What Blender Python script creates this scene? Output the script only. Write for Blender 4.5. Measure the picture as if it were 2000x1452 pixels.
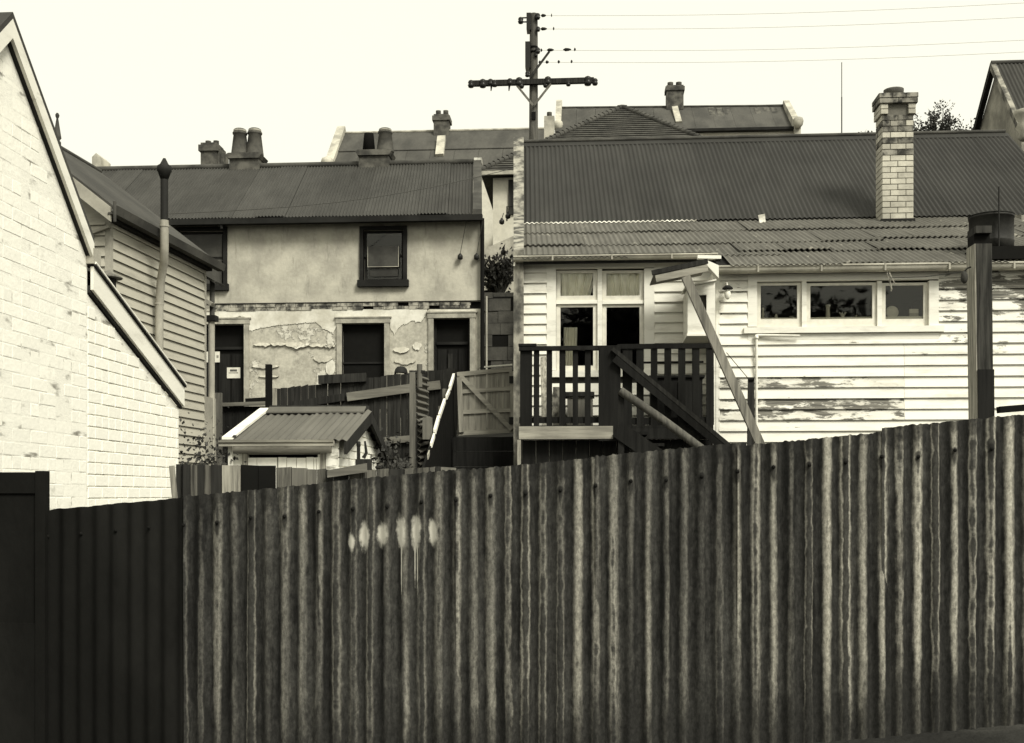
import bpy, math, random
from math import sin, cos, pi, radians, floor, sqrt, atan, atan2
from mathutils import Vector, Matrix, noise as mnoise

for o in list(bpy.data.objects):
    bpy.data.objects.remove(o)
SC = bpy.context.scene
COL = SC.collection
rnd = random.Random(7)

# ------------------------------------------------------------------ camera
FPX, HOR, CXP = 2200.0, 968.0, 1000.0       # focal length, horizon row, centre column of the 2000 px wide photo
YAW = atan(150.0 / FPX)
CAMZ = 1.5
cam = bpy.data.cameras.new('camera')
cam.sensor_fit = 'HORIZONTAL'
cam.sensor_width = 36.0
cam.lens = 36.0 * FPX / 2000.0
cam.shift_y = (HOR - 726.0) / 2000.0
cam.clip_start = 0.1
cam.clip_end = 2000
camo = bpy.data.objects.new('camera', cam)
COL.objects.link(camo)
camo.location = (0, 0, CAMZ)
camo.rotation_euler = (radians(90), 0, YAW)
SC.camera = camo
SC.render.resolution_x = 1024
SC.render.resolution_y = 743

# ------------------------------------------------------------------ sky, sun, exposure
SUN_EL, SUN_AZ = 45.0, 140.0                 # azimuth measured clockwise from +Y (view direction)
world = bpy.data.worlds.new('World')
SC.world = world
world.use_nodes = True
wn = world.node_tree.nodes
wl = world.node_tree.links
wn.clear()
sky = wn.new('ShaderNodeTexSky')
sky.sky_type = 'NISHITA'
sky.sun_disc = False
sky.sun_elevation = radians(SUN_EL)
sky.sun_rotation = radians(SUN_AZ)
sky.air_density = 1.0
sky.dust_density = 6.0
bw = wn.new('ShaderNodeRGBToBW')
mixc = wn.new('ShaderNodeMix')
mixc.data_type = 'RGBA'
mixc.inputs['Factor'].default_value = 0.88
SKYV = 4.0
mixc.inputs['B'].default_value = (SKYV, SKYV, SKYV, 1)
tint = wn.new('ShaderNodeMix')
tint.data_type = 'RGBA'
tint.blend_type = 'MULTIPLY'
tint.inputs['Factor'].default_value = 1.0
tint.inputs['B'].default_value = (1.0, 0.983, 0.835, 1)
bg = wn.new('ShaderNodeBackground')
bg.inputs['Strength'].default_value = 0.1
wo = wn.new('ShaderNodeOutputWorld')
wl.new(sky.outputs['Color'], bw.inputs['Color'])
wl.new(bw.outputs['Val'], mixc.inputs['A'])
wl.new(mixc.outputs['Result'], tint.inputs['A'])
wl.new(tint.outputs['Result'], bg.inputs['Color'])
wl.new(bg.outputs['Background'], wo.inputs['Surface'])

sd = bpy.data.lights.new('sun', 'SUN')
sd.energy = 1.5
sd.angle = radians(20)
sd.color = (1.0, 0.968, 0.86)
so = bpy.data.objects.new('sun', sd)
COL.objects.link(so)
so.location = (6, -12, 18)
_az, _el = radians(SUN_AZ), radians(SUN_EL)
sdir = Vector((sin(_az) * cos(_el), cos(_az) * cos(_el), sin(_el)))
so.rotation_euler = sdir.to_track_quat('Z', 'Y').to_euler()

vs = SC.view_settings
vs.view_transform = 'Standard'
vs.look = 'None'
vs.exposure = 1.5
vs.gamma = 1.0
vs.use_curve_mapping = False
SC.render.film_transparent = False


# ------------------------------------------------------------------ measuring helpers
def ray(px, py):
    u = (px - CXP) / FPX
    v = (HOR - py) / FPX
    return (-sin(YAW) + u * cos(YAW), cos(YAW) + u * sin(YAW), v)


class Frame:
    """a building's own axes: origin and turn about z"""

    def __init__(s, ox=0.0, oy=0.0, ang=0.0):
        s.ox, s.oy, s.c, s.s, s.ang = ox, oy, cos(ang), sin(ang), ang

    def w(s, p):
        return (s.ox + p[0] * s.c - p[1] * s.s, s.oy + p[0] * s.s + p[1] * s.c, p[2])

    def _loc(s, px, py):
        d = ray(px, py)
        dl = (d[0] * s.c + d[1] * s.s, -d[0] * s.s + d[1] * s.c, d[2])
        o = (-s.ox * s.c - s.oy * s.s, s.ox * s.s - s.oy * s.c)
        return o, dl

    def Y(s, px, py, y):
        o, d = s._loc(px, py)
        t = (y - o[1]) / d[1]
        return Vector((o[0] + d[0] * t, y, CAMZ + d[2] * t))

    def X(s, px, py, x):
        o, d = s._loc(px, py)
        t = (x - o[0]) / d[0]
        return Vector((x, o[1] + d[1] * t, CAMZ + d[2] * t))

    def rect(s, l, t, r, b, y):
        mx, my = (l + r) / 2, (t + b) / 2
        return s.Y(l, my, y).x, s.Y(r, my, y).x, s.Y(mx, b, y).z, s.Y(mx, t, y).z


W = Frame()


def lerp(a, b, t):
    return a + (b - a) * t


def table(tab, x):
    if x <= tab[0][0]:
        return tab[0][1]
    for (a, va), (b, vb) in zip(tab, tab[1:]):
        if x <= b:
            return lerp(va, vb, (x - a) / (b - a))
    return tab[-1][1]


GT = [(-60, -2.5), (-20, -.4), (0, .30), (4.9, .333), (8, .45), (11, .62), (14, 1.2), (16, 2.0), (17.5, 2.42), (25, 3.2),
      (40, 4.6), (60, 7.5), (120, 9.0), (900, 9.0)]


def ground_z(x, y):
    k = table([(0, .11), (30, .08), (60, .03), (120, 0)], y)
    return table(GT, y) + k * max(-25, min(25, x))


# ------------------------------------------------------------------ materials
def tone(v):
    g_ = table([(.02, .985), (.12, .957), (.45, .955), (.75, .98)], v)
    b_ = table([(.02, .90), (.12, .82), (.45, .80), (.75, .88)], v)
    return (v, v * g_, v * b_, 1.0)


class NT:
    def __init__(s, name):
        s.m = bpy.data.materials.new(name)
        s.m.use_nodes = True
        s.n = s.m.node_tree.nodes
        s.l = s.m.node_tree.links
        s.b = s.n['Principled BSDF']
        s.b.inputs['Specular IOR Level'].default_value = 0.12

    def new(s, t, **k):
        n = s.n.new(t)
        for a, b in k.items():
            setattr(n, a, b)
        return n

    def put(s, sock, v):
        if isinstance(v, (int, float)):
            sock.default_value = v
        elif isinstance(v, tuple):
            sock.default_value = v
        else:
            s.l.new(v, sock)

    def math(s, op, a, b=0.0, c=0.0, clamp=False):
        n = s.new('ShaderNodeMath', operation=op, use_clamp=clamp)
        s.put(n.inputs[0], a)
        s.put(n.inputs[1], b)
        s.put(n.inputs[2], c)
        return n.outputs[0]

    def step(s, v, lo, hi):
        n = s.new('ShaderNodeMapRange', interpolation_type='SMOOTHSTEP')
        s.put(n.inputs[0], v)
        n.inputs[1].default_value = lo
        n.inputs[2].default_value = hi
        return n.outputs[0]

    def pos(s, scale=(1, 1, 1), objspace=False, shift=True):
        if objspace:
            src = s.new('ShaderNodeTexCoord').outputs['Object']
        else:
            src = s.new('ShaderNodeNewGeometry').outputs['Position']
        mp = s.new('ShaderNodeMapping')
        mp.inputs['Scale'].default_value = scale
        s.l.new(src, mp.inputs['Vector'])
        if objspace and shift:
            oi = s.new('ShaderNodeObjectInfo')
            m = s.math('MULTIPLY', oi.outputs['Random'], 37.0)
            s.l.new(m, mp.inputs['Location'])
        return mp.outputs['Vector']

    def noise(s, scale=(1, 1, 1), sc=1.0, det=4.0, rough=.55, objspace=False):
        n = s.new('ShaderNodeTexNoise')
        n.inputs['Scale'].default_value = sc
        n.inputs['Detail'].default_value = det
        n.inputs['Roughness'].default_value = rough
        s.l.new(s.pos(scale, objspace), n.inputs['Vector'])
        return n.outputs['Fac']

    def mix(s, f, a, b):
        n = s.new('ShaderNodeMix', data_type='RGBA')
        s.put(n.inputs['Factor'], f)
        s.put(n.inputs['A'], a)
        s.put(n.inputs['B'], b)
        return n.outputs['Result']

    def mul(s, col, f):
        n = s.new('ShaderNodeMix', data_type='RGBA', blend_type='MULTIPLY')
        n.inputs['Factor'].default_value = 1.0
        s.put(n.inputs['A'], col)
        s.l.new(f, n.inputs['B'])
        return n.outputs['Result']

    def vary(s, col, amt):
        oi = s.new('ShaderNodeObjectInfo')
        f = s.math('MULTIPLY_ADD', oi.outputs['Random'], amt, 1.0 - amt / 2)
        return s.mul(col, f)

    def bump(s, h, dist=.01, strength=.5):
        n = s.new('ShaderNodeBump')
        n.inputs['Distance'].default_value = dist
        n.inputs['Strength'].default_value = strength
        s.l.new(h, n.inputs['Height'])
        s.l.new(n.outputs['Normal'], s.b.inputs['Normal'])

    def done(s, col, rough=.85, metal=0.0):
        s.put(s.b.inputs['Base Color'], col)
        s.put(s.b.inputs['Roughness'], rough)
        s.b.inputs['Metallic'].default_value = metal
        return s.m


def mottled(name, a, b, scale=(1, 1, 1), sc=3.0, vary=.15, rough=.85, bump=.004, bsc=40.0, lo=.35, hi=.65, spec=None, fine=.25):
    """two tones mixed by a noise, a finer noise over it, each piece a little lighter or darker"""
    t = NT(name)
    n1 = t.noise(scale, sc, 5)
    col = t.mix(t.step(n1, lo, hi), tone(a), tone(b))
    n2 = t.noise(scale, sc * 9, 4, .65)
    f = t.math('MULTIPLY_ADD', n2, fine * 2, 1 - fine)
    col = t.mul(col, f)
    if vary:
        col = t.vary(col, vary)
    n3 = t.noise(scale, bsc, 4, .6)
    t.bump(n3, bump, .6)
    if spec is not None:
        t.b.inputs['Specular IOR Level'].default_value = spec
    return t.done(col, rough)


def plain(name, v, rough=.8, spec=.12):
    t = NT(name)
    t.b.inputs['Specular IOR Level'].default_value = spec
    n = t.noise((1, 1, 1), 12, 4)
    col = t.mul(tone(v), t.math('MULTIPLY_ADD', n, .5, .75))
    return t.done(col, rough)


def painted_boards(name, v, dirt, lo, hi, vary=.06, streak=(3.2, 3.2, 11.0)):
    """white paint that has flaked to grey weathered wood in long patches"""
    t = NT(name)
    n1 = t.noise(streak, 1.0, 8, .70)
    n0 = t.noise((.35, .35, .5), 1.0, 2)
    s = t.math('ADD', n1, t.math('MULTIPLY', t.math('SUBTRACT', n0, .5), .5))
    oi = t.new('ShaderNodeObjectInfo')
    s = t.math('ADD', s, t.math('MULTIPLY', t.math('SUBTRACT', oi.outputs['Random'], .5), .10))
    at = t.new('ShaderNodeAttribute', attribute_type='OBJECT', attribute_name='wear')
    s = t.math('ADD', s, at.outputs['Fac'])
    flake = t.step(s, lo, hi)
    grain = t.noise((2, 2, 90), 1.0, 5, .7)
    wood = t.mix(t.step(grain, .35, .65), tone(dirt * .4), tone(dirt * 1.5))
    soft = t.noise((.8, .8, 1.6), 2.0, 4)
    paint = t.mul(tone(v), t.math('MULTIPLY_ADD', soft, .16, .92))
    grime = t.noise((1.6, 1.6, 7), 1.0, 6, .68)
    paint = t.mix(t.math('MULTIPLY', t.step(t.math('ADD', grime, t.math('MULTIPLY', at.outputs['Fac'], 1.0)), .47, .75), .6), paint, tone(v * .5))
    col = t.mix(flake, paint, wood)
    col = t.vary(col, vary)
    t.bump(t.math('ADD', t.math('MULTIPLY', flake, -1.0), t.math('MULTIPLY', grain, .3)), .003, .5)
    return t.done(col, .65)


def corrugated_paint(name, v, vary=.12, rough=.6, streak=.3, patch=.25, lightspot=0.0):
    t = NT(name)
    n1 = t.noise((6, 1.2, 1.2), 1.0, 5, .6)
    n2 = t.noise((.7, .7, .7), 1.0, 4)
    f = t.math('MULTIPLY_ADD', n1, streak * 2, 1 - streak)
    g = t.math('MULTIPLY_ADD', n2, patch * 2, 1 - patch)
    col = t.mul(t.mul(tone(v), f), g)
    if lightspot:
        n3 = t.noise((4, 2, 2), 1.4, 6, .7)
        col = t.mix(t.step(n3, .60, .74), col, tone(lightspot))
    col = t.vary(col, vary)
    t.bump(t.noise((1, 1, 1), 60, 4), .002, .5)
    return t.done(col, rough)


def timber(name, a, b, vary=.35, vertical=True, rough=.9, sc=1.0):
    t = NT(name)
    s = (22, 22, 1.4) if vertical else (1.4, 22, 22)
    n1 = t.noise(s, sc, 6, .65, objspace=False)
    n2 = t.noise((1.5, 1.5, 1.0), 1.3, 4)
    col = t.mix(t.step(n1, .3, .7), tone(a), tone(b))
    col = t.mul(col, t.math('MULTIPLY_ADD', n2, .7, .65))
    col = t.vary(col, vary)
    t.bump(n1, .004, .7)
    return t.done(col, rough)


M = {}
M['ground'] = mottled('ground_dirt', .018, .05, sc=1.2, vary=0, bump=.03, bsc=18)
M['whitewash_gable'] = None


def whitewash(name, lo, hi, dirtv):
    t = NT(name)
    n1 = t.noise((5, 5, 7), 1.0, 6, .7)
    n2 = t.noise((.7, .7, .8), 1.0, 3)
    s = t.math('ADD', n1, t.math('MULTIPLY', t.math('SUBTRACT', n2, .5), .6))
    d = t.step(s, lo, hi)
    col = t.mix(d, tone(.80), tone(dirtv))
    n3 = t.noise((30, 30, 30), 1.0, 3)
    col = t.mul(col, t.math('MULTIPLY_ADD', n3, .12, .94))
    col = t.vary(col, .07)
    t.bump(t.noise((1, 1, 1), 26, 5, .6), .006, .55)
    return t.done(col, .9)


M['whitewash_gable'] = whitewash('limewash_on_brick_old', .53, .84, .34)
M['whitewash_lean'] = whitewash('limewash_on_brick_clean', .66, .9, .42)
M['lime_mortar'] = mottled('limewashed_mortar', .24, .78, scale=(3, 3, 9), sc=1.3, vary=0, lo=.30, hi=.46)
M['barge_white'] = painted_boards('barge_white_paint', .72, .3, .66, .8)
M['barge_dark'] = mottled('dark_soffit', .022, .035, sc=3, vary=0)  # one dark tone for the strip behind the barge boards
M['cream_board'] = painted_boards('cream_weatherboard_paint', .40, .2, .75, .9, vary=.08)
M['board_edge'] = plain('old_board_underside', .02)
M['cream_trim'] = mottled('cream_trim_paint', .25, .34, sc=2, vary=.08, rough=.6)
M['pipe_pale'] = mottled('pale_pipe_paint', .26, .36, scale=(1, 1, .5), sc=3, vary=0, rough=.6)
M['pipe_black'] = plain('black_iron', .018, .7)
M['slate_grey'] = mottled('grey_painted_roof', .042, .062, sc=1.5, vary=.05)
M['roof_terrace'] = corrugated_paint('terrace_roof_paint', .046, .26, .7, .36, .4)
M['roof_main'] = corrugated_paint('main_roof_dark_paint', .031, .16, .6, .34, .38)
M['roof_lean'] = corrugated_paint('lean_to_rusty_iron', .105, .08, .7, .45, .4, lightspot=.30)
M['roof_far'] = mottled('far_roof_iron', .05, .075, scale=(2, 1, 1), sc=.6, vary=.1)
M['roof_shed'] = corrugated_paint('shed_roof_iron', .105, .1, .75, .35, .35)
M['ridge'] = mottled('ridge_flashing', .04, .075, sc=2, vary=.1)
M['ridge_light'] = mottled('pale_flashing', .3, .75, sc=4, vary=.1)
M['black_trim'] = mottled('black_painted_wood', .011, .019, sc=2, vary=.1)
M['near_black'] = plain('near_black_matt', .009, .9, .05)
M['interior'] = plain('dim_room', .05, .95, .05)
M['white_boards'] = painted_boards('white_weatherboard_paint', .74, .15, .585, .66)
M['white_boards_clean'] = painted_boards('white_weatherboard_clean', .72, .3, .80, .95, vary=.07)
M['white_trim'] = painted_boards('white_trim_paint', .74, .3, .78, .92, vary=.03)
M['sash'] = plain('sash_paint', .62, .5)
M['gutter'] = mottled('gutter_cream_paint', .33, .5, scale=(1, 1, 1), sc=2.5, vary=.08, rough=.5)
M['parapet'] = mottled('parapet_stained_render', .06, .32, scale=(2, 2, 1.2), sc=2.6, vary=0, lo=.36, hi=.66, bump=.012, bsc=14)
M['chimney_brick'] = mottled('pale_painted_brick', .34, .48, sc=3.5, vary=.2, bump=.004)
M['chimney_soot'] = mottled('sooty_brick', .03, .22, sc=8, vary=.6, bump=.004)
M['chimney_mortar'] = plain('grey_mortar', .13, .95)
M['clay'] = mottled('clay_pot', .06, .10, sc=5, vary=.2)
M['clay_pale'] = mottled('clay_pot_rim', .22, .34, sc=5, vary=.1)
M['stack'] = mottled('stack_render', .04, .11, sc=3, vary=.15, bump=.01, bsc=16)
M['stack_pale'] = mottled('stack_pale_render', .22, .4, sc=2, vary=.1)
M['parapet_white'] = mottled('white_parapet', .26, .46, sc=2, vary=.05)
M['tile'] = mottled('terracotta_tile', .045, .075, sc=3, vary=.1)
M['far_wall'] = mottled('far_house_render', .46, .56, sc=.8, vary=0)
M['grey_wall'] = mottled('grey_stone', .028, .075, sc=1.2, vary=.2, bump=.03, bsc=9)
M['timber_dark'] = timber('dark_weathered_timber', .013, .036)
M['timber_black'] = timber('blackened_timber', .007, .015)
M['timber_grey'] = timber('grey_weathered_paling', .02, .13, .6, sc=1.8)
M['timber_grey_h'] = timber('grey_weathered_rail', .06, .14, .2, vertical=False)
M['gate_board'] = timber('silvered_gate_board', .15, .30, .25)
M['gate_ledge'] = timber('silvered_gate_ledge', .19, .33, .15, vertical=False)
M['timber_gate'] = timber('grey_gate_board', .085, .17, .25)
M['timber_gate_h'] = timber('grey_gate_ledge', .11, .19, .15, vertical=False)
M['timber_pale'] = timber('pale_weathered_timber', .13, .40, .2, sc=1.8)
M['timber_pale_h'] = timber('pale_weathered_beam', .16, .34, .2, vertical=False)
M['timber_prop'] = timber('prop_timber', .09, .24, .1, sc=1.1)
M['timber_pole'] = timber('pole_timber', .05, .11, .1, sc=1.2)
M['deck_paint'] = timber('deck_black_paint', .007, .013, .2)
M['brick_shed'] = whitewash('shed_limewash', .62, .85, .3)
M['foliage'] = mottled('leaf_dark', .02, .055, sc=8, vary=.3, rough=.6)
M['foliage_far'] = mottled('leaf_far', .035, .06, sc=6, vary=.3)
M['bark'] = timber('bark', .03, .06)
M['curtain'] = mottled('net_curtain', .8, .88, scale=(16, 1, .6), sc=1.0, vary=.1, rough=.95)
M['paper'] = plain('paper_white', .62, .9)
M['ink'] = plain('ink', .03, .9)
M['ink_soft'] = plain('ink_grey', .16, .9)
M['china'] = plain('china', .5, .35)
M['metal_dull'] = mottled('dull_drum_metal', .018, .034, sc=4, vary=0, rough=.6)
M['skin'] = plain('skin', .36, .6)
M['hair'] = plain('hair', .018, .7)
M['cloth'] = plain('grey_jersey', .12, .95)
M['trousers'] = plain('dark_trousers', .05, .95)
M['porcelain'] = plain('insulator_glaze', .022, .3)
M['wire'] = plain('wire', .05, .6)
M['wire_pale'] = plain('wire_in_sky', .34, .6)
M['black_sheet'] = mottled('tarred_iron', .008, .013, scale=(1, 1, .5), sc=2, vary=.1, rough=.9, spec=.03)
M['bulb'] = plain('bulb_glass', .7, .2)


def glass(name):
    t = NT(name)
    t.n.remove(t.b)
    tr = t.new('ShaderNodeBsdfTransparent')
    tr.inputs['Color'].default_value = (.95, .95, .90, 1)
    gl = t.new('ShaderNodeBsdfGlossy')
    gl.inputs['Roughness'].default_value = .02
    gl.inputs['Color'].default_value = (1, 1, .95, 1)
    fr = t.new('ShaderNodeFresnel')
    fr.inputs['IOR'].default_value = 1.5
    nz = t.noise((1, 1, 1), 1.6, 2)
    bp = t.new('ShaderNodeBump')
    bp.inputs['Distance'].default_value = .01
    bp.inputs['Strength'].default_value = .15
    t.l.new(nz, bp.inputs['Height'])
    t.l.new(bp.outputs['Normal'], gl.inputs['Normal'])
    mx = t.new('ShaderNodeMixShader')
    t.l.new(fr.outputs['Fac'], mx.inputs['Fac'])
    t.l.new(tr.outputs[0], mx.inputs[1])
    t.l.new(gl.outputs[0], mx.inputs[2])
    t.l.new(mx.outputs[0], t.n['Material Output'].inputs['Surface'])
    return t.m


M['glass'] = glass('window_glass')

PITCH = .076


def fence_iron():
    """old corrugated iron: old dark paint with flute shade painted into the valleys, bare zinc on the worn crests, rust running down the crests, six daubs of white paint"""
    t = NT('rusty_corrugated_iron')
    ox = t.new('ShaderNodeSeparateXYZ')
    t.l.new(t.new('ShaderNodeTexCoord').outputs['Object'], ox.inputs[0])
    x = ox.outputs['X']
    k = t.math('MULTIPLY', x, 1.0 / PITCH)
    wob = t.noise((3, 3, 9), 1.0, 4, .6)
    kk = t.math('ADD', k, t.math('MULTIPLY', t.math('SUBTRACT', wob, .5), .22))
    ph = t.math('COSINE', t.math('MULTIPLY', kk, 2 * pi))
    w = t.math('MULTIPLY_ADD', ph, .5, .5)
    cell = t.math('FLOOR', t.math('ADD', k, .5))
    oi = t.new('ShaderNodeObjectInfo')
    wnz = t.new('ShaderNodeTexWhiteNoise', noise_dimensions='2D')
    cmb = t.new('ShaderNodeCombineXYZ')
    t.l.new(cell, cmb.inputs[0])
    t.l.new(t.math('MULTIPLY', oi.outputs['Random'], 91.0), cmb.inputs[1])
    t.l.new(cmb.outputs[0], wnz.inputs['Vector'])
    sepc = t.new('ShaderNodeSeparateColor')
    t.l.new(wnz.outputs['Color'], sepc.inputs[0])
    r1, r2, r3 = sepc.outputs[0], sepc.outputs[1], sepc.outputs[2]
    at = t.new('ShaderNodeAttribute', attribute_type='OBJECT', attribute_name='wear')
    tn = at.outputs['Fac']
    n_fine = t.noise((46, 46, 14), 1.0, 6, .68)
    n_str = t.noise((13, 13, .9), 1.0, 5, .6)
    n_big = t.noise((1.3, 1.3, .8), 1.0, 3, .5)
    n_row = t.noise((5, 5, 17), 1.0, 5, .62)
    n_len = t.noise((17, 17, .55), 1.0, 3, .5)
    n_mid = t.noise((60, 60, 42), 1.0, 4, .6)
    c = lambda v, a: t.math('MULTIPLY', t.math('SUBTRACT', v, .5), a)
    add = lambda *v: v[0] if len(v) == 1 else t.math('ADD', v[0], add(*v[1:]))
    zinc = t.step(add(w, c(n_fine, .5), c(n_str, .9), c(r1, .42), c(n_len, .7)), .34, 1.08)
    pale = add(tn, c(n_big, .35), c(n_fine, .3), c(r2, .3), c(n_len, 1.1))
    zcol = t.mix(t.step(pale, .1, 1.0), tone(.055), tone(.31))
    dark = t.mix(t.step(add(n_str, c(n_fine, .6)), .3, .75), tone(.009), tone(.042))  # valley tone: paint remains, plus the flute shade put into the colour
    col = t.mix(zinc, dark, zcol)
    edge = add(w, c(n_row, .7), c(n_str, 1.1), c(r3, .6), c(n_fine, .45), c(n_len, .9))
    rust = t.step(edge, .94, 1.22)
    rim = t.math('SUBTRACT', t.step(edge, .72, .98), rust, clamp=True)
    col = t.mix(t.math('MULTIPLY', rim, .34), col, t.mix(t.step(pale, .1, 1.0), tone(.12), tone(.36)))
    rcol = t.mix(n_fine, tone(.010), tone(.040))
    col = t.mix(t.math('MULTIPLY', rust, .94), col, rcol)
    gp = t.new('ShaderNodeSeparateXYZ')
    t.l.new(t.new('ShaderNodeNewGeometry').outputs['Position'], gp.inputs[0])
    # foot: an uneven darker band along the ground
    hgt = t.math('SUBTRACT', gp.outputs['Z'], t.math('MULTIPLY_ADD', gp.outputs['X'], .11, .333))
    foot = t.math('SUBTRACT', 1.0, t.step(add(hgt, c(n_str, .5), c(n_fine, .3), c(n_len, .3)), .10, .44))
    col = t.mix(t.math('MULTIPLY', foot, .85), col, tone(.018))
    # rusted, mossy top edge
    topz = t.math('SUBTRACT', t.math('MULTIPLY_ADD', gp.outputs['X'], .0985, FENCE_TOP0), gp.outputs['Z'])
    tope = t.math('SUBTRACT', 1.0, t.step(add(topz, c(n_fine, .10), c(r2, .16), c(n_mid, .06)), -.01, .05))
    col = t.mix(t.math('MULTIPLY', tope, .7), col, tone(.016))
    grain = t.noise((150, 150, 70), 1.0, 3, .7)
    col = t.mul(col, t.math('MULTIPLY_ADD', t.step(grain, .2, .8), .7, .65))
    col = t.mul(col, t.math('MULTIPLY_ADD', t.step(n_mid, .25, .75), .6, .7))
    # rust halo and run under each nail
    k2 = t.math('MULTIPLY', k, .5)
    fx = t.math('MULTIPLY', t.math('SUBTRACT', k2, t.math('ROUND', k2)), 2 * PITCH / .013)
    dzn = t.math('SUBTRACT', topz, .125)
    tail = t.math('DIVIDE', dzn, t.math('MULTIPLY_ADD', t.math('GREATER_THAN', dzn, 0.0), .05, .014))
    dn = t.math('SQRT', t.math('ADD', t.math('MULTIPLY', fx, fx), t.math('MULTIPLY', tail, tail)))
    halo = t.math('SUBTRACT', 1.0, t.step(add(dn, c(n_fine, .8)), .6, 1.2))
    col = t.mix(t.math('MULTIPLY', halo, .8), col, tone(.012))
    # white paint daubs and two runs
    msk = None
    for (px, py, rx, rz) in DAUBS:
        p = W.Y(px, py, 4.9)
        dx = t.math('DIVIDE', t.math('SUBTRACT', gp.outputs['X'], p.x), rx / 455.0)
        dz = t.math('DIVIDE', t.math('SUBTRACT', gp.outputs['Z'], p.z), rz / 455.0)
        d = t.math('SQRT', t.math('ADD', t.math('MULTIPLY', dx, dx), t.math('MULTIPLY', dz, dz)))
        s = t.math('SUBTRACT', 1.0, t.step(add(d, c(n_fine, 1.0), c(n_mid, .7), c(n_row, .5)), .50, 1.15))
        msk = s if msk is None else t.math('MAXIMUM', msk, s)
    col = t.mix(t.math('MULTIPLY', msk, .9), col, t.mix(n_fine, tone(.38), tone(.66)))
    t.bump(add(n_fine, t.math('MULTIPLY', rust, -.4)), .002, .6)
    return t.done(col, .7)


DAUBS = [(686, 1058, 8, 20), (711, 1046, 11, 30), (746, 1043, 13, 26), (783, 1040, 11, 36), (812, 1040, 11, 38), (845, 1040, 10, 27),
         (784, 1095, 1.5, 75), (810, 1090, 1.6, 60), (815, 1100, 1.2, 65)]
_p0, _p1 = W.Y(360, 970, 4.9), W.Y(1990, 813, 4.9)
FENCE_SLOPE = (_p1.z - _p0.z) / (_p1.x - _p0.x)
FENCE_TOP0 = _p0.z - FENCE_SLOPE * _p0.x
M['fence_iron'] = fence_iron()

# ------------------------------------------------------------------ mesh helpers
ROOT = {}


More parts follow.
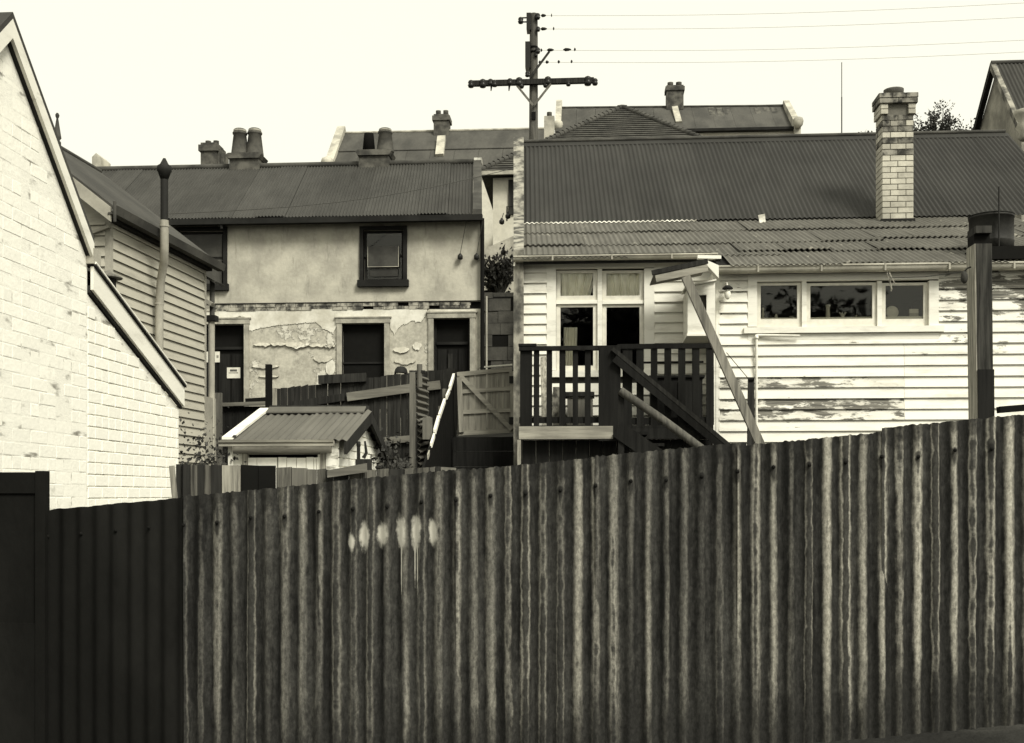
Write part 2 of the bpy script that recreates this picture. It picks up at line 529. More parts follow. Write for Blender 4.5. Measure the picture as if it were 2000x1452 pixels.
class MB:
    def __init__(s, fr=None):
        s.v, s.f, s.sm, s.fr = [], [], [], fr

    def add(s, vs_, fs, sm=False):
        b = len(s.v)
        s.v += [tuple(p) for p in vs_]
        for f in fs:
            s.f.append(tuple(b + i for i in f))
            s.sm.append(sm)
        return s

    def hexa(s, p):
        return s.add(p, [(0, 3, 2, 1), (4, 5, 6, 7), (0, 1, 5, 4), (1, 2, 6, 5), (2, 3, 7, 6), (3, 0, 4, 7)])

    def box(s, x0, x1, y0, y1, z0, z1):
        return s.hexa([(x0, y0, z0), (x1, y0, z0), (x1, y1, z0), (x0, y1, z0), (x0, y0, z1), (x1, y0, z1), (x1, y1, z1), (x0, y1, z1)])

    def sheet(s, x0, x1, y, z0, z1):
        return s.add([(x0, y, z0), (x1, y, z0), (x1, y, z1), (x0, y, z1)], [(0, 1, 2, 3)])

    def prism(s, poly, axis, a0, a1):
        n = len(poly)
        mk = {'x': lambda a, p: (a, p[0], p[1]), 'y': lambda a, p: (p[0], a, p[1]), 'z': lambda a, p: (p[0], p[1], a)}[axis]
        vs_ = [mk(a0, p) for p in poly] + [mk(a1, p) for p in poly]
        fs = [tuple(range(n - 1, -1, -1)), tuple(range(n, 2 * n))]
        fs += [(i, (i + 1) % n, n + (i + 1) % n, n + i) for i in range(n)]
        return s.add(vs_, fs)

    def bar(s, p0, p1, w, h, side=None):
        """a square-edged beam from p0 to p1; w across, h the other way"""
        p0, p1 = Vector(p0), Vector(p1)
        d = (p1 - p0).normalized()
        a = Vector(side) if side else Vector((0, 1, 0))
        if abs(d.dot(a)) > .95:
            a = Vector((1, 0, 0))
        a = (a - d * a.dot(d)).normalized() * (w / 2)
        b = d.cross(a).normalized() * (h / 2)
        q = [p0 - a - b, p0 + a - b, p0 + a + b, p0 - a + b, p1 - a - b, p1 + a - b, p1 + a + b, p1 - a + b]
        return s.hexa(q)

    def tube(s, pts, rad, n=10, caps=True):
        pts = [Vector(p) for p in pts]
        if isinstance(rad, (int, float)):
            rad = [rad] * len(pts)
        vs_, fs = [], []
        a = None
        for i, p in enumerate(pts):
            d = (pts[min(i + 1, len(pts) - 1)] - pts[max(i - 1, 0)]).normalized()
            if a is None:
                a = Vector((0, 0, 1)) if abs(d.z) < .8 else Vector((1, 0, 0))
            a = (a - d * a.dot(d)).normalized()
            b = d.cross(a)
            for k in range(n):
                t = 2 * pi * k / n
                vs_.append(p + (a * cos(t) + b * sin(t)) * rad[i])
        for i in range(len(pts) - 1):
            for k in range(n):
                fs.append((i * n + k, i * n + (k + 1) % n, (i + 1) * n + (k + 1) % n, (i + 1) * n + k))
        s.add(vs_, fs, True)
        if caps:
            m = len(pts) - 1
            s.add(vs_[:n], [tuple(range(n - 1, -1, -1))])
            s.add(vs_[m * n:], [tuple(range(n))])
        return s

    def lathe(s, prof, c, n=14, axis='z'):
        """prof: (radius, height) pairs round a vertical axis through c"""
        vs_, fs = [], []
        for (r, h) in prof:
            for k in range(n):
                t = 2 * pi * k / n
                if axis == 'z':
                    vs_.append((c[0] + r * cos(t), c[1] + r * sin(t), c[2] + h))
                else:
                    vs_.append((c[0] + r * cos(t), c[1] + h, c[2] + r * sin(t)))
        m = len(prof)
        for i in range(m - 1):
            for k in range(n):
                fs.append((i * n + k, i * n + (k + 1) % n, (i + 1) * n + (k + 1) % n, (i + 1) * n + k))
        fs.append(tuple(range(n - 1, -1, -1)))
        fs.append(tuple((m - 1) * n + k for k in range(n)))
        return s.add(vs_, fs, n > 8)

    def corr(s, p0, u, v, width, length, pitch=PITCH, amp=.0085, per=8, nv=1, phase=0.0, top=None, lip=.004, jit=0.0):
        """corrugated sheet: p0 corner, u across the flutes, v along them; top(x) gives a length per position"""
        p0, u, v = Vector(p0), Vector(u).normalized(), Vector(v).normalized()
        nrm = u.cross(v).normalized()
        nx = max(2, int(round(width / pitch * per)))
        vs_, fs = [], []
        for i in range(nx + 1):
            a = width * i / nx
            off = amp * cos(2 * pi * (a / pitch + phase))
            L = top(a) if top else length
            for j in range(nv + 1):
                t = L * j / nv
                e = jit * mnoise.noise((a * 9 + p0.x * 3, t * 1.3, p0.z)) if jit else 0
                vs_.append(p0 + u * a + v * t + nrm * (off + e))
        m = nv + 1
        for i in range(nx):
            for j in range(nv):
                fs.append((i * m + j, (i + 1) * m + j, (i + 1) * m + j + 1, i * m + j + 1))
        s.add(vs_, fs, True)
        if lip:
            for j in (0, nv):
                e1 = [vs_[i * m + j] for i in range(nx + 1)]
                e2 = [p - nrm * lip for p in e1]
                k = nx + 1
                s.add(e1 + e2, [(i, i + 1, k + i + 1, k + i) for i in range(nx)])
        return s

    def mesh(s, name, mat, off=Vector((0, 0, 0))):
        me = bpy.data.meshes.new(name)
        fr = s.fr or W
        me.from_pydata([tuple(Vector(fr.w(p)) - off) for p in s.v], [], s.f)
        me.polygons.foreach_set('use_smooth', s.sm)
        me.materials.append(M[mat] if isinstance(mat, str) else mat)
        me.update()
        return me

    def build(s, name, mat, parent, label=None):
        off = ROOT[parent.name]
        o = bpy.data.objects.new(name, s.mesh(name, mat, off))
        COL.objects.link(o)
        o.parent = parent
        ROOT[o.name] = off
        if label:
            o['label'] = label
        return o

    def single(s, name, mat, label, cat, group=None, kind=None):
        fr = s.fr or W
        pts = [Vector(fr.w(p)) for p in s.v]
        lo = Vector([min(p[i] for p in pts) for i in range(3)])
        hi = Vector([max(p[i] for p in pts) for i in range(3)])
        off = Vector(((lo.x + hi.x) / 2, (lo.y + hi.y) / 2, lo.z))
        o = bpy.data.objects.new(name, s.mesh(name, mat, off))
        COL.objects.link(o)
        o.location = off
        ROOT[o.name] = off
        if kind:
            o['kind'] = kind
        if label:
            o['label'] = label
        if cat:
            o['category'] = cat
        if group:
            o['group'] = group
        return o


def thing(name, label, cat, loc, group=None):
    o = bpy.data.objects.new(name, None)
    o.empty_display_size = .3
    COL.objects.link(o)
    o.location = loc
    ROOT[o.name] = Vector(loc)
    o['label'] = label
    o['category'] = cat
    if group:
        o['group'] = group
    return o


def piece(name, me, parent, loc, rot=(0, 0, 0), scale=None):
    o = bpy.data.objects.new(name, me)
    COL.objects.link(o)
    o.parent = parent
    o.location = Vector(loc) - ROOT[parent.name]
    o.rotation_euler = rot
    if scale:
        o.scale = scale
    return o


_bm = {}


def brick_mesh(w, d, h, mat, ch=.003):
    """a brick: face towards -y, centred on x and z, its arrises worn"""
    key = (round(w, 3), round(d, 3), round(h, 3), mat)
    if key in _bm:
        return _bm[key]
    a, b = w / 2, h / 2
    rings = [(a, b, 0.0), (a, b, -d + ch), (a - ch, b - ch, -d)]
    vs_ = []
    for (x, z, y) in rings:
        vs_ += [(-x, y, -z), (x, y, -z), (x, y, z), (-x, y, z)]
    fs = []
    for i in range(2):
        for k in range(4):
            fs.append((i * 4 + k, i * 4 + (k + 1) % 4, (i + 1) * 4 + (k + 1) % 4, (i + 1) * 4 + k))
    fs.append((8, 9, 10, 11))
    m = MB().add(vs_, fs).mesh('brick', mat)
    _bm[key] = m
    return m


def holes_wall(mb, x0, x1, z0, z1, holes, y0, y1):
    xs = sorted({x0, x1, *[h[0] for h in holes], *[h[1] for h in holes]})
    zs = sorted({z0, z1, *[h[2] for h in holes], *[h[3] for h in holes]})
    xs = [x for x in xs if x0 <= x <= x1]
    zs = [z for z in zs if z0 <= z <= z1]
    for a, b in zip(xs, xs[1:]):
        run = None
        for c, d in zip(zs, zs[1:]):
            inside = any(h[0] <= (a + b) / 2 <= h[1] and h[2] <= (c + d) / 2 <= h[3] for h in holes)
            if inside:
                if run:
                    mb.box(a, b, y0, y1, run[0], run[1])
                run = None
            else:
                run = (run[0], d) if run else (c, d)
        if run:
            mb.box(a, b, y0, y1, run[0], run[1])
    return mb


def board_mb(mb, x0, x1, y, z0, expo, t0=.040, t1=.008, jit=.002):
    """one lapped weatherboard on a wall facing -y; thick lower edge proud"""
    a, b = rnd.uniform(-jit, jit), rnd.uniform(-jit, jit)
    h = expo + .022
    v = []
    for x, e in ((x0, a), (x1, b)):
        v += [(x, y - t0 + .011, z0 + e + .001), (x, y - t0, z0 + e), (x, y - t1, z0 + h + e), (x, y, z0 + h + e)]
    return mb.add(v, [(0, 1, 2, 3), (7, 6, 5, 4), (0, 4, 5, 1), (1, 5, 6, 2), (2, 6, 7, 3), (3, 7, 4, 0)])


# ================================================================== the ground
mb = MB()
xs = [-300, -120, -60, -30, -20] + [-16 + i for i in range(37)] + [30, 60, 120, 300]
ys = [-300, -100, -40, -15, -6] + [-3 + i * .75 for i in range(60)] + [48, 60, 80, 120, 200, 400, 800]
for y in ys:
    for x in xs:
        bumpz = .02 * mnoise.noise((x * 1.3, y * 1.3, 0)) if abs(x) < 25 and y < 45 else 0
        mb.v.append((x, y, ground_z(x, y) + bumpz))
nx = len(xs)
for j in range(len(ys) - 1):
    for i in range(nx - 1):
        mb.f.append((j * nx + i, j * nx + i + 1, (j + 1) * nx + i + 1, (j + 1) * nx + i))
        mb.sm.append(True)
g = bpy.data.objects.new('ground', mb.mesh('ground', 'ground'))
COL.objects.link(g)
g['kind'] = 'structure'
ROOT['ground'] = Vector((0, 0, 0))

# ================================================================== foreground corrugated iron fence
FY = 4.9
xa = W.Y(360, 970, FY).x
SHEETW = 8 * PITCH
nail_me = MB().lathe([(.004, 0), (.0085, -.003), (.006, -.007), (.002, -.009)], (0, 0, 0), 8, axis='y').mesh('nail', 'near_black')
fence = thing('corrugated_fence', 'rusty grey corrugated iron fence with white paint daubs beside the road', 'fence', (xa, FY, ground_z(xa, FY)))
tones = [.30, .26, .42, .30, .62, .95, .8, .7]
lip_h = [0, .004, -.003, .002, -.012, .006, .010, .0]
for i in range(8):
    x0 = xa + i * SHEETW
    zb = ground_z(x0, FY) - .12
    topf = lambda a, x0=x0, zb=zb, i=i: FENCE_TOP0 + FENCE_SLOPE * (x0 + a) + lip_h[i] + .006 * mnoise.noise((x0 * 5 + a * 26, i, 0)) + .007 * mnoise.noise((x0 * 5 + a * 70, i, 5)) - zb
    m = MB()
    yo = FY + (0.0 if i % 2 == 0 else .004)
    m.corr((0, 0, 0), (1, 0, 0), (0, 0, 1), SHEETW + PITCH * .55, 2, amp=.0088, per=12, nv=24, top=topf, lip=.003, jit=.011)
    m.v = [(a, b, c) for (a, b, c) in m.v]
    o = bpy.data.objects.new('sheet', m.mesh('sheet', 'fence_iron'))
    COL.objects.link(o)
    o.parent = fence
    o.location = Vector((x0, yo, zb)) - ROOT[fence.name]
    o['wear'] = tones[i]
    # nails on every second crest
    for k in range(0, 8, 2):
        xx = x0 + k * PITCH
        for dz in (.125,):
            z = FENCE_TOP0 + FENCE_SLOPE * xx - dz + rnd.uniform(-.008, .008)
            piece('nail', nail_me, fence, (xx, yo - .0088 - .001, z))
# rails and posts behind the sheets
for dz in (.13, .75):
    a, b = xa - .02, xa + 8 * SHEETW
    MB().bar((a, FY + .05, FENCE_TOP0 + FENCE_SLOPE * a - dz), (b, FY + .05, FENCE_TOP0 + FENCE_SLOPE * b - dz), .05, .075).build('rail', 'timber_dark', fence)
for k in range(4):
    x = xa + .3 + k * 1.45
    MB().box(x, x + .09, FY + .078, FY + .17, ground_z(x, FY) - .1, FENCE_TOP0 + FENCE_SLOPE * x - .10).build('post', 'timber_dark', fence)

# tarred part of the fence
xb = W.Y(95, 1000, FY).x
tar = thing('tarred_fence', 'black tarred corrugated iron fence between the tall dark panel and the rusty sheets', 'fence', (xb, FY, ground_z(xb, FY)))
w_ = xa - xb
n_t = 2
for i in range(n_t):
    x0 = xb + w_ * i / n_t
    zb = ground_z(x0, FY) - .12
    za, zc = W.Y(98, 996, FY).z, W.Y(360, 972, FY).z
    topf = lambda a, x0=x0, zb=zb: lerp(za, zc, (x0 + a - xb) / w_) + .006 * mnoise.noise((a * 22 + x0, 3, 0)) - zb
    m = MB().corr((0, 0, 0), (1, 0, 0), (0, 0, 1), w_ / n_t + (.03 if i == 0 else -.002), 2, amp=.0085, per=10, nv=10, top=topf, lip=.003, jit=.004)
    o = bpy.data.objects.new('sheet', m.mesh('sheet', 'black_sheet'))
    COL.objects.link(o)
    o.parent = tar
    o.location = Vector((x0, FY + .006 + .003 * i, zb)) - ROOT[tar.name]
    for k in range(0, 4, 2):
        piece('nail', nail_me, tar, (x0 + k * PITCH, FY - .004, lerp(za, zc, (x0 + k * PITCH - xb) / w_) - .12))
a = W.Y(95, 1010, FY).x
MB().bar((xb - .02, FY + .05, za - .13), (xa - .03, FY + .05, zc - .13), .05, .075).build('rail', 'timber_dark', tar)

# tall dark panel at the left: flat iron sheets on a frame
x1 = W.Y(95, 930, FY).x
zt = W.Y(50, 923, FY).z
pan = thing('dark_gate_panel', 'tall flat black panel higher than the tarred fence beside it', 'panel', (x1 - .6, FY, ground_z(x1, FY)))
zb = ground_z(x1 - .6, FY) - .1
zm1, zm2 = W.Y(50, 963, FY).z, W.Y(50, 1225, FY).z
for z0, z1, dy in ((zb, zm2 + .02, 0), (zm2 - .002, zm1 + .02, .010), (zm1 - .002, zt, 0)):
    MB().box(x1 - 1.2, x1 - .012, FY - .03 + dy, FY - .022 + dy, z0, z1).build('panel_sheet', 'black_sheet', pan)
MB().box(x1 - .045, x1, FY - .035, FY + .01, zb, zt + .006).build('edge_post', 'black_sheet', pan)
MB().box(x1 - 1.2, x1 - .045, FY - .02, FY + .025, zt - .08, zt - .01).build('rail', 'timber_black', pan)

# ================================================================== mid paling fence behind the iron fence
PY = 6.2
pal = thing('paling_fence', 'low weathered paling fence of mixed grey boards just behind the rusty iron fence', 'fence',
            (W.Y(400, 930, PY).x, PY, ground_z(-1.7, PY)))
segs = [(344, 372, 907, .6, 'timber_dark'), (372, 386, 908, .6, 'timber_grey'), (386, 400, 907, .6, 'timber_dark'), (400, 412, 908, .6, 'timber_grey'),
        (412, 434, 908, .6, 'timber_dark'), (434, 470, 909, .6, 'timber_pale'), (470, 505, 908, .6, 'near_black'), (505, 538, 910, .6, 'near_black')]
px = 539
while px < 880:
    wd = rnd.choice([10, 13, 18, 24, 30])
    segs.append((px, px + wd, lerp(913, 926, (px - 540) / 200) + rnd.uniform(-2, 2) if px < 700 else lerp(920, 912, (px - 700) / 150) + rnd.uniform(-1, 1), .5,
                 rnd.choice(['timber_grey', 'timber_grey', 'timber_dark', 'timber_gate'])))
    px += wd + .6
for i, (l, r, t, _, mt) in enumerate(segs):
    p0, p1 = W.Y(l, t, PY), W.Y(r - .8, t, PY)
    dy = rnd.uniform(-.006, .006)
    sk = rnd.uniform(-.006, .006)
    m = MB()
    z0 = ground_z(p0.x, PY) - .1
    m.hexa([(p0.x, PY + dy, z0), (p1.x, PY + dy, z0), (p1.x, PY + dy + .018, z0), (p0.x, PY + dy + .018, z0),
            (p0.x, PY + dy, p0.z), (p1.x, PY + dy, p1.z + sk), (p1.x, PY + dy + .018, p1.z + sk), (p0.x, PY + dy + .018, p0.z)])
    m.build('paling', mt, pal)
p0, p1 = W.Y(345, 925, PY), W.Y(880, 925, PY)
MB().box(p0.x, p1.x, PY + .03, PY + .075, p0.z - .35, p0.z - .27).build('rail', 'timber_dark', pal)
# board laid along the top at its right end
p0, p1 = W.Y(640, 921, PY - .04), W.Y(716, 905, PY - .04)
m = MB()
m.hexa([(p0.x, PY - .05, p0.z - .035), (p1.x, PY - .05, p1.z - .05), (p1.x, PY - .025, p1.z - .05), (p0.x, PY - .025, p0.z - .035),
        (p0.x, PY - .05, p0.z + .005), (p1.x, PY - .05, p1.z), (p1.x, PY - .025, p1.z), (p0.x, PY - .025, p0.z + .005)])
m.build('top_board', 'timber_gate_h', pal)
# dark return panel to the white wall and the pale leaning batten
m = MB()
q0, q1 = W.Y(297, 931, PY - .1), W.Y(345, 906, PY - .1)
zb = ground_z(q0.x, PY) - .1
m.hexa([(q0.x, PY + .3, zb), (q1.x, PY - .02, zb), (q1.x, PY + .01, zb), (q0.x, PY + .33, zb),
        (q0.x, PY + .3, q0.z), (q1.x, PY - .02, q1.z), (q1.x, PY + .01, q1.z), (q0.x, PY + .33, q0.z)])
m.single('dark_board', 'near_black', 'black sloping board between white brick wall and low paling fence', 'board')
a, b = W.Y(333, 910, PY - .08), W.Y(348, 985, PY - .08)
MB().bar((a.x, PY - .06, a.z), (b.x, PY - .05, b.z - .3), .02, .026).single('leaning_batten', 'timber_pale', 'thin pale batten leaning on the corner of low paling fence', 'batten')

# ================================================================== white brick building at the left
BX = -3.57
CW, CH = .230, .086                       # brick length with joint, course height
Yn, Yap, Yc, Yf = 5.45, W.X(10, 75, BX).y, W.X(171, 500, BX).y, W.X(349, 880, BX).y
zap = W.X(10, 75, BX).z                   # underside of the barge at the apex
zev = W.X(148, 446, BX).z
Ye_ = W.X(148, 446, BX).y
zl0 = W.X(173, 575, BX).z                 # lean-to: underside of its barge at the top and bottom
zl1 = W.X(357, 800, BX).z
zb = .2
wb = thing('brick_outbuilding', 'whitewashed brick outbuilding with steep gable and sloping lean-to end', 'building', (BX - 1.2, 7, .45))
slope_g = (zap - zev) / (Ye_ - Yap)
XB = BX - 3.0
m = MB()
m.prism([(Yn, zb), (Yc, zb), (Yc, zap - slope_g * (Yc - Yap)), (Yap, zap), (Yn, zap - slope_g * (Yap - Yn))], 'x', XB, BX - .0030)
wall = m.build('gable_wall', 'lime_mortar', wb)
m = MB()
m.prism([(Yc + .001, zb), (Yf - .01, zb), (Yf - .01, zl1), (Yc + .001, zl0)], 'x', XB + .4, BX - .0045)
lwall = m.build('lean_to_wall', 'lime_mortar', wb)


def brick_wall_x(parent, y0, y1, z0, top, mat, proud, seed, stretch_rows=3, limit=300, jit=.0015):
    """bricks on a wall facing +x between y0 and y1 below top(y)"""
    r = random.Random(seed)
    row = 0
    z = z0
    n = 0
    while True:
        head = (row % (stretch_rows + 1) == 0)
        wd = CW / 2 if head else CW
        y = y0 - (0 if row % 2 == 0 else (CW / 4 if head else CW / 2))
        any_in = False
        while y < y1:
            a, b = max(y, y0), min(y + wd, y1)
            mid = (a + b) / 2
            if b - a > .03 and z + CH < min(top(a), top(b)) + .05 and z + CH / 2 < top(mid):
                any_in = True
                j = .007
                me = brick_mesh(round((b - a - j) / .01) * .01, .05, CH - (.006 if mat == 'whitewash_gable' else .008), mat)
                if n < limit:
                    piece('brick', me, parent, (BX - .05 + proud - .012 + r.uniform(-jit, jit) + .012, mid, z + CH / 2 + r.uniform(-.001, .001)),
                          (r.uniform(-.006, .006), r.uniform(-.008, .008), pi / 2))
                    n += 1
            y += wd
        z += CH
        row += 1
        if not any_in and row > 3:
            break
        if z > 8:
            break
    return n


zv = W.X(60, 1003, BX).z - .02
k0 = floor((zv - zb) / CH)
n1 = brick_wall_x(wall, W.X(-14, 700, BX).y, Yc, zb + k0 * CH, lambda y: zap - slope_g * abs(y - Yap) - .02, 'whitewash_gable', -.002, 3)
sl = (zl0 - zl1) / (Yf - Yc)
n2 = brick_wall_x(lwall, Yc + .006, Yf, zb + k0 * CH - .012, lambda y: zl0 - sl * (y - Yc) - .01, 'whitewash_lean', .002, 5)
print('wall bricks', n1, n2)
# gable roof, bargeboards and dark soffit
RO = .05                                   # overhang past the wall
dz = .06
pts = [(Yn - .25, zap - slope_g * (Yap - Yn + .25) + .10), (Yap, zap + .10), (Yc + .0, zap - slope_g * (Yc + .0 - Yap) + .10)]
for (y0, z0), (y1, z1), nm in ((pts[0], pts[1], 'n'), (pts[1], pts[2], 'f')):
    MB().hexa([(XB, y0, z0 + .02), (BX + RO, y0, z0 + .02), (BX + RO, y1, z1 + .02), (XB, y1, z1 + .02),
               (XB, y0, z0 + .06), (BX + RO, y0, z0 + .06), (BX + RO, y1, z1 + .06), (XB, y1, z1 + .06)]).build('roof_slope', 'slate_grey', wb)
    # barge: white board on the outer edge, dark underside behind it
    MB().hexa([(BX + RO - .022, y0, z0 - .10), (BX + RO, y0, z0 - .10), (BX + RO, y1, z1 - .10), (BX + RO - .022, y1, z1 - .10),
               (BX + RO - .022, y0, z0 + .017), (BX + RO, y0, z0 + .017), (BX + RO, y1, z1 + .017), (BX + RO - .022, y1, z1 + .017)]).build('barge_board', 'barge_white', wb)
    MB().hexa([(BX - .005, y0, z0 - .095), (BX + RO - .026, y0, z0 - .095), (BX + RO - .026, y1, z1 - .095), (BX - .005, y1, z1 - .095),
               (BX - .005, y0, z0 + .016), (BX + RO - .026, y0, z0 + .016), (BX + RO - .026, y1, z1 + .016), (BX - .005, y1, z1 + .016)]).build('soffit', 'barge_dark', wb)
ze_ = pts[2][1]
MB().box(BX - .2, BX + RO + .004, Yc - .02, Yc + .10, ze_ - .13, ze_ - .02).build('eave_block', 'cream_trim', wb)
# lean-to roof with its wide white barge
y0, y1 = Yc + .004, Yf + .03
z0, z1 = zl0 + .03, zl0 - sl * (y1 - Yc) + .03
th = .165
MB().hexa([(BX + .02, y0, z0), (BX + .042, y0, z0), (BX + .042, y1, z1), (BX + .02, y1, z1),
           (BX + .02, y0, z0 + th), (BX + .042, y0, z0 + th), (BX + .042, y1, z1 + th), (BX + .02, y1, z1 + th)]).build('lean_to_barge', 'barge_white', wb)
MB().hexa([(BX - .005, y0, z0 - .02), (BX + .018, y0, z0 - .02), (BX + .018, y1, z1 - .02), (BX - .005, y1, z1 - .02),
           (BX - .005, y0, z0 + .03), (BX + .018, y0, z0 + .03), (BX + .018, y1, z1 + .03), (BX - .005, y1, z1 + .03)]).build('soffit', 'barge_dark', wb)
MB().hexa([(XB + .4, y0, z0 + th - .03), (BX + .018, y0, z0 + th - .03), (BX + .018, y1, z1 + th - .03), (XB + .4, y1, z1 + th - .03),
           (XB + .4, y0, z0 + th - .01), (BX + .018, y0, z0 + th - .01), (BX + .018, y1, z1 + th - .01), (XB + .4, y1, z1 + th - .01)]).build('lean_to_roof', 'slate_grey', wb)
MB().hexa([(BX - .01, y0, z0 + th + .002), (BX + .06, y0, z0 + th + .002), (BX + .06, y1, z1 + th + .002), (BX - .01, y1, z1 + th + .002),
           (BX - .01, y0, z0 + th + .018), (BX + .06, y0, z0 + th + .018), (BX + .06, y1, z1 + th + .018), (BX - .01, y1, z1 + th + .018)]).build('barge_flashing', 'black_trim', wb)
MB().tube([(BX + .055, y0, z0 + th + .026), (BX + .055, y1, z1 + th + .026)], .011, 8).build('flashing_roll', 'barge_white', wb)
# a chimney just showing beyond the roof edge
c = W.Y(52, 96, 11.5)
m = MB()
m.box(c.x - .5, c.x, 11.3, 11.8, 1, c.z - .05)
m.box(c.x - .55, c.x + .015, 11.25, 11.85, c.z - .05, c.z + .04)
# vent cowl on the lean-to
c = W.Y(213, 560, 8.9)
m = MB()
m.tube([(c.x, 8.9, c.z - .5), (c.x, 8.9, c.z + .07)], .055, 12)
vent = m.build('vent_pipe', 'pipe_black', wb)
m = MB()
m.lathe([(.105, 0), (.108, .008), (.045, .05), (.012, .065)], (c.x, 8.9, c.z + .065), 14)
m.build('cowl', 'timber_gate', vent)

# ================================================================== cream weatherboard cottage behind it
A213 = ray(213, 475)
tt = 12.5
WBF = Frame(A213[0] * tt, A213[1] * tt, -radians(3.0))
# local: x = 0 is the long wall facing +x, y = 0 the near end, wall runs to y = LW
LW = WBF.X(398, 600, 0).y
zt0 = WBF.X(213, 418, 0).z                # top of the wall at the eave
wc = thing('weatherboard_cottage', 'cream weatherboard cottage with grey roof behind the white brick outbuilding', 'house',
           WBF.w((-1.6, LW / 2, ground_z(-6, 13))))
zg = .6
m = MB(WBF)
m.box(-3.4, -.004, .004, LW, zg, zt0)
m.build('wall_frame', 'interior', wc)
EX = .116
k = 0
z = zt0 - .03
r0 = rnd
while z > .9:
    z -= EX
    m = MB(WBF)
    a, b = r0.uniform(-.004, .004), r0.uniform(-.004, .004)
    h = EX + .02
    v = []
    for y, e in ((0.03, a), (LW - .03, b)):
        v += [(.022, y, z + e + .001), (.033, y, z + e), (.007, y, z + h + e), (-.001, y, z + h + e)]
    m.add(v, [(0, 1, 2, 3), (7, 6, 5, 4), (0, 4, 5, 1), (1, 5, 6, 2), (2, 6, 7, 3), (3, 7, 4, 0)])
    m.build('weatherboard', 'cream_board', wc)
    k += 1
    if k < 18:
        m = MB(WBF)
        board_mb(m, -1.2, -.03, .002, z + .02, EX + .01)
        m.build('weatherboard', 'cream_board', wc)
for (xx0, xx1, yy0, yy1) in ((-.035, .032, -.03, .035), (-.02, .030, LW - .04, LW + .02)):
    MB(WBF).box(xx0, xx1, yy0, yy1, zg, zt0 + .03).build('corner_board', 'cream_trim', wc)
# corner board at the left of the end wall and its flashing
xl = WBF.Y(176, 500, 0).x
MB(WBF).box(xl - .03, xl + .05, -.04, .0, zg, WBF.Y(180, 455, 0).z).build('corner_board', 'cream_trim', wc)
a, b = WBF.Y(176, 457, -.05), WBF.Y(214, 443, -.05)
MB(WBF).bar((a.x, -.045, a.z), (b.x, -.045, b.z), .06, .03).build('flashing', 'cream_trim', wc)
# roof: ridge along local y
zr = WBF.X(118, 296, -1.55).z
yr0 = -.22
rs = [( .17, zt0 - .02), (-1.55, zr), (-3.27, zt0 - .02)]
for (p, q) in ((rs[0], rs[1]), (rs[1], rs[2])):
    MB(WBF).hexa([(p[0], yr0, p[1]), (q[0], yr0, q[1]), (q[0], LW + .15, q[1]), (p[0], LW + .15, p[1]),
                  (p[0], yr0, p[1] + .04), (q[0], yr0, q[1] + .04), (q[0], LW + .15, q[1] + .04), (p[0], LW + .15, p[1] + .04)]).build('roof_slope', 'slate_grey', wc)
    MB(WBF).hexa([(p[0] - .03, yr0 - .03, p[1] - .13), (q[0], yr0 - .03, q[1] - .13), (q[0], yr0 - .003, q[1] - .13), (p[0] - .03, yr0 - .003, p[1] - .13),
                  (p[0] - .03, yr0 - .03, p[1] + .03), (q[0], yr0 - .03, q[1] + .03), (q[0], yr0 - .003, q[1] + .03), (p[0] - .03, yr0 - .003, p[1] + .03)]).build('barge_board', 'cream_trim', wc)
MB(WBF).tube([(-1.55, yr0, zr + .04), (-1.55, LW + .15, zr + .04)], .035, 8).build('ridge_roll', 'ridge', wc)
MB(WBF).prism([(-3.2, zt0 - .1), (.0, zt0 - .1), (-1.55, zr - .05)], 'y', 0.01, .03).build('gable_boarding', 'cream_board', wc)
# fascia, gutter
MB(WBF).box(.02, .10, -.03, LW + .05, zt0 - .10, zt0 - .02).build('fascia', 'black_trim', wc)
MB(WBF).prism([(.11, zt0 - .07), (.20, zt0 - .07), (.225, zt0 + .02), (.205, zt0 + .02), (.19, zt0 - .05), (.12, zt0 - .05)], 'y', -.26, LW + .22).build('gutter', 'ridge', wc)
MB(WBF).tube([(.2, -.27, zt0 - .16), (.2, -.27, zt0 + .06)], .018, 8).build('gutter_end', 'ridge', wc)
# finial
c = WBF.X(112, 290, -1.55)
m = MB(WBF)
m.lathe([(.03, -.25), (.03, 0), (.05, .02), (.03, .05), (.045, .09), (.045, .13), (.028, .15), (.05, .18), (.045, .21), (.012, .43), (.022, .45), (.026, .475), (.012, .50)], (-1.55, c.y, c.z - .05), 12)
m.build('finial', 'ridge', wc)
# tall soil vent: black stack above the eave, pale bent pipe below
pv = lambda px, py, x=.30: WBF.X(px, py, x)
pts = [pv(321, 318), pv(321, 440)]
yy = pts[1].y
st = MB(WBF)
st.tube([(.30, yy, pts[0].z - .02), (.30, yy, pts[1].z)], .044, 12)
stack = st.build('vent_stack', 'pipe_black', wc)
m = MB(WBF)
m.lathe([(.044, -.20), (.072, -.12), (.084, -.10), (.084, -.045), (.05, -.02), (.015, .05)], (.30, yy, pts[0].z), 14)
m.build('stack_cowl', 'pipe_black', stack)
zz = [pv(330, v).z for v in (436, 490, 512, 545, 600, 720, 790)]
yl = pv(311, 600, .12).y
ym_ = pv(318, 520, .20).y
m = MB(WBF)
m.tube([(.30, yy, zz[0]), (.30, yy, zz[1]), (.25, lerp(yy, yl, .4), zz[2]), (.15, lerp(yy, yl, .92), zz[3]), (.12, yl, zz[4]), (.12, yl, zz[5]), (.12, yl, zz[6] - .6)], .049, 14)
pipe = m.build('vent_pipe', 'pipe_pale', wc)
for py in (440, 585):
    z = pv(318, py).z
    MB(WBF).tube([(.30 if py < 500 else .12, yy if py < 500 else yl, z - .012), (.30 if py < 500 else .12, yy if py < 500 else yl, z + .012)], .056, 14).build('collar', 'pipe_pale', pipe)
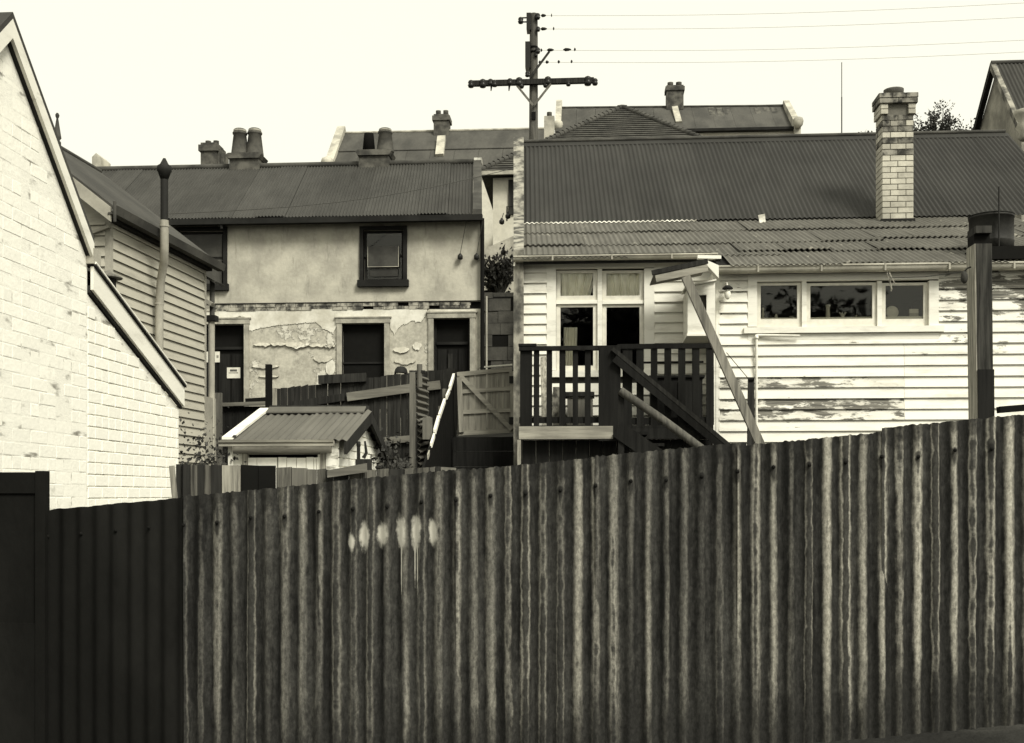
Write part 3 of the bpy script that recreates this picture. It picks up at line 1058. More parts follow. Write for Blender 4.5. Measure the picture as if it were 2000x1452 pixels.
# rear annexe: porch post, small canopy
c = WBF.X(413, 560, .10)
yb = LW + .28
MB(WBF).box(-.1, .03, LW + .03, LW + .36, zg, WBF.Y(410, 775, LW + .03).z).build('annexe_wall', 'cream_trim', wc)
z1 = WBF.Y(412, 628, yb).z
x_ = WBF.Y(413, 700, yb).x
MB(WBF).tube([(x_, yb, zg), (x_, yb, z1)], .045, 12).build('downpipe', 'pipe_pale', wc)
MB(WBF).box(x_ - .085, x_ + .075, yb - .07, yb + .07, z1, z1 + .075).build('rain_head', 'black_trim', wc)
MB(WBF).tube([(x_ + .01, yb, z1 + .075), (x_ + .01, yb, WBF.Y(410, 548, yb).z)], .035, 10).build('downpipe', 'ridge', wc)
a, b = WBF.Y(398, 585, yb - .1), WBF.Y(416, 596, yb - .1)
MB(WBF).bar((a.x, yb - .1, a.z), (b.x, yb - .1, b.z), .12, .05).build('bracket', 'cream_trim', wc)
a, b = WBF.Y(396, 538, yb), WBF.Y(430, 556, yb)
MB(WBF).bar((a.x, yb, a.z), (b.x, yb, b.z), .35, .03).build('canopy', 'ridge', wc)


# ================================================================== two-storey terrace house
TY = 25.0
TXL, TXR = W.Y(186, 322, TY + 3.2).x + .1, W.Y(941, 500, TY).x
TZE = W.Y(640, 430, TY).z                       # top of the wall
TZB = W.Y(690, 592, TY).z                       # string course
tgz = ground_z(-6, TY)
te = thing('terrace_house', 'two storey rendered house with peeling ground floor wall and corrugated roof', 'house', ((TXL + TXR) / 2, TY, tgz))


def rendered_wall(name, a, b, stain, sc=1.0):
    t = NT(name)
    n1 = t.noise((1, 1, 1), 1.3 * sc, 6, .62)
    n2 = t.noise((3, 3, .7), 1.6 * sc, 5, .6)
    n3 = t.noise((1, 1, 1), 14, 4, .6)
    col = t.mix(t.step(n1, .32, .68), tone(a), tone(b))
    col = t.mix(t.math('MULTIPLY', t.step(n2, .54, .74), .55), col, tone(stain))
    col = t.mul(col, t.math('MULTIPLY_ADD', n3, .28, .86))
    t.bump(t.math('ADD', n1, t.math('MULTIPLY', n3, .4)), .02, .5)
    return t.done(col, .92)


M['render_upper'] = rendered_wall('stained_upper_render', .32, .46, .17, 1.5)
def peeling_wall():
    """bare grey undercoat with islands of flaking white and hair cracks"""
    t = NT('bare_lower_render')
    n1 = t.noise((1, 1, 1), 1.7, 7, .68)
    n2 = t.noise((1, 1, 1), 4.5, 6, .7)
    n3 = t.noise((1, 1, 1), 18, 4, .6)
    col = t.mix(t.step(n2, .3, .7), tone(.33), tone(.48))
    isl = t.step(n1, .55, .59)
    col = t.mix(isl, col, t.mix(n2, tone(.42), tone(.66)))
    ring = t.math('SUBTRACT', t.step(n1, .535, .55), isl, clamp=True)
    col = t.mix(t.math('MULTIPLY', ring, .35), col, tone(.15))
    col = t.mul(col, t.math('MULTIPLY_ADD', n3, .36, .82))
    t.bump(t.math('ADD', t.math('MULTIPLY', isl, 1.0), t.math('MULTIPLY', n2, .5)), .02, .7)
    return t.done(col, .92)


M['render_lower'] = peeling_wall()
M['render_white'] = rendered_wall('flaking_white_render', .46, .68, .34, 1.8)
M['render_trim'] = rendered_wall('worn_surround', .24, .40, .15, 3)

up1 = W.rect(710, 450, 788, 548, TY)
up2 = W.rect(349, 452, 437, 556, TY)
lw1 = W.rect(668, 632, 751, 800, TY)
dr1 = W.rect(392, 634, 477, 868, TY)
dr2 = W.rect(847, 622, 918, 868, TY)
zfl = tgz - .1
dr1 = (dr1[0], dr1[1], zfl, dr1[3])
dr2 = (dr2[0], dr2[1], zfl, dr2[3])
holes_wall(MB(), TXL, TXR, TZB + .002, TZE, [up1, up2], TY, TY + .4).build('upper_wall', 'render_upper', te)
holes_wall(MB(), TXL, TXR, zfl - .3, TZB - .16, [lw1, dr1, dr2], TY + .012, TY + .4).build('lower_wall', 'render_lower', te)
MB().box(TXL, TXR - 1.5, TY + 5.6, TY + 6, zfl - .3, TZE - .2).build('rear_wall', 'render_upper', te)
MB().box(TXL + .004, TXL + .3, TY + .41, TY + 5.59, zfl - .3, TZE - .004).build('end_wall', 'render_upper', te)
# the plot narrows to the rear, so the right end wall runs back at a slant and carries the gable
SKEW = 1.15
_zr = W.Y(560, 330, TY + 3.2).z
v_ = []
for dx in (-.3, -.004):
    for (yy_, zz_) in ((TY + .41, zfl - .3), (TY + 5.59, zfl - .3), (TY + 5.59, TZE - .1), (TY + 3.2, _zr - .12), (TY + .41, TZE)):
        v_.append((TXR + dx - SKEW * (yy_ - TY) / 5.6, yy_, zz_))
MB().add(v_, [(4, 3, 2, 1, 0), (5, 6, 7, 8, 9)] + [(i, (i + 1) % 5, 5 + (i + 1) % 5, 5 + i) for i in range(5)]).build('end_wall', 'render_upper', te)
# string course of worn bricks: two rows of little headers, too small to pick apart
m = MB()
for row in range(2):
    x = TXL + row * .1
    while x < TXR - .3:
        wd = rnd.choice([.11, .22, .225, .23])
        d = rnd.uniform(.0, .02)
        if rnd.random() < .93:
            m.box(x + .004, x + wd, TY - d, TY + .055, TZB - .155 + row * .078, TZB - .155 + row * .078 + rnd.uniform(.066, .075))
        x += wd + .006
sc_ = m.build('string_course', mottled('string_course_brick', .05, .36, scale=(1, 1, 1), sc=5, vary=0, lo=.40, hi=.62), te)
sc_['kind'] = 'stuff'
MB().box(TXL, TXR, TY + .06, TY + .39, TZB - .158, TZB).build('band_backing', 'near_black', te)
MB().box(TXL, TXR, TY - .022, TY + .05, TZB + .003, TZB + .022).build('drip_ledge', 'timber_dark', te)

# plaster that still clings below the string course: ragged sheets with real thickness


def ragged(edge, top_py, y, th, seed, rag=3.0):
    """edge: px, py along the torn lower edge"""
    r = random.Random(seed)
    pts = []
    for (a, b) in zip(edge, edge[1:]):
        n = max(3, int(abs(b[0] - a[0]) / 1.8))
        for i in range(n):
            t = i / n
            q_ = lerp(a[0], b[0], t)
            pts.append((q_, lerp(a[1], b[1], t) + rag * (1.3 * mnoise.noise((q_ * .11, seed, 0)) + 1.2 * mnoise.noise((q_ * .45, seed, 3))) + r.uniform(-.7, .7)))
    pts.append(edge[-1])
    low = [W.Y(p[0], p[1], y) for p in pts]
    top = [W.Y(p[0], top_py, y) for p in pts]
    m = MB()
    n = len(pts)
    v = [(p.x, y, q.z) for p, q in zip(low, low)] + [(p.x, y, q.z) for p, q in zip(low, top)]
    v += [(a[0], y + th, a[2]) for a in v]
    fs = []
    for i in range(n - 1):
        fs.append((i, i + 1, n + i + 1, n + i))
        fs.append((i, 2 * n + i, 2 * n + i + 1, i + 1))
    m.add(v, fs)
    return m


ragged([(484, 640), (492, 648), (505, 641), (520, 640), (540, 636), (560, 634), (600, 631), (618, 630), (628, 640), (640, 646), (650, 652), (657, 638)], 604.5, TY - .003, .015, 1, 2.2).build('plaster_sheet', 'render_white', te)
ragged([(762, 640), (770, 655), (778, 640), (790, 634), (806, 627), (822, 630), (834, 612)], 604.5, TY - .003, .015, 2, 2.2).build('plaster_sheet', 'render_white', te)
ragged([(398, 622), (430, 624), (470, 618), (484, 622)], 604.5, TY - .001, .013, 3, 1).build('plaster_sheet', 'render_white', te)
ragged([(840, 610), (880, 611), (930, 612)], 604.5, TY - .001, .013, 4, .8).build('plaster_sheet', 'render_white', te)
ragged([(657, 622), (700, 620), (762, 622)], 604.5, TY + .001, .011, 14, .8).build('plaster_sheet', 'render_white', te)


def flake(pxs, top, bot, seed, th=.03, mat='render_white'):
    r = random.Random(seed)
    n = 14
    up, lo = [], []
    for i in range(n + 1):
        t = i / n
        e = sin(pi * t) ** .6
        mid = (top + bot) / 2 + 2.2 * mnoise.noise((seed * 7.1, t * 6, 0))
        f1, f2 = 1 + .5 * mnoise.noise((seed, t * 5, 3)), 1 + .5 * mnoise.noise((seed, t * 5, 9))
        up.append(W.Y(lerp(pxs[0], pxs[1], t), mid - (bot - top) / 2 * e * f1, TY))
        lo.append(W.Y(lerp(pxs[0], pxs[1], t), mid + (bot - top) / 2 * e * f2, TY))
    k = n + 1
    v = [(p.x, TY - .0, p.z) for p in up] + [(p.x, TY - th, p.z) for p in lo] + [(p.x, TY + .012, p.z + .004) for p in lo]
    fs = []
    for i in range(n):
        fs.append((i, i + 1, k + i + 1, k + i))
        fs.append((k + i, k + i + 1, 2 * k + i + 1, 2 * k + i))
    MB().add(v, fs).build('plaster_blister', mat, te)


flake((495, 530), 670, 677, 5, .03, 'render_lower')
flake((528, 560), 669, 676, 6, .035, 'render_lower')
flake((556, 606), 668, 680, 7, .04, 'render_lower')
flake((600, 640), 672, 678, 8, .03, 'render_lower')
flake((632, 656), 670, 680, 9, .035, 'render_lower')
flake((492, 545), 712, 720, 10, .025, 'render_lower')
flake((505, 545), 733, 738, 11, .028, 'render_lower')
flake((612, 650), 693, 708, 12, .018, 'render_lower')
flake((636, 655), 700, 735, 13, .012)
flake((768, 800), 678, 690, 15, .022)
flake((806, 824), 668, 684, 16, .016)
flake((770, 812), 700, 712, 17, .018, 'render_lower')

# surrounds of the ground floor openings


def surround(h, wd, side='LRT', mat='render_trim'):
    if 'L' in side:
        MB().box(h[0] - wd, h[0], TY - .035, TY + .12, h[2], h[3] + .002).build('surround', mat, te)
    if 'R' in side:
        MB().box(h[1], h[1] + wd, TY - .035, TY + .12, h[2], h[3] + .002).build('surround', mat, te)
    MB().box(h[0] - wd - .02, h[1] + wd + .02, TY - .045, TY + .12, h[3] + .004, h[3] + wd).build('surround', mat, te)
    MB().box(h[0] - wd - .05, h[1] + wd + .05, TY - .060, TY + .1, h[3] + wd + .002, h[3] + wd + .03).build('cornice', mat, te)


for h in (lw1, dr1, dr2):
    surround(h, .115)
# ground floor window and doors
MB().box(lw1[0], lw1[1], TY + .14, TY + .17, lw1[2], lw1[3]).build('window_board', 'near_black', te)
z_ = W.Y(710, 708, TY).z
MB().box(lw1[0] + .02, lw1[1] - .02, TY + .11, TY + .137, z_ - .02, z_ + .02).build('meeting_rail', 'black_trim', te)
for h, nm in ((dr1, 'door'), (dr2, 'door')):
    zt_ = h[2] + (h[3] - h[2]) * .80
    d = MB().box(h[0] + .05, h[1] - .05, TY + .16, TY + .20, h[2], zt_).build('door', 'near_black', te)
    MB().box(h[0] + .05, h[1] - .05, TY + .10, TY + .19, zt_, zt_ + .06).build('transom', 'black_trim', d)
    MB().box(h[0] + .05, h[1] - .05, TY + .18, TY + .19, zt_ + .06, h[3]).build('fanlight', 'near_black', d)
    w3 = (h[1] - h[0] - .1)
    for k in range(3):
        MB().box(h[0] + .05 + w3 * (k + .08) / 3, h[0] + .05 + w3 * (k + .92) / 3, TY + .145, TY + .16, h[2] + .1, zt_ - .1).build('door_board', 'timber_black', d)
    for x0, x1 in ((h[0], h[0] + .05), (h[1] - .05, h[1])):
        MB().box(x0, x1, TY + .13, TY + .25, h[2], h[3]).build('door_jamb', 'black_trim', te)
c = W.Y(878, 690, TY)
MB().box(c.x - .05, c.x + .05, TY + .12, TY + .143, zfl, c.z).build('door_batten', 'timber_dark', te)

# upper windows
for h, lite in ((up1, True), (up2, False)):
    fw = .085
    f = MB()
    f.box(h[0] - fw, h[0], TY - .05, TY + .1, h[2], h[3])
    f.box(h[1], h[1] + fw, TY - .05, TY + .1, h[2], h[3])
    f.box(h[0] - fw, h[1] + fw, TY - .053, TY + .1, h[3] + .001, h[3] + .085)
    win = f.build('window', 'black_trim', te)
    MB().box(h[0] - fw - .04, h[1] + fw + .04, TY - .11, TY + .1, h[2] - .15, h[2] - .003).build('sill', 'black_trim', win)
    zm = (h[2] + h[3]) / 2
    sx = .055
    for (a, b, yy) in ((zm - .02, h[3], .07), (h[2], zm + .02, .11)):
        s = MB()
        s.box(h[0], h[0] + sx, TY + yy, TY + yy + .035, a, b)
        s.box(h[1] - sx, h[1], TY + yy, TY + yy + .035, a, b)
        s.box(h[0] + sx, h[1] - sx, TY + yy, TY + yy + .035, a, a + .05)
        s.box(h[0] + sx, h[1] - sx, TY + yy, TY + yy + .035, b - .05, b)
        s.build('sash', 'black_trim', win)
        MB().sheet(h[0] + sx, h[1] - sx, TY + yy + .018, a + .05, b - .05).build('pane', 'glass', win)
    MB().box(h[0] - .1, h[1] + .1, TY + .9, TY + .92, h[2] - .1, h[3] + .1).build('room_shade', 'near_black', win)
    if lite:
        q = W.rect(719, 482, 778, 521, TY + .06)
        MB().box(q[0], q[1], TY + .045, TY + .052, q[2], q[3]).build('pane', mottled('pane_reflection', .035, .06, sc=2, vary=0, rough=.3), win)  # grey reflection painted onto an opaque pane
        m = MB()
        m.box(q[0] - .012, q[0], TY + .04, TY + .055, q[2], q[3])
        m.box(q[1], q[1] + .012, TY + .04, TY + .055, q[2], q[3])
        m.box(q[0] - .012, q[1] + .012, TY + .04, TY + .055, q[2] - .012, q[2])
        m.build('glazing_bead', 'stack_pale', win)
        q = W.rect(722, 525, 777, 540, TY + .06)
        MB().box(q[0], q[1], TY + .09, TY + .095, q[2], q[3]).build('pane', mottled('pane_reflection_low', .03, .045, sc=2, vary=0, rough=.3), win)  # fainter reflection, likewise painted as a flat grey
    else:
        q = W.rect(412, 470, 430, 556, TY + .06)
        MB().box(h[0] + .06, h[1] - .06, TY + .06, TY + .066, h[2] + .02, zm - .03).build('pane', mottled('pane_reflection_grey', .05, .08, sc=2, vary=0, rough=.3), win)  # reflected grey put into the colour of both panes
        MB().box(h[0] + .06, h[1] - .06, TY + .06, TY + .066, zm + .03, h[3] - .06).build('pane', mottled('pane_reflection_upper', .045, .07, sc=2, vary=0, rough=.3), win)

# roof
TRD = TY + 3.2
pe = W.Y(640, 423, TY - .28)
pr = W.Y(560, 326, TRD)
SHX = W.Y(930, 320, TRD).x - W.Y(930, 420, TY - .28).x
v = Vector((SHX, TRD - (TY - .28), pr.z - pe.z))
Lr = v.length
xw = W.Y(926, 400, TY).x
sw = 8 * .0762
nshe = int(round((xw - (TXL - .1)) / sw))
TX0 = xw - nshe * sw
for i in range(nshe):
    m = MB()
    x0 = TX0 + i * sw
    lift = rnd.choice([0, .006, .022]) + (.004 if i % 2 else 0)
    m.corr((x0 + (.3 if i == 0 else 0), TY - .28, pe.z + lift), (1, 0, 0), v, sw - (.3 if i == 0 else 0) + (.0762 * .6 if i < nshe - 1 else 0), Lr, pitch=.0762, amp=.015, per=8, nv=1)
    m.build('roof_sheet', 'roof_terrace', te)
m = MB()
_x0, _x1, _x2 = TXL - .1, xw + SHX - .4, xw - 1.2
m.hexa([(_x0, TRD - .04, pr.z - .08), (_x1 + .4, TRD - .04, pr.z - .08), (_x2, TRD + 3.3, pe.z - .1), (_x0, TRD + 3.3, pe.z - .1),
        (_x0, TRD - .04, pr.z - .02), (_x1 + .4, TRD - .04, pr.z - .02), (_x2, TRD + 3.3, pe.z - .05), (_x0, TRD + 3.3, pe.z - .05)])
m.build('rear_roof', 'roof_terrace', te)
MB().tube([(TXL - .1, TRD, pr.z + .03), (xw + SHX, TRD, pr.z + .03)], .075, 10).build('ridge_cap', 'ridge', te)
m = MB()
x = TXL - .1
while x < xw:
    m.box(x, x + .05, TRD - .18, TRD - .05, pr.z - .14, pr.z - .01)
    x += .0762
# parapet strip at the right end of the roof
a, b = (TY - .30, pe.z - .02), (TRD + .02, pr.z - .02)
m = MB()
x0, x1 = xw + .004, W.Y(944, 400, TY).x
m.hexa([(x0, a[0], a[1]), (x1, a[0], a[1]), (x1 + SHX, b[0], b[1]), (x0 + SHX, b[0], b[1]), (x0, a[0], a[1] + .12), (x1, a[0], a[1] + .12), (x1 + SHX, b[0], b[1] + .12), (x0 + SHX, b[0], b[1] + .12)])
m.build('verge_board', 'ridge', te)
for px in (930, 938):
    c = W.Y(px, 314, TRD)
    MB().box(c.x - .05, c.x + .045, TRD - .05, TRD + .1, c.z - .08, c.z + .06).build('ridge_end', 'ridge_light', te)
MB().box(TXL, W.Y(945, 430, TY).x, TY - .36, TY - .26, pe.z - .15, pe.z - .025).build('gutter', 'black_trim', te)
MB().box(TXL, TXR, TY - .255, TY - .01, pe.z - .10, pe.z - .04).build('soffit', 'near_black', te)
c = W.Y(942, 500, TY - .1)
MB().tube([(c.x, TY - .1, zfl), (c.x, TY - .1, pe.z - .06)], .045, 10).build('downpipe', 'near_black', te)
MB().tube([(c.x + .09, TY - .06, zfl), (c.x + .09, TY - .06, W.Y(945, 580, TY).z)], .022, 8).build('conduit', 'pipe_pale', te)
c = W.Y(431, 436, TY - .3)
MB().tube([(c.x, TY - .3, c.z + .03), (c.x + .02, TY - .3, c.z - .13)], [.05, .03], 8).build('gutter_outlet', 'black_trim', te)
# wall insulators with lead-in wires
for px, py in ((899, 502), (931, 502)):
    c = W.Y(px, py, TY - .06)
    m = MB()
    m.lathe([(.035, -.07), (.06, -.05), (.06, .02), (.035, .05), (.02, .07)], (c.x, TY - .09, c.z), 12)
    ins = m.build('insulator', 'porcelain', te)
    MB().tube([(c.x, TY - .09, c.z), (c.x, TY, c.z)], .012, 6).build('insulator_pin', 'pipe_black', ins)
    d = W.Y(px + 12, 432, TY - .3)
    MB().tube([(c.x, TY - .09, c.z + .06), (d.x, TY - .3, d.z)], .007, 5).build('lead_in_wire', 'wire', ins)
# two chimneys with clay pots on the ridge
def pot(parent, x, y, z, r0, r1, h, rim=True, mat='clay'):
    m = MB()
    if rim:
        m.lathe([(r0, 0), (r0 * 1.02, .03), (r0, .06), (r1, h * .78), (r1 * 1.14, h * .80), (r1 * 1.16, h * .86), (r1 * .98, h * .88), (r1 * .98, h * .97), (r1 * .78, h), (r1 * .7, h - .08)], (x, y, z), 18)
    else:
        m.lathe([(r0, 0), (r1, h * .96), (r1 * .98, h), (r1 * .8, h - .03)], (x, y, z), 16)
    p = m.build('chimney_pot', mat, parent)
    if rim:
        MB().lathe([(r1 * 1.0, 0), (r1 * 1.02, 0.002), (r1 * 1.02, h * .055), (r1, h * .06)], (x, y, z + h * .885), 18).build('pot_band', 'clay_pale', p)
    return p


CYY = TRD + .05
for (l, r, pots, ty_, mats) in ((449, 514, ((468, True), (497, True)), 306, ('clay', 'clay')), (700, 766, ((720, False), (752, True)), 300, ('near_black', 'clay'))):
    q = W.rect(l, ty_, r, 330, CYY)
    ch = thing('chimney', 'terrace ridge chimney with two equal flared clay pots' if l < 500 else 'terrace ridge chimney with one black and one flared clay pot', 'chimney', ((q[0] + q[1]) / 2, CYY, q[2]))
    MB().box(q[0] + .05, q[1] - .05, CYY - .22, CYY + .3, q[2] - .6, q[3] - .12).build('stack', 'stack', ch)
    MB().prism([(q[0] + .03, q[3] - .119), (q[1] - .03, q[3] - .119), (q[1] + .03, q[3] - .02), (q[1] - .04, q[3] + .02), (q[0] + .04, q[3] + .02), (q[0] - .03, q[3] - .02)], 'y', CYY - .28, CYY + .36).build('stack_cap', 'stack', ch)
    for (px, rim), mt in zip(pots, mats):
        b = W.Y(px, ty_ + 2, CYY)
        t_ = W.Y(px, 255 if rim else 264, CYY)
        k = 2200 / (CYY * 1.01)
        pot(ch, b.x, CYY + .03, q[3] + .018, 17 / k if rim else 13 / k, 12.5 / k if rim else 9.5 / k, t_.z - b.z, rim, mt)

# notices pasted up by the left door
for (l, t_, r, b, full) in ((443, 718, 469, 739, True), (401, 687, 429, 708, False)):
    q = W.rect(l, t_, r, b, TY + .12)
    n = thing('paper_notice', 'white paper notice with bold black heading on the left dark door' if full else 'blank looking white paper notice higher up beside the pale downpipe', 'notice', ((q[0] + q[1]) / 2, TY + .12, q[2]))
    MB().box(q[0], q[1], TY + .128, TY + .131, q[2], q[3]).build('sheet', 'paper', n)
    if full:
        ww = q[1] - q[0]
        hh = q[3] - q[2]
        rr = random.Random(4)
        for k in range(6):                    # heading: a row of heavy letters too small to read
            x0 = q[0] + ww * (.24 + k * .088)
            MB().box(x0, x0 + ww * .072, TY + .1255, TY + .1275, q[2] + hh * .62, q[2] + hh * .82).build('heading_letter', 'ink', n)
        for j in range(2):
            x0 = q[0] + ww * .14
            while x0 < q[0] + ww * .84:
                l_ = ww * rr.uniform(.03, .09)
                MB().box(x0, x0 + l_, TY + .126, TY + .1275, q[2] + hh * (.44 - j * .0), q[2] + hh * .55).build('printed_word', 'ink_soft', n)
                x0 += l_ + ww * .025
            break
    else:
        for k in range(3):
            x0 = q[1] - (q[1] - q[0]) * (.22 - k * .05)
            MB().box(x0, x0 + .012, TY + .126, TY + .1275, q[2] + .1, q[2] + .16).build('printed_word', 'ink_soft', n)

# ================================================================== brick outhouse with a corrugated roof
SX1 = None
d0 = 11.0
SYf, SYr, SYb = 10.95, 12.15, 13.1
sxL = W.Y(447, 880, SYf).x
sxR = W.Y(660, 880, SYf).x
zE = W.Y(560, 862, SYf - .12).z                 # eave
zR = W.Y(590, 801, SYr).z                       # ridge
oh = thing('outhouse', 'small whitewashed brick outhouse with corrugated iron roof behind the low paling fence', 'shed', ((sxL + sxR) / 2, 12, ground_z(-3, 12)))
zb0 = ground_z(-3, 11) - .2
m = MB()
m.box(sxL, sxR, SYf + .08, SYf + .1, zb0, zE - .1)
m.build('front_backing', 'near_black', oh)
m = MB()
m.prism([(SYf, zb0), (SYb, zb0), (SYb, zE - .02), (SYr, zR - .12), (SYf, zE - .02)], 'x', sxR - .2, sxR)
gw = m.build('gable_wall', 'lime_mortar', oh)
MB().box(sxL, sxL + .12, SYf + .11, SYb, zb0, zE - .03).build('side_wall', 'lime_mortar', oh)
MB().box(sxL + .13, sxR - .21, SYb - .12, SYb, zb0, zE - .03).build('rear_wall', 'lime_mortar', oh)
bxs = BX
BX = sxR + .055
rr = random.Random(11)
zrow = W.X(690, 912, sxR).z - .1
row = 0
while zrow < zR:
    y = SYf - (0 if row % 2 else .115)
    while y < SYb:
        a, b = max(y, SYf), min(y + .23, SYb)
        mid = (a + b) / 2
        lim = (zE - .02) + (zR - .12 - zE + .02) * (1 - abs(mid - SYr) / (SYr - SYf)) if abs(mid - SYr) < (SYr - SYf) else zE - .05
        if b - a > .04 and zrow + CH * .7 < lim:
            piece('brick', brick_mesh(round((b - a - .01) / .01) * .01, .03, CH - .012, 'brick_shed'), gw, (sxR - .020 + rr.uniform(-.002, .002), mid, zrow + CH / 2), (0, 0, pi / 2))
        y += .23
    zrow += CH
    row += 1
BX = bxs
# front: fascia, gutter, brick pier, boarded opening
p = lambda px, py: W.Y(px, py, SYf)
xo0, xo1 = p(484, 900).x, p(626, 900).x
MB().box(sxL + .05, sxR - .06, SYf - .03, SYf + .0, p(560, 885).z, p(560, 866).z).build('fascia', 'timber_pale_h', oh)
MB().box(sxL + .02, xo0 - .03, SYf + .005, SYf + .078, zb0, p(460, 886).z).build('front_pier', 'brick_shed', oh)
MB().box(xo1 + .035, sxR - .02, SYf + .02, SYf + .078, zb0, p(640, 886).z).build('front_pier', 'brick_shed', oh)
for px0, px1 in ((474, 484), (626, 637)):
    MB().box(p(px0, 900).x, p(px1, 900).x, SYf - .02, SYf + .05, zb0, p(560, 886).z).build('door_post', 'timber_pale', oh)
MB().box(xo0, xo1, SYf - .01, SYf + .02, p(560, 888).z, p(560, 885).z + .002).build('lintel', 'timber_pale_h', oh)
xe = [484, 502, 541.5, 543, 560, 579, 598, 613, 618, 625.5]
for a, b in zip(xe, xe[1:]):
    if b - a < 3:
        continue
    MB().box(p(a, 900).x + .003, p(b, 900).x - .003, SYf - .004, SYf + .02, zb0, p(560, 894).z + rnd.uniform(-.004, .004)).build('door_board', plain('fresh_white_paint', .92, .6), oh)
m = MB()
a_, b_ = W.Y(450, 868, SYf - .06), W.Y(454, 910, SYf - .06)
m.bar((a_.x, SYf - .06, a_.z), (b_.x, SYf - .06, zb0), .035, .04)
m.build('corner_post', 'white_boards_clean', oh)
# roof
eY, eZ = SYf - .07, zE + .0
v = Vector((0, SYr - eY, zR - .02 - eZ))
rL, rR = W.Y(452, 850, eY).x, W.Y(668, 850, eY).x + .05
for i in range(2):
    ww = (rR - rL) / 2
    MB().corr((rL + i * ww, eY, eZ + .012 * i), (1, 0, 0), v, ww + (.03 if i == 0 else 0), v.length, amp=.0095, per=10, nv=6, jit=.006).build('roof_sheet', 'roof_shed', oh)
v2 = Vector((0, SYb + .15 - SYr, -(zR - eZ)))
MB().corr((rR, SYr, zR - .02), (-1, 0, 0), v2, rR - rL, v2.length, amp=.0095, per=6).build('roof_sheet', 'roof_shed', oh)
m = MB()
m.hexa([(rL + .02, SYr - .15, zR - .045), (rR - .06, SYr - .15, zR - .045), (rR - .06, SYr, zR + .03), (rL + .02, SYr, zR + .03),
        (rL + .02, SYr - .15, zR - .03), (rR - .06, SYr - .15, zR - .03), (rR - .06, SYr, zR + .045), (rL + .02, SYr, zR + .045)])
m.build('ridge_cap', 'roof_shed', oh)
MB().box(rL + .02, rR - .06, SYr - .02, SYr + .14, zR + .0, zR + .05).build('ridge_board', 'timber_dark', oh)
# white barge at the left, gutter in front, dark barges on the gable
m = MB()
w_ = .10
m.hexa([(rL - w_ + .01, eY - .02, eZ + .02), (rL + .02, eY - .02, eZ + .02), (rL + .02, SYr, zR + .0), (rL - w_ + .01, SYr, zR + .0),
        (rL - w_ + .01, eY - .02, eZ + .045), (rL + .02, eY - .02, eZ + .045), (rL + .02, SYr, zR + .025), (rL - w_ + .01, SYr, zR + .025)])
m.build('barge_cap', 'barge_white', oh)
g0, g1 = rL - w_, W.Y(655, 855, eY).x
MB().prism([(eY - .09, eZ - .05), (eY - .02, eZ - .05), (eY - .02, eZ + .0), (eY - .105, eZ + .012), (eY - .10, eZ - .012), (eY - .085, eZ - .02)], 'x', g0, g1).build('gutter', 'timber_pale_h', oh)
for (a, b) in (((eY, eZ), (SYr, zR - .02)), ((SYr, zR - .02), (SYb + .15, eZ - .02))):
    m = MB()
    m.hexa([(rR - .03, a[0], a[1] - .13), (rR + .0, a[0], a[1] - .13), (rR + .0, b[0], b[1] - .13), (rR - .03, b[0], b[1] - .13),
            (rR - .03, a[0], a[1] - .012), (rR + .0, a[0], a[1] - .012), (rR + .0, b[0], b[1] - .012), (rR - .03, b[0], b[1] - .012)])
    m.build('barge_board', 'timber_dark', oh)
# black tap and pipe against its gable
c = W.Y(706, 905, 11.3)
m = MB()
tp = thing('standpipe', 'short black standpipe with upright handles by the outhouse gable', 'pipe', (c.x, 11.3, ground_z(c.x, 11.3)))
z = lambda py: W.Y(706, py, 11.3).z
MB().tube([(c.x - .03, 11.3, ground_z(c.x, 11.3) - .1), (c.x - .03, 11.3, z(870))], .018, 10).build('riser', 'pipe_black', tp)
MB().tube([(c.x + .02, 11.3, z(895)), (c.x + .05, 11.3, z(885)), (c.x + .035, 11.3, z(862))], [.02, .016, .010], 8).build('handle', 'pipe_black', tp)
MB().lathe([(.012, -.03), (.022, -.02), (.022, .02), (.010, .03)], (c.x - .03, 11.3, z(868)), 10).build('valve', 'pipe_black', tp)
MB().box(c.x - .06, c.x + .10, 11.28, 11.34, z(915) - .3, z(897)).build('block', 'timber_dark', tp)

# ================================================================== yard fences behind the outhouse
BY = 17.0
bf = thing('yard_fence', 'tall dark paling fence climbing the slope below the rendered terrace', 'fence', (W.Y(700, 850, BY).x, BY, ground_z(-3.5, BY)))
topl = lambda px: table([(430, 766), (536, 760), (620, 750), (700, 742), (760, 734), (805, 729), (880, 720)], px)
px = 536.0
while px < 884:
    wd = rnd.uniform(11, 15)
    p0, p1 = W.Y(px, topl(px) + rnd.uniform(-2, 2), BY), W.Y(px + wd, topl(px + wd) + rnd.uniform(-1.5, 1.5), BY)
    dy = rnd.uniform(-.008, .008)
    zb = ground_z(p0.x, BY) - .3
    MB().hexa([(p0.x, BY + dy, zb), (p1.x - .006, BY + dy, zb), (p1.x - .006, BY + dy + .02, zb), (p0.x, BY + dy + .02, zb),
               (p0.x, BY + dy, p0.z), (p1.x - .006, BY + dy, p1.z), (p1.x - .006, BY + dy + .02, p1.z), (p0.x, BY + dy + .02, p0.z)]).build('paling', 'timber_dark', bf)
    px += wd
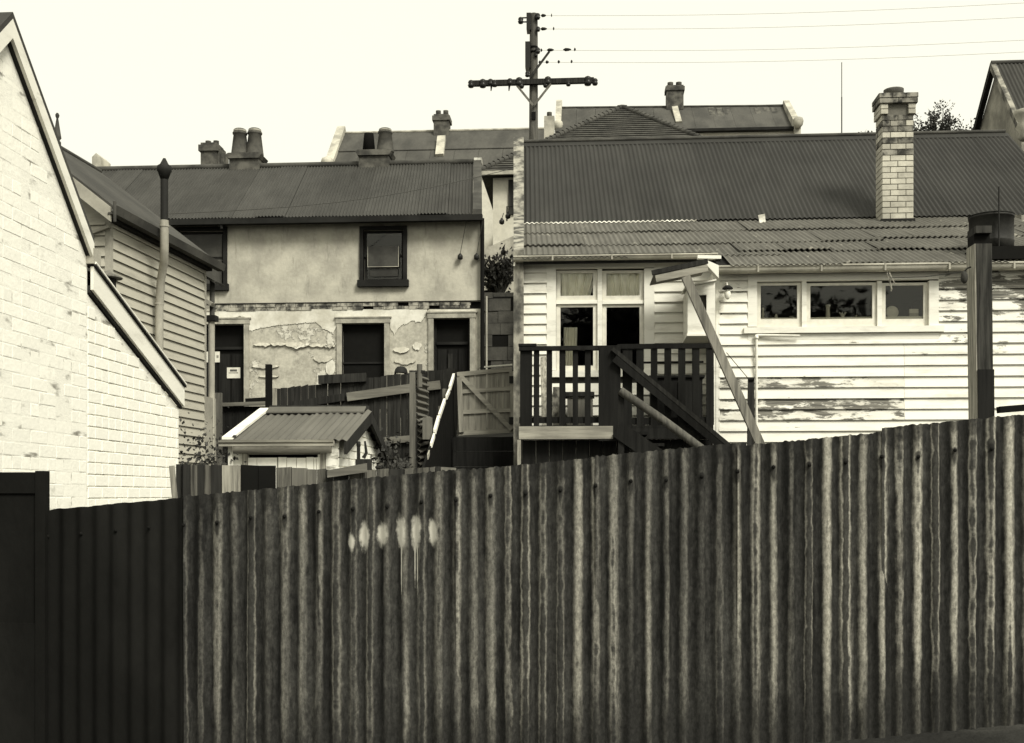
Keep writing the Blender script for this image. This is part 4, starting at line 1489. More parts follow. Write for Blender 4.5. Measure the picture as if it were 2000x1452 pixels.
for (a, b, w_, mt) in (((570, 792), (672, 776), .11, 'timber_dark'), ((678, 776), (806, 758), .13, 'timber_gate_h'), ((820, 757), (860, 752), .13, 'timber_gate_h'),
                       ((735, 862), (806, 857), .10, 'timber_gate_h'), ((622, 742), (715, 737), .13, 'timber_dark')):
    p0, p1 = W.Y(a[0], a[1], BY - .05), W.Y(b[0], b[1], BY - .05)
    MB().bar((p0.x, BY - .045, p0.z), (p1.x, BY - .045, p1.z), .05, w_).build('rail', mt, bf)
# wire hanging down and the square black post
c = W.Y(524, 712, 15.6)
MB().box(c.x - .038, c.x + .042, 15.58, 15.66, ground_z(c.x, 15.6) - .2, c.z).single('square_post', 'near_black', 'black square post standing between outhouse roof and peeling wall', 'post')
c = W.Y(534, 758, 15.9)
MB().box(c.x - .03, c.x + .04, 15.9, 15.95, ground_z(c.x, 15.9) - .2, c.z).single('pale_stake', 'timber_pale', 'pale stake close to the black square post', 'stake')
# dark low fence left of it, in front of the door
lf = thing('yard_rail_fence', 'dark board fence with grey top rail in front of the left door', 'fence', (W.Y(470, 850, 16.6).x, 16.6, ground_z(-4, 16.6)))
a, b = W.Y(428, 791, 16.55), W.Y(524, 788, 16.55)
MB().bar((a.x, 16.55, a.z), (b.x, 16.55, b.z), .07, .055).build('top_rail', 'timber_gate_h', lf)
px = 428
while px < 522:
    p0, p1 = W.Y(px, 794, 16.6), W.Y(px + 13, 794, 16.6)
    MB().box(p0.x, p1.x - .006, 16.6, 16.62, ground_z(p0.x, 16.6) - .2, p0.z).build('board', 'timber_black', lf)
    px += 13
a, b = W.Y(478, 783, 16.7), W.Y(522, 780, 16.7)
MB().bar((a.x, 16.75, a.z), (b.x, 16.75, b.z), .05, .07).build('rail', 'near_black', lf)
p0 = W.Y(427, 768, 16.5)
MB().box(p0.x - .06, p0.x + .05, 16.45, 16.53, ground_z(p0.x, 16.5) - .2, p0.z).build('post', 'timber_gate', lf)
# fence post with a stub of pipe and a gas-pipe cap, then iron sheets fixed with the flutes level
fp = thing('fence_post', 'grey fence post with a stub of pipe beside the ribbed iron sheets', 'post', (W.Y(809, 850, 15.2).x, 15.2, ground_z(-2.4, 15.2)))
a, b = W.Y(801, 728, 14.35), W.Y(812, 728, 14.35)
MB().box(a.x, b.x, 14.30, 14.38, ground_z(a.x, 14.3) - .2, a.z).build('post', 'timber_gate', fp)
a = W.Y(815, 726, 14.34)
MB().tube([(a.x + .03, 14.34, a.z - .2), (a.x + .03, 14.34, W.Y(815, 712, 14.34).z)], .036, 12).build('pipe_stub', 'timber_gate', fp)
MB().box(a.x - .10, a.x + .10, 14.31, 14.39, a.z - .02, a.z + .012).build('cross_piece', 'timber_dark', fp)
IXX = W.Y(813, 800, 14.4).x
ish = thing('ribbed_iron_panel', 'narrow iron sheets with level ribs fixed edge-on beside the grey fence post', 'panel', (IXX, 14.8, ground_z(IXX, 14.8)))
zt_, zm_, zl_ = W.X(815, 733, IXX).z, W.X(815, 822, IXX).z, W.X(815, 925, IXX).z
m = MB()
m.corr((IXX, 14.4, zm_ - .05), (0, 0, 1), (.52, 1, -.10), zt_ - zm_ + .05, .25, amp=.024, per=10, pitch=.082, lip=.004)
m.build('sheet', 'roof_shed', ish)
m = MB()
m.corr((IXX + .05, 14.3, zl_ - .35), (0, 0, 1), (.5, 1, .22), zm_ - zl_ + .36, .24, amp=.024, per=10, pitch=.082, lip=.004)
m.build('sheet', 'roof_shed', ish)
MB().box(IXX - .03, IXX + .10, 14.68, 14.70, ground_z(IXX, 15) - .2, zt_ - .02).build('backing', 'timber_black', ish)
# dark stepped fence running down the slope, its capping broken into pale lengths
EX_ = -1.95
df = thing('sloping_side_fence', 'black side fence running downhill with a broken pale capping', 'fence', (EX_, 15, ground_z(EX_, 15)))
edge = [(887, 731), (878, 760), (869, 780), (858, 812), (848, 848), (838, 880), (830, 905), (822, 925)]
P_ = [W.X(a, b, EX_) for a, b in edge]
for i in range(16):
    y0 = lerp(P_[-1].y, P_[0].y, i / 16)
    y1 = lerp(P_[-1].y, P_[0].y, (i + 1) / 16)
    z0 = table([(p.y, p.z) for p in reversed(P_)], y0) - .03
    z1 = table([(p.y, p.z) for p in reversed(P_)], y1) - .03
    m = MB()
    zb = ground_z(EX_, y0) - .5
    m.hexa([(EX_ - .03, y0, zb), (EX_, y0, zb), (EX_, y1 - .01, zb), (EX_ - .03, y1 - .01, zb), (EX_ - .03, y0, z0), (EX_, y0, z0), (EX_, y1 - .01, z1), (EX_ - .03, y1 - .01, z1)])
    m.build('paling', 'near_black', df)
for i, (a, b) in enumerate(zip(P_, P_[1:])):
    if i in (1, 5):
        a2 = lerp(a, b, .12)
    a2 = lerp(a, b, .04 if i % 2 else .0)
    b2 = lerp(a, b, (.86, .7, .95, .8, .6, .4)[i] if i < 6 else .5)
    if i < 6:
        w2 = (.022, .012, .02, .026, .014, .004)[i]
        m = MB()
        m.hexa([(EX_ - w2, b2.y, b2.z - .05), (EX_ + .012, b2.y, b2.z - .05), (EX_ + .012, a2.y, a2.z - .05), (EX_ - w2, a2.y, a2.z - .05),
                (EX_ - w2, b2.y, b2.z + .01), (EX_ + .012, b2.y, b2.z + .01), (EX_ + .012, a2.y, a2.z + .01), (EX_ - w2, a2.y, a2.z + .01)])
        m.build('capping', 'timber_pale' if i == 5 else 'white_boards_clean', df)
for (px, py) in ((870, 768), (862, 802), (832, 825)):
    c = W.X(px, py, EX_ - .12)
    MB().box(EX_ - .16, EX_ - .04, c.y - .03, c.y + .03, c.z - .22, c.z + .06).build('stump', 'timber_gate', df)

# ledged gate
GY = 16.15
gt = thing('ledged_gate', 'grey ledged and braced board gate hinged beside the deck house', 'gate', (W.Y(947, 850, GY).x, GY, ground_z(-1, GY)))
gl, gr = 893, 1002
tp_ = lambda px: table([(880, 729), (1003, 717)], px)
bt_ = lambda px: table([(890, 850), (1003, 845)], px)
n = 9
for i in range(n):
    a, b = lerp(gl, gr - 4, i / n), lerp(gl, gr - 4, (i + 1) / n)
    p0, p1 = W.Y(a, tp_(a), GY), W.Y(b, tp_(b), GY)
    z0 = W.Y((a + b) / 2, bt_(a), GY).z
    MB().hexa([(p0.x, GY, z0), (p1.x - .006, GY, z0), (p1.x - .006, GY + .02, z0), (p0.x, GY + .02, z0),
               (p0.x, GY, p0.z), (p1.x - .006, GY, p1.z), (p1.x - .006, GY + .02, p1.z), (p0.x, GY + .02, p0.z)]).build('board', 'gate_board', gt)


def gbar(a, b, h, dy, name, mat='gate_ledge'):
    p0, p1 = W.Y(a[0], a[1], GY), W.Y(b[0], b[1], GY)
    MB().bar((p0.x, GY - dy, p0.z), (p1.x, GY - dy, p1.z), .026, h).build(name, mat, gt)


gbar((893, 732), (1000, 722), .062, .014, 'ledge')
gbar((894, 766), (1002, 759), .058, .014, 'ledge')
gbar((895, 806), (1002, 801), .058, .014, 'ledge')
gbar((896, 847), (1004, 841), .065, .014, 'ledge')
gbar((900, 735), (1000, 840), .065, .042, 'brace')
gbar((898, 738), (902, 845), .07, .0425, 'stile', 'gate_board')
gbar((1000, 726), (1003, 838), .07, .043, 'stile', 'gate_board')
for py in (742, 822):
    c = W.Y(1007, py, GY - .05)
    m = MB()
    m.box(c.x - .09, c.x + .04, GY - .075, GY - .058, c.z - .05, c.z + .05)
    m.tube([(c.x, GY - .08, c.z - .06), (c.x, GY - .08, c.z + .06)], .014, 8)
    m.build('hinge', 'pipe_black', gt)
p0, p1 = W.Y(946, 720, GY), W.Y(1001, 715.5, GY)
MB().bar((p0.x, GY, p0.z + .02), (p1.x, GY, p1.z + .02), .05, .02).build('capping', 'white_boards_clean', gt)
c = W.Y(1010, 780, GY)
MB().box(c.x - .035, c.x + .025, GY - .03, GY + .05, ground_z(c.x, GY) - .2, W.Y(1010, 721, GY).z).build('hanging_post', 'gate_board', gt)
# dark boarding below the gate: retaining boards of the path
rb = thing('path_retaining_boards', 'black horizontal boards holding up the path under the ledged gate', 'retaining wall', (W.Y(950, 900, 15.9).x, 15.9, ground_z(-1, 15.9)))
zz = [854, 882, 912, 945, 985]
for a, b in zip(zz, zz[1:]):
    p0, p1 = W.Y(872, b, 15.9), W.Y(1012, a, 15.9)
    MB().box(EX_ + .02, p1.x, 15.9, 15.93, W.Y(940, b, 15.9).z + .006, W.Y(940, a, 15.9).z).build('board', 'timber_black', rb)

# ================================================================== the child looking over the fence
c = W.Y(782, 716, 17.55)
hx, hz = c.x, c.z                                  # top of the head
gzp = ground_z(hx, 17.55)
Hh = hz - gzp
per = thing('person', 'dark haired child peering over the dark paling fence', 'person', (hx, 17.6, gzp))


def skinned(name, pts, edges, rad, mat, parent, sub=2):
    me = bpy.data.meshes.new(name)
    off = ROOT[parent.name]
    me.from_pydata([tuple(Vector(p) - off) for p in pts], edges, [])
    o = bpy.data.objects.new(name, me)
    COL.objects.link(o)
    o.parent = parent
    ROOT[o.name] = off
    md = o.modifiers.new('skin', 'SKIN')
    md.use_smooth_shade = True
    for i, r in enumerate(rad):
        sv = me.skin_vertices[0].data[i]
        sv.radius = (r, r) if isinstance(r, (int, float)) else r
        sv.use_root = (i == 0)
    s = o.modifiers.new('sub', 'SUBSURF')
    s.levels = sub
    s.render_levels = sub
    me.materials.append(M[mat])
    return o


k = Hh / 1.45
y0 = 17.6
h_ = lambda f: gzp + f * k
pts = [(hx, y0, h_(.74)), (hx, y0 + .01, h_(.95)), (hx, y0, h_(1.10)), (hx, y0 - .01, h_(1.17)), (hx, y0 - .02, h_(1.25)), (hx, y0 - .03, h_(1.33)), (hx, y0 - .02, h_(1.40)),
       (hx - .15 * k, y0, h_(1.10)), (hx - .20 * k, y0 - .03, h_(.86)), (hx - .18 * k, y0 - .17, h_(1.02)),
       (hx + .15 * k, y0, h_(1.10)), (hx + .20 * k, y0 - .03, h_(.86)), (hx + .18 * k, y0 - .17, h_(1.02)),
       (hx - .08 * k, y0, h_(.66)), (hx - .09 * k, y0 - .01, h_(.37)), (hx - .09 * k, y0 + .01, h_(.06)), (hx - .10 * k, y0 - .13, h_(.03)),
       (hx + .08 * k, y0, h_(.66)), (hx + .09 * k, y0 - .01, h_(.37)), (hx + .09 * k, y0 + .01, h_(.06)), (hx + .10 * k, y0 - .13, h_(.03))]
ed = [(0, 1), (1, 2), (2, 3), (3, 4), (4, 5), (5, 6), (2, 7), (7, 8), (8, 9), (2, 10), (10, 11), (11, 12), (0, 13), (13, 14), (14, 15), (15, 16), (0, 17), (17, 18), (18, 19), (19, 20)]
rad = [.12, .125, .11, .045, .075, .095, .06, .055, .042, .028, .055, .042, .028, .085, .058, .036, .035, .085, .058, .036, .035]
skinned('body', pts, ed, [r * k for r in rad], 'skin', per)
m = MB()
m.lathe([(.02, .115), (.055, .11), (.09, .075), (.107, .02), (.108, -.03), (.10, -.075), (.085, -.09)], (hx, y0 + .005, h_(1.335)), 18)
hr = m.build('hair', 'hair', per)
for v in hr.data.vertices:                         # cut a fringe: lift the front edge
    wz = v.co.z + ROOT[per.name].z
    if v.co.y < -.055 and wz < h_(1.345):
        v.co.z = h_(1.345) - ROOT[per.name].z + rnd.uniform(-.008, .008)
        v.co.y *= 1.04
for s_ in (-1, 1):
    MB().lathe([(.004, -.012), (.012, -.008), (.014, 0), (.012, .008), (.004, .012)], (hx + s_ * .036, y0 - .105, h_(1.288)), 8).build('eye', 'hair', per)
    MB().lathe([(.006, -.03), (.018, -.02), (.02, .005), (.012, .028), (.004, .032)], (hx + s_ * .100, y0 - .01, h_(1.285)), 8).build('ear', 'skin', per)
m = MB()
m.lathe([(.10, -.24), (.150, -.16), (.155, 0), (.145, .12), (.09, .17)], (hx, y0 + .005, h_(.93)), 16)
m.build('jersey', 'cloth', per)

# ================================================================== the white weatherboard house on the right
HA, HB = 15.5, 14.9                                 # recessed wall, projecting wall
hs = thing('weatherboard_house', 'white weatherboard house with dark corrugated roof and brick chimney', 'house', (4.0, 17.5, ground_z(4, 17.5)))
zA = lambda py, px=1200: W.Y(px, py, HA).z
xA = lambda px, py=650: W.Y(px, py, HA).x
zB = lambda py, px=1650: W.Y(px, py, HB).z
xB_ = lambda px, py=600: W.Y(px, py, HB).x
EXP = .1405
SL = .413                                           # fall of the lean-to
JY, JZ = 18.0, CAMZ + .2414 * 18.0 * 1.0
roofz = lambda y: JZ - SL * (JY - y)
hx0, hxs, hx1 = xA(1013), xB_(1401), xB_(2210)
zfoot = 1.0


def boards(x0, x1, y, ztop, zbot, holes, mat, expo, z_ref, joints=(), wears=None):
    k0 = int((zbot - z_ref) / expo) - 1
    k1 = int((ztop - z_ref) / expo) + 1
    for k in range(k0, k1 + 1):
        z = z_ref + k * expo
        if z < zbot or z + .04 > ztop:
            continue
        ex = min(expo, ztop - z - .022)
        cuts = [(x0, x1)]
        for h in holes:
            if z + expo > h[2] + .03 and z < h[3] - .03:
                nc = []
                for a, b in cuts:
                    if h[1] <= a or h[0] >= b:
                        nc.append((a, b))
                    else:
                        if h[0] > a:
                            nc.append((a, h[0]))
                        if h[1] < b:
                            nc.append((h[1], b))
                cuts = nc
        for jx in joints:
            if jx[1] <= z <= jx[2]:
                nc = []
                for a, b in cuts:
                    if a < jx[0] < b:
                        nc += [(a, jx[0] - .0015), (jx[0] + .0015, b)]
                    else:
                        nc.append((a, b))
                cuts = nc
        for a, b in cuts:
            if b - a < .03:
                continue
            m = MB()
            board_mb(m, a, b, y - .002 - rnd.uniform(0, .002), z, ex)
            o = m.build('weatherboard', mat, hs)
            if wears:
                wv = wears(k, (a + b) / 2, z)
                o['wear'] = wv


# recessed wall with the four-light window
wa = W.rect(1068, 510, 1278, 738, HA)
boards(hx0 + .03, hxs - .02, HA, zA(509), zfoot, [wa], 'white_boards_clean', .1405, zA(553.8, 1040), wears=lambda k, x, z: 0.0)
ho = W.rect(1086, 525, 1258, 730, HA)
holes_wall(MB(), hx0, hxs, zfoot, zA(507), [ho], HA + .003, HA + .10).build('wall_frame', 'interior', hs)
MB().box(hx0, hx0 + .06, HA - .03, HA + .02, zfoot, zA(509)).build('corner_board', 'white_trim', hs)


def trimbox(l, t, r, b, Yp, y0, y1, name, mat, parent):
    q = W.rect(l, t, r, b, Yp)
    return MB().box(q[0], q[1], Yp - y0, Yp + y1, q[2], q[3]).build(name, mat, parent)


wn1 = trimbox(1068, 510, 1278, 525, HA, .038, .05, 'window', 'white_trim', hs)
for (l, r) in ((1068, 1086), (1258, 1278)):
    trimbox(l, 525.4, r, 724, HA, .036, .05, 'casing', 'white_trim', wn1)
trimbox(1062, 724.4, 1284, 737, HA, .065, .05, 'sill', 'white_trim', wn1)
trimbox(1167, 525.4, 1176, 724, HA, .012, .07, 'mullion', 'white_trim', wn1)
for (l, r) in ((1086.3, 1166.7), (1176.3, 1257.7)):
    trimbox(l, 587, r, 594, HA, .010, .07, 'transom', 'white_trim', wn1)
    for (t_, b_, bb) in ((528, 586.6, 9), (594.4, 723.6, 9)):
        q = W.rect(l, t_, r, b_, HA)
        pw = .058
        bo = .065 if bb == 9 else .058
        s = MB()
        s.box(q[0], q[0] + pw, HA + .02, HA + .055, q[2], q[3])
        s.box(q[1] - pw, q[1], HA + .02, HA + .055, q[2], q[3])
        s.box(q[0] + pw, q[1] - pw, HA + .02, HA + .055, q[2], q[2] + bo)
        s.box(q[0] + pw, q[1] - pw, HA + .02, HA + .055, q[3] - .038, q[3])
        sash = s.build('sash', 'sash', wn1)
        MB().sheet(q[0] + pw, q[1] - pw, HA + .038, q[2] + bo, q[3] - .038).build('pane', 'glass', sash)
# dim room behind
q = W.rect(1080, 515, 1264, 735, HA)
m = MB()
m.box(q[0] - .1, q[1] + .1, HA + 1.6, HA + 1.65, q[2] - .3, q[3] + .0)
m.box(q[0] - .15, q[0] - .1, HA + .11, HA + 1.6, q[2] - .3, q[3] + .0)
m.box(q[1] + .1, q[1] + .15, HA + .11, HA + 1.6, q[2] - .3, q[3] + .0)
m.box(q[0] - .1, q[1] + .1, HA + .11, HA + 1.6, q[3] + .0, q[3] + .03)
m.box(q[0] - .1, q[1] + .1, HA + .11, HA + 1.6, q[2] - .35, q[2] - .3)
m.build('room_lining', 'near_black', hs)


def curtain(l, r, lb, rb, t_, b_, y, label, seed):
    """net curtain: gathered folds; top edge l..r, bottom edge lb..rb"""
    rr_ = random.Random(seed)
    n, mm = 56, 6
    ph = [rr_.uniform(0, 6) for _ in range(4)]
    vs_, fs = [], []
    for i in range(n + 1):
        u = i / n
        for j in range(mm + 1):
            v = j / mm
            px = lerp(lerp(l, r, u), lerp(lb, rb, u), v)
            p = W.Y(px, lerp(t_, b_, v), y)
            d = .016 * sin(u * 38 + ph[0]) + .011 * sin(u * 67 + ph[1] + v) + .008 * sin(u * 17 + ph[2])
            vs_.append((p.x, y + d, p.z))
    for i in range(n):
        for j in range(mm):
            a = i * (mm + 1) + j
            fs.append((a, a + mm + 1, a + mm + 2, a + 1))
    m = MB()
    m.add(vs_, fs, True)
    return m.single('net_curtain', 'curtain', label, 'curtain')


curtain(1093, 1163, 1093, 1148, 533, 600, HA + .075, 'pale net curtain with a slanting edge in the upper left window light', 1)
curtain(1180, 1252, 1186, 1252, 533, 600, HA + .075, 'pale net curtain filling the upper right window light', 2)
curtain(1101, 1128, 1101, 1125, 640, 730, HA + .085, 'short pale curtain low in the window behind the deck balusters', 3)

# projecting wall with the kitchen window
wbq = W.rect(1460, 535, 1832, 652, HB)
apron = W.rect(1460, 652, 1832, 664, HB)


def wearB(k, x, z):
    py = HOR - (z - CAMZ) / HB * FPX
    w_ = 0.0
    if x < xB_(1762) and (745 < py < 775 or 800 < py < 832):
        w_ = .14
    elif x < xB_(1462) and py < 640:
        w_ = .03
    elif x > xB_(1832) and py < 650:
        w_ = .04
    elif x > xB_(1765):
        w_ = -.01
    elif py > 660:
        w_ = -.035
    return w_


boards(hxs + .02, hx1, HB, zB(527), zfoot, [wbq], 'white_boards', EXP, zB(673, 1650), joints=[(xB_(1765, 750), zB(835), zB(690))], wears=wearB)
hb = W.rect(1478, 548, 1814, 640, HB)
holes_wall(MB(), hxs, hx1, zfoot, zB(526), [hb], HB + .003, HB + .10).build('wall_frame', 'interior', hs)
MB().box(hxs - .02, hxs + .03, HB - .032, HB + .02, zfoot, zB(525)).build('corner_board', 'white_trim', hs)
MB().box(hxs - .06, hxs - .022, HB - .025, HB + .02, zfoot, zB(525)).build('corner_board', 'white_trim', hs)
MB().box(hxs - .05, hxs - .004, HB + .022, HA + .0, zfoot, zB(525)).build('return_wall', 'white_boards_clean', hs)
wn2 = trimbox(1460, 535, 1832, 549, HB, .040, .05, 'window', 'white_trim', hs)
for (l, r) in ((1460, 1478), (1813, 1832)):
    trimbox(l, 549.4, r, 639, HB, .038, .05, 'casing', 'white_trim', wn2)
trimbox(1452, 639.4, 1841, 651, HB, .075, .05, 'sill', 'white_trim', wn2)
trimbox(1460, 652.5, 1833, 664, HB, .034, .0, 'apron', 'white_trim', wn2)
for (l, r) in ((1566, 1575), (1713, 1722)):
    trimbox(l, 549.4, r, 639, HB, .015, .07, 'mullion', 'white_trim', wn2)
for (l, r) in ((1478.4, 1565.6), (1575.4, 1712.6), (1722.4, 1812.6)):
    q = W.rect(l, 552, r, 638.6, HB)
    pw, bo = .052, .105
    s = MB()
    s.box(q[0], q[0] + pw, HB + .02, HB + .055, q[2], q[3])
    s.box(q[1] - pw, q[1], HB + .02, HB + .055, q[2], q[3])
    s.box(q[0] + pw, q[1] - pw, HB + .02, HB + .055, q[2], q[2] + bo)
    s.box(q[0] + pw, q[1] - pw, HB + .02, HB + .055, q[3] - .035, q[3])
    sash = s.build('sash', 'sash', wn2)
    MB().sheet(q[0] + pw, q[1] - pw, HB + .038, q[2] + bo, q[3] - .035).build('pane', 'glass', sash)
q = W.rect(1478, 540, 1814, 642, HB)
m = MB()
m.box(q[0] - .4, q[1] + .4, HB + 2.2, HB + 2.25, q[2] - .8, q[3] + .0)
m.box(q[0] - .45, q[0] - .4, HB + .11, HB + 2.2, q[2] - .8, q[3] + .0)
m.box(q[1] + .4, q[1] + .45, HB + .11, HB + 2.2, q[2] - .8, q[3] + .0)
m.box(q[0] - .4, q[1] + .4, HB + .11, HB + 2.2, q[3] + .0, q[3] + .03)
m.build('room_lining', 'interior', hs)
shelf_z = W.Y(1640, 621, HB + .12).z
MB().box(q[0] - .05, q[1] + .05, HB + .06, HB + .26, shelf_z - .03, shelf_z).build('inner_sill', 'sash', hs)
# things standing on the kitchen window sill
SY_ = HB + .14
sx = lambda px: W.Y(px, 600, SY_).x
k_ = SY_ / FPX


def sill_thing(name, px, prof, mat, label, cat):
    m = MB()
    m.lathe(prof, (sx(px), SY_, shelf_z + .0005), 16)
    return m.single(name, mat, label, cat)


sill_thing('figurine', 1490, [(.022, 0), (.024, .01), (.016, .03), (.022, .06), (.014, .10), (.018, .13), (.008, .145)], 'china', 'slim pale figurine at the left end of the kitchen window sill', 'figurine')
sill_thing('small_bottle', 1516, [(.018, 0), (.019, .035), (.012, .045), (.013, .058), (.010, .06)], 'china', 'tiny pale bottle on the sill beside the slim figurine', 'bottle')
sill_thing('low_bowl', 1546, [(.012, 0), (.030, .018), (.033, .028), (.030, .030)], 'stack_pale', 'low grey bowl on the sill next to the window mullion', 'bowl')
sill_thing('tall_bottle', 1617, [(.027, 0), (.029, .005), (.027, .06), (.026, .14), (.033, .16), (.033, .172), (.028, .174)], 'china', 'tall white bottle with flared lip in the middle kitchen pane', 'bottle')
m = MB()
for i in range(7):
    a = i * .9
    m.tube([(sx(1646), SY_, shelf_z), (sx(1646) + .02 * cos(a), SY_ + .015 * sin(a), shelf_z + .04), (sx(1646) + .05 * cos(a), SY_ + .03 * sin(a), shelf_z + .075)], [.014, .010, .002], 6)
m.single('small_ornament', 'china', 'small spiky white ornament beside the tall white bottle', 'ornament')
sill_thing('tumbler', 1672, [(.014, 0), (.015, .02), (.017, .034), (.015, .033)], 'clay_pale', 'short dull tumbler beside the spiky ornament', 'tumbler')
m = MB()
m.lathe([(.02, .0), (.07, .004), (.083, .010), (.084, .016), (.07, .012), (.02, .010)], (0, 0, 0), 26, axis='y')
m.v = [(a + sx(1743), SY_ + b + .0 + c * .12, shelf_z + .072 + c) for a, b, c in m.v]
m.single('round_plate', 'china', 'round mottled plate propped upright in the right kitchen pane', 'plate')
pk = thing('carton', 'small two tone carton on the sill right of the round plate', 'carton', (sx(1784), SY_, shelf_z))
MB().box(sx(1775.5), sx(1793), SY_ - .02, SY_ + .02, shelf_z + .001, shelf_z + .052).build('lower_half', 'stack_pale', pk)
MB().box(sx(1775.5), sx(1793), SY_ - .02, SY_ + .02, shelf_z + .0525, shelf_z + .105).build('upper_half', 'china', pk)

# ---- roofs
# dark main roof
RY_, RZ = 20.5, W.Y(1500, 276, 20.5).z
SHR = (W.Y(1020, 380, RY_).x - W.Y(1020, 380, JY).x) / (RY_ - JY)
v = Vector((SHR * (RY_ - JY), RY_ - JY, RZ - JZ))
rx0, rx1 = W.Y(1020, 380, RY_).x, W.Y(1990, 268, RY_).x
sw = 8 * .0765
ns = int(round((rx1 - rx0) / sw))
rx1 = rx0 + ns * sw
for i in range(ns):
    MB().corr((rx0 + i * sw - SHR * (RY_ - JY + .06), JY - .06, JZ - .06 * v.z / v.y + .055 + (.004 if i % 2 else 0)), (1, 0, 0), v, sw + .045, v.length * (1 + .06 / v.y), pitch=.0765, amp=.011, per=8).build('roof_sheet', 'roof_main', hs)
MB().hexa([(rx0, RY_, RZ), (rx1, RY_, RZ), (rx1, RY_ + 2.5, RZ - 2.1), (rx0, RY_ + 2.5, RZ - 2.1), (rx0, RY_, RZ + .03), (rx1, RY_, RZ + .03), (rx1, RY_ + 2.5, RZ - 2.07), (rx0, RY_ + 2.5, RZ - 2.07)]).build('rear_roof', 'roof_main', hs)
m = MB()
m.hexa([(rx0, RY_ - .14, RZ - .055), (rx1, RY_ - .14, RZ - .055), (rx1, RY_ + .02, RZ + .07), (rx0, RY_ + .02, RZ + .07),
        (rx0, RY_ - .14, RZ - .04), (rx1, RY_ - .14, RZ - .04), (rx1, RY_ + .02, RZ + .085), (rx0, RY_ + .02, RZ + .085)])
rc = m.build('ridge_cap', 'roof_main', hs)
MB().tube([(rx0, RY_, RZ + .085), (rx1, RY_, RZ + .085)], .035, 8).build('ridge_roll', 'ridge', hs)
# rusty lean-to in three courses of sheets; each lower end kicks up so the gap shows as a dark wavy line
lx0, lx1 = W.Y(1020, 480, 18.0).x, W.Y(2090, 500, 15).x


def course(y0, y1, x0, x1, nsh, lift, seed):
    rr_ = random.Random(seed)
    w2 = round((x1 - x0) / nsh / .0765) * .0765
    nsh = int(math.ceil((x1 - x0) / w2))
    for i in range(nsh):
        lf_ = lift * rr_.uniform(.35, .9)
        yb_ = y0 + rr_.uniform(-.03, .03)
        vv = Vector((SHR * (y1 - yb_), y1 - yb_, roofz(y1) - roofz(yb_) - lf_))
        # sheets lie slightly askew, as on an old roof
        MB().corr((x0 + i * w2 - SHR * (JY - yb_), yb_, roofz(yb_) + lf_), (1, 0, rr_.uniform(-.002, .002)), vv, w2 + .045, vv.length, pitch=.0765, amp=.0105, per=10, nv=2, lip=.012, jit=.004).build('lean_to_sheet', 'roof_lean', hs)


xstep = W.Y(1398, 510, 15.0).x
course(17.05, JY + .02, lx0, lx1, 9, .050, 1)
course(16.05, 17.20, lx0, xstep + 2.2, 6, .040, 2)
course(16.25, 17.20, xstep + 2.25, lx1, 4, .045, 22)
course(15.22, 16.20, lx0, xstep + .15, 4, .022, 3)
course(14.66, 15.55, xstep - .05, lx1, 7, .012, 4)
course(15.42, 16.40, xstep + .2, lx1, 7, .055, 5)
# underlay so no light comes through
MB().hexa([(lx0 + .17, 15.3, roofz(15.3) - .09), (lx1, 15.3, roofz(15.3) - .09), (lx1, JY, JZ - .09), (lx0, JY, JZ - .09),
           (lx0 + .17, 15.3, roofz(15.3) - .04), (lx1, 15.3, roofz(15.3) - .04), (lx1, JY, JZ - .04), (lx0, JY, JZ - .04)]).build('roof_lining', 'timber_black', hs)
MB().hexa([(xstep, 14.75, roofz(14.75) - .06), (lx1, 14.75, roofz(14.75) - .06), (lx1, 15.29, roofz(15.29) - .06), (xstep, 15.29, roofz(15.29) - .06),
           (xstep, 14.75, roofz(14.75) - .03), (lx1, 14.75, roofz(14.75) - .03), (lx1, 15.29, roofz(15.29) - .03), (xstep, 15.29, roofz(15.29) - .03)]).build('roof_lining', 'timber_black', hs)
# bright torn flashing along part of the junction
m = MB()
a, b = W.Y(1026, 437, JY - .2).x, W.Y(1362, 437, JY - .2).x
yj = JY - .06
zj = JZ - .06 * v.z / v.y + .055
nn = int((b - a) / .0765 * 8)
vs_, fs = [], []
for i in range(nn + 1):
    x = a + (b - a) * i / nn
    o_ = .011 * cos(2 * pi * (x - rx0) / .0765)
    tk = .016 + .022 * max(0, mnoise.noise((x * 1.1, 4.0, 0)))
    vs_ += [(x, yj - .004, zj + o_ - .002), (x, yj - .014, zj + o_ - .004 - tk)]
for i in range(nn):
    fs.append((2 * i, 2 * i + 2, 2 * i + 3, 2 * i + 1))
m.add(vs_, fs, True)
m.build('sheet_edge_flashing', 'ridge_light', hs)
c = W.Y(1489, 428, JY - .3)
MB().hexa([(c.x - .04, JY - .3, c.z - .06), (c.x + .05, JY - .3, c.z - .05), (c.x + .05, JY - .29, c.z - .05), (c.x - .04, JY - .29, c.z - .06),
           (c.x - .06, JY - .26, c.z + .07), (c.x + .045, JY - .26, c.z + .09), (c.x + .045, JY - .25, c.z + .09), (c.x - .06, JY - .25, c.z + .07)]).build('loose_flashing', 'ridge_light', hs)
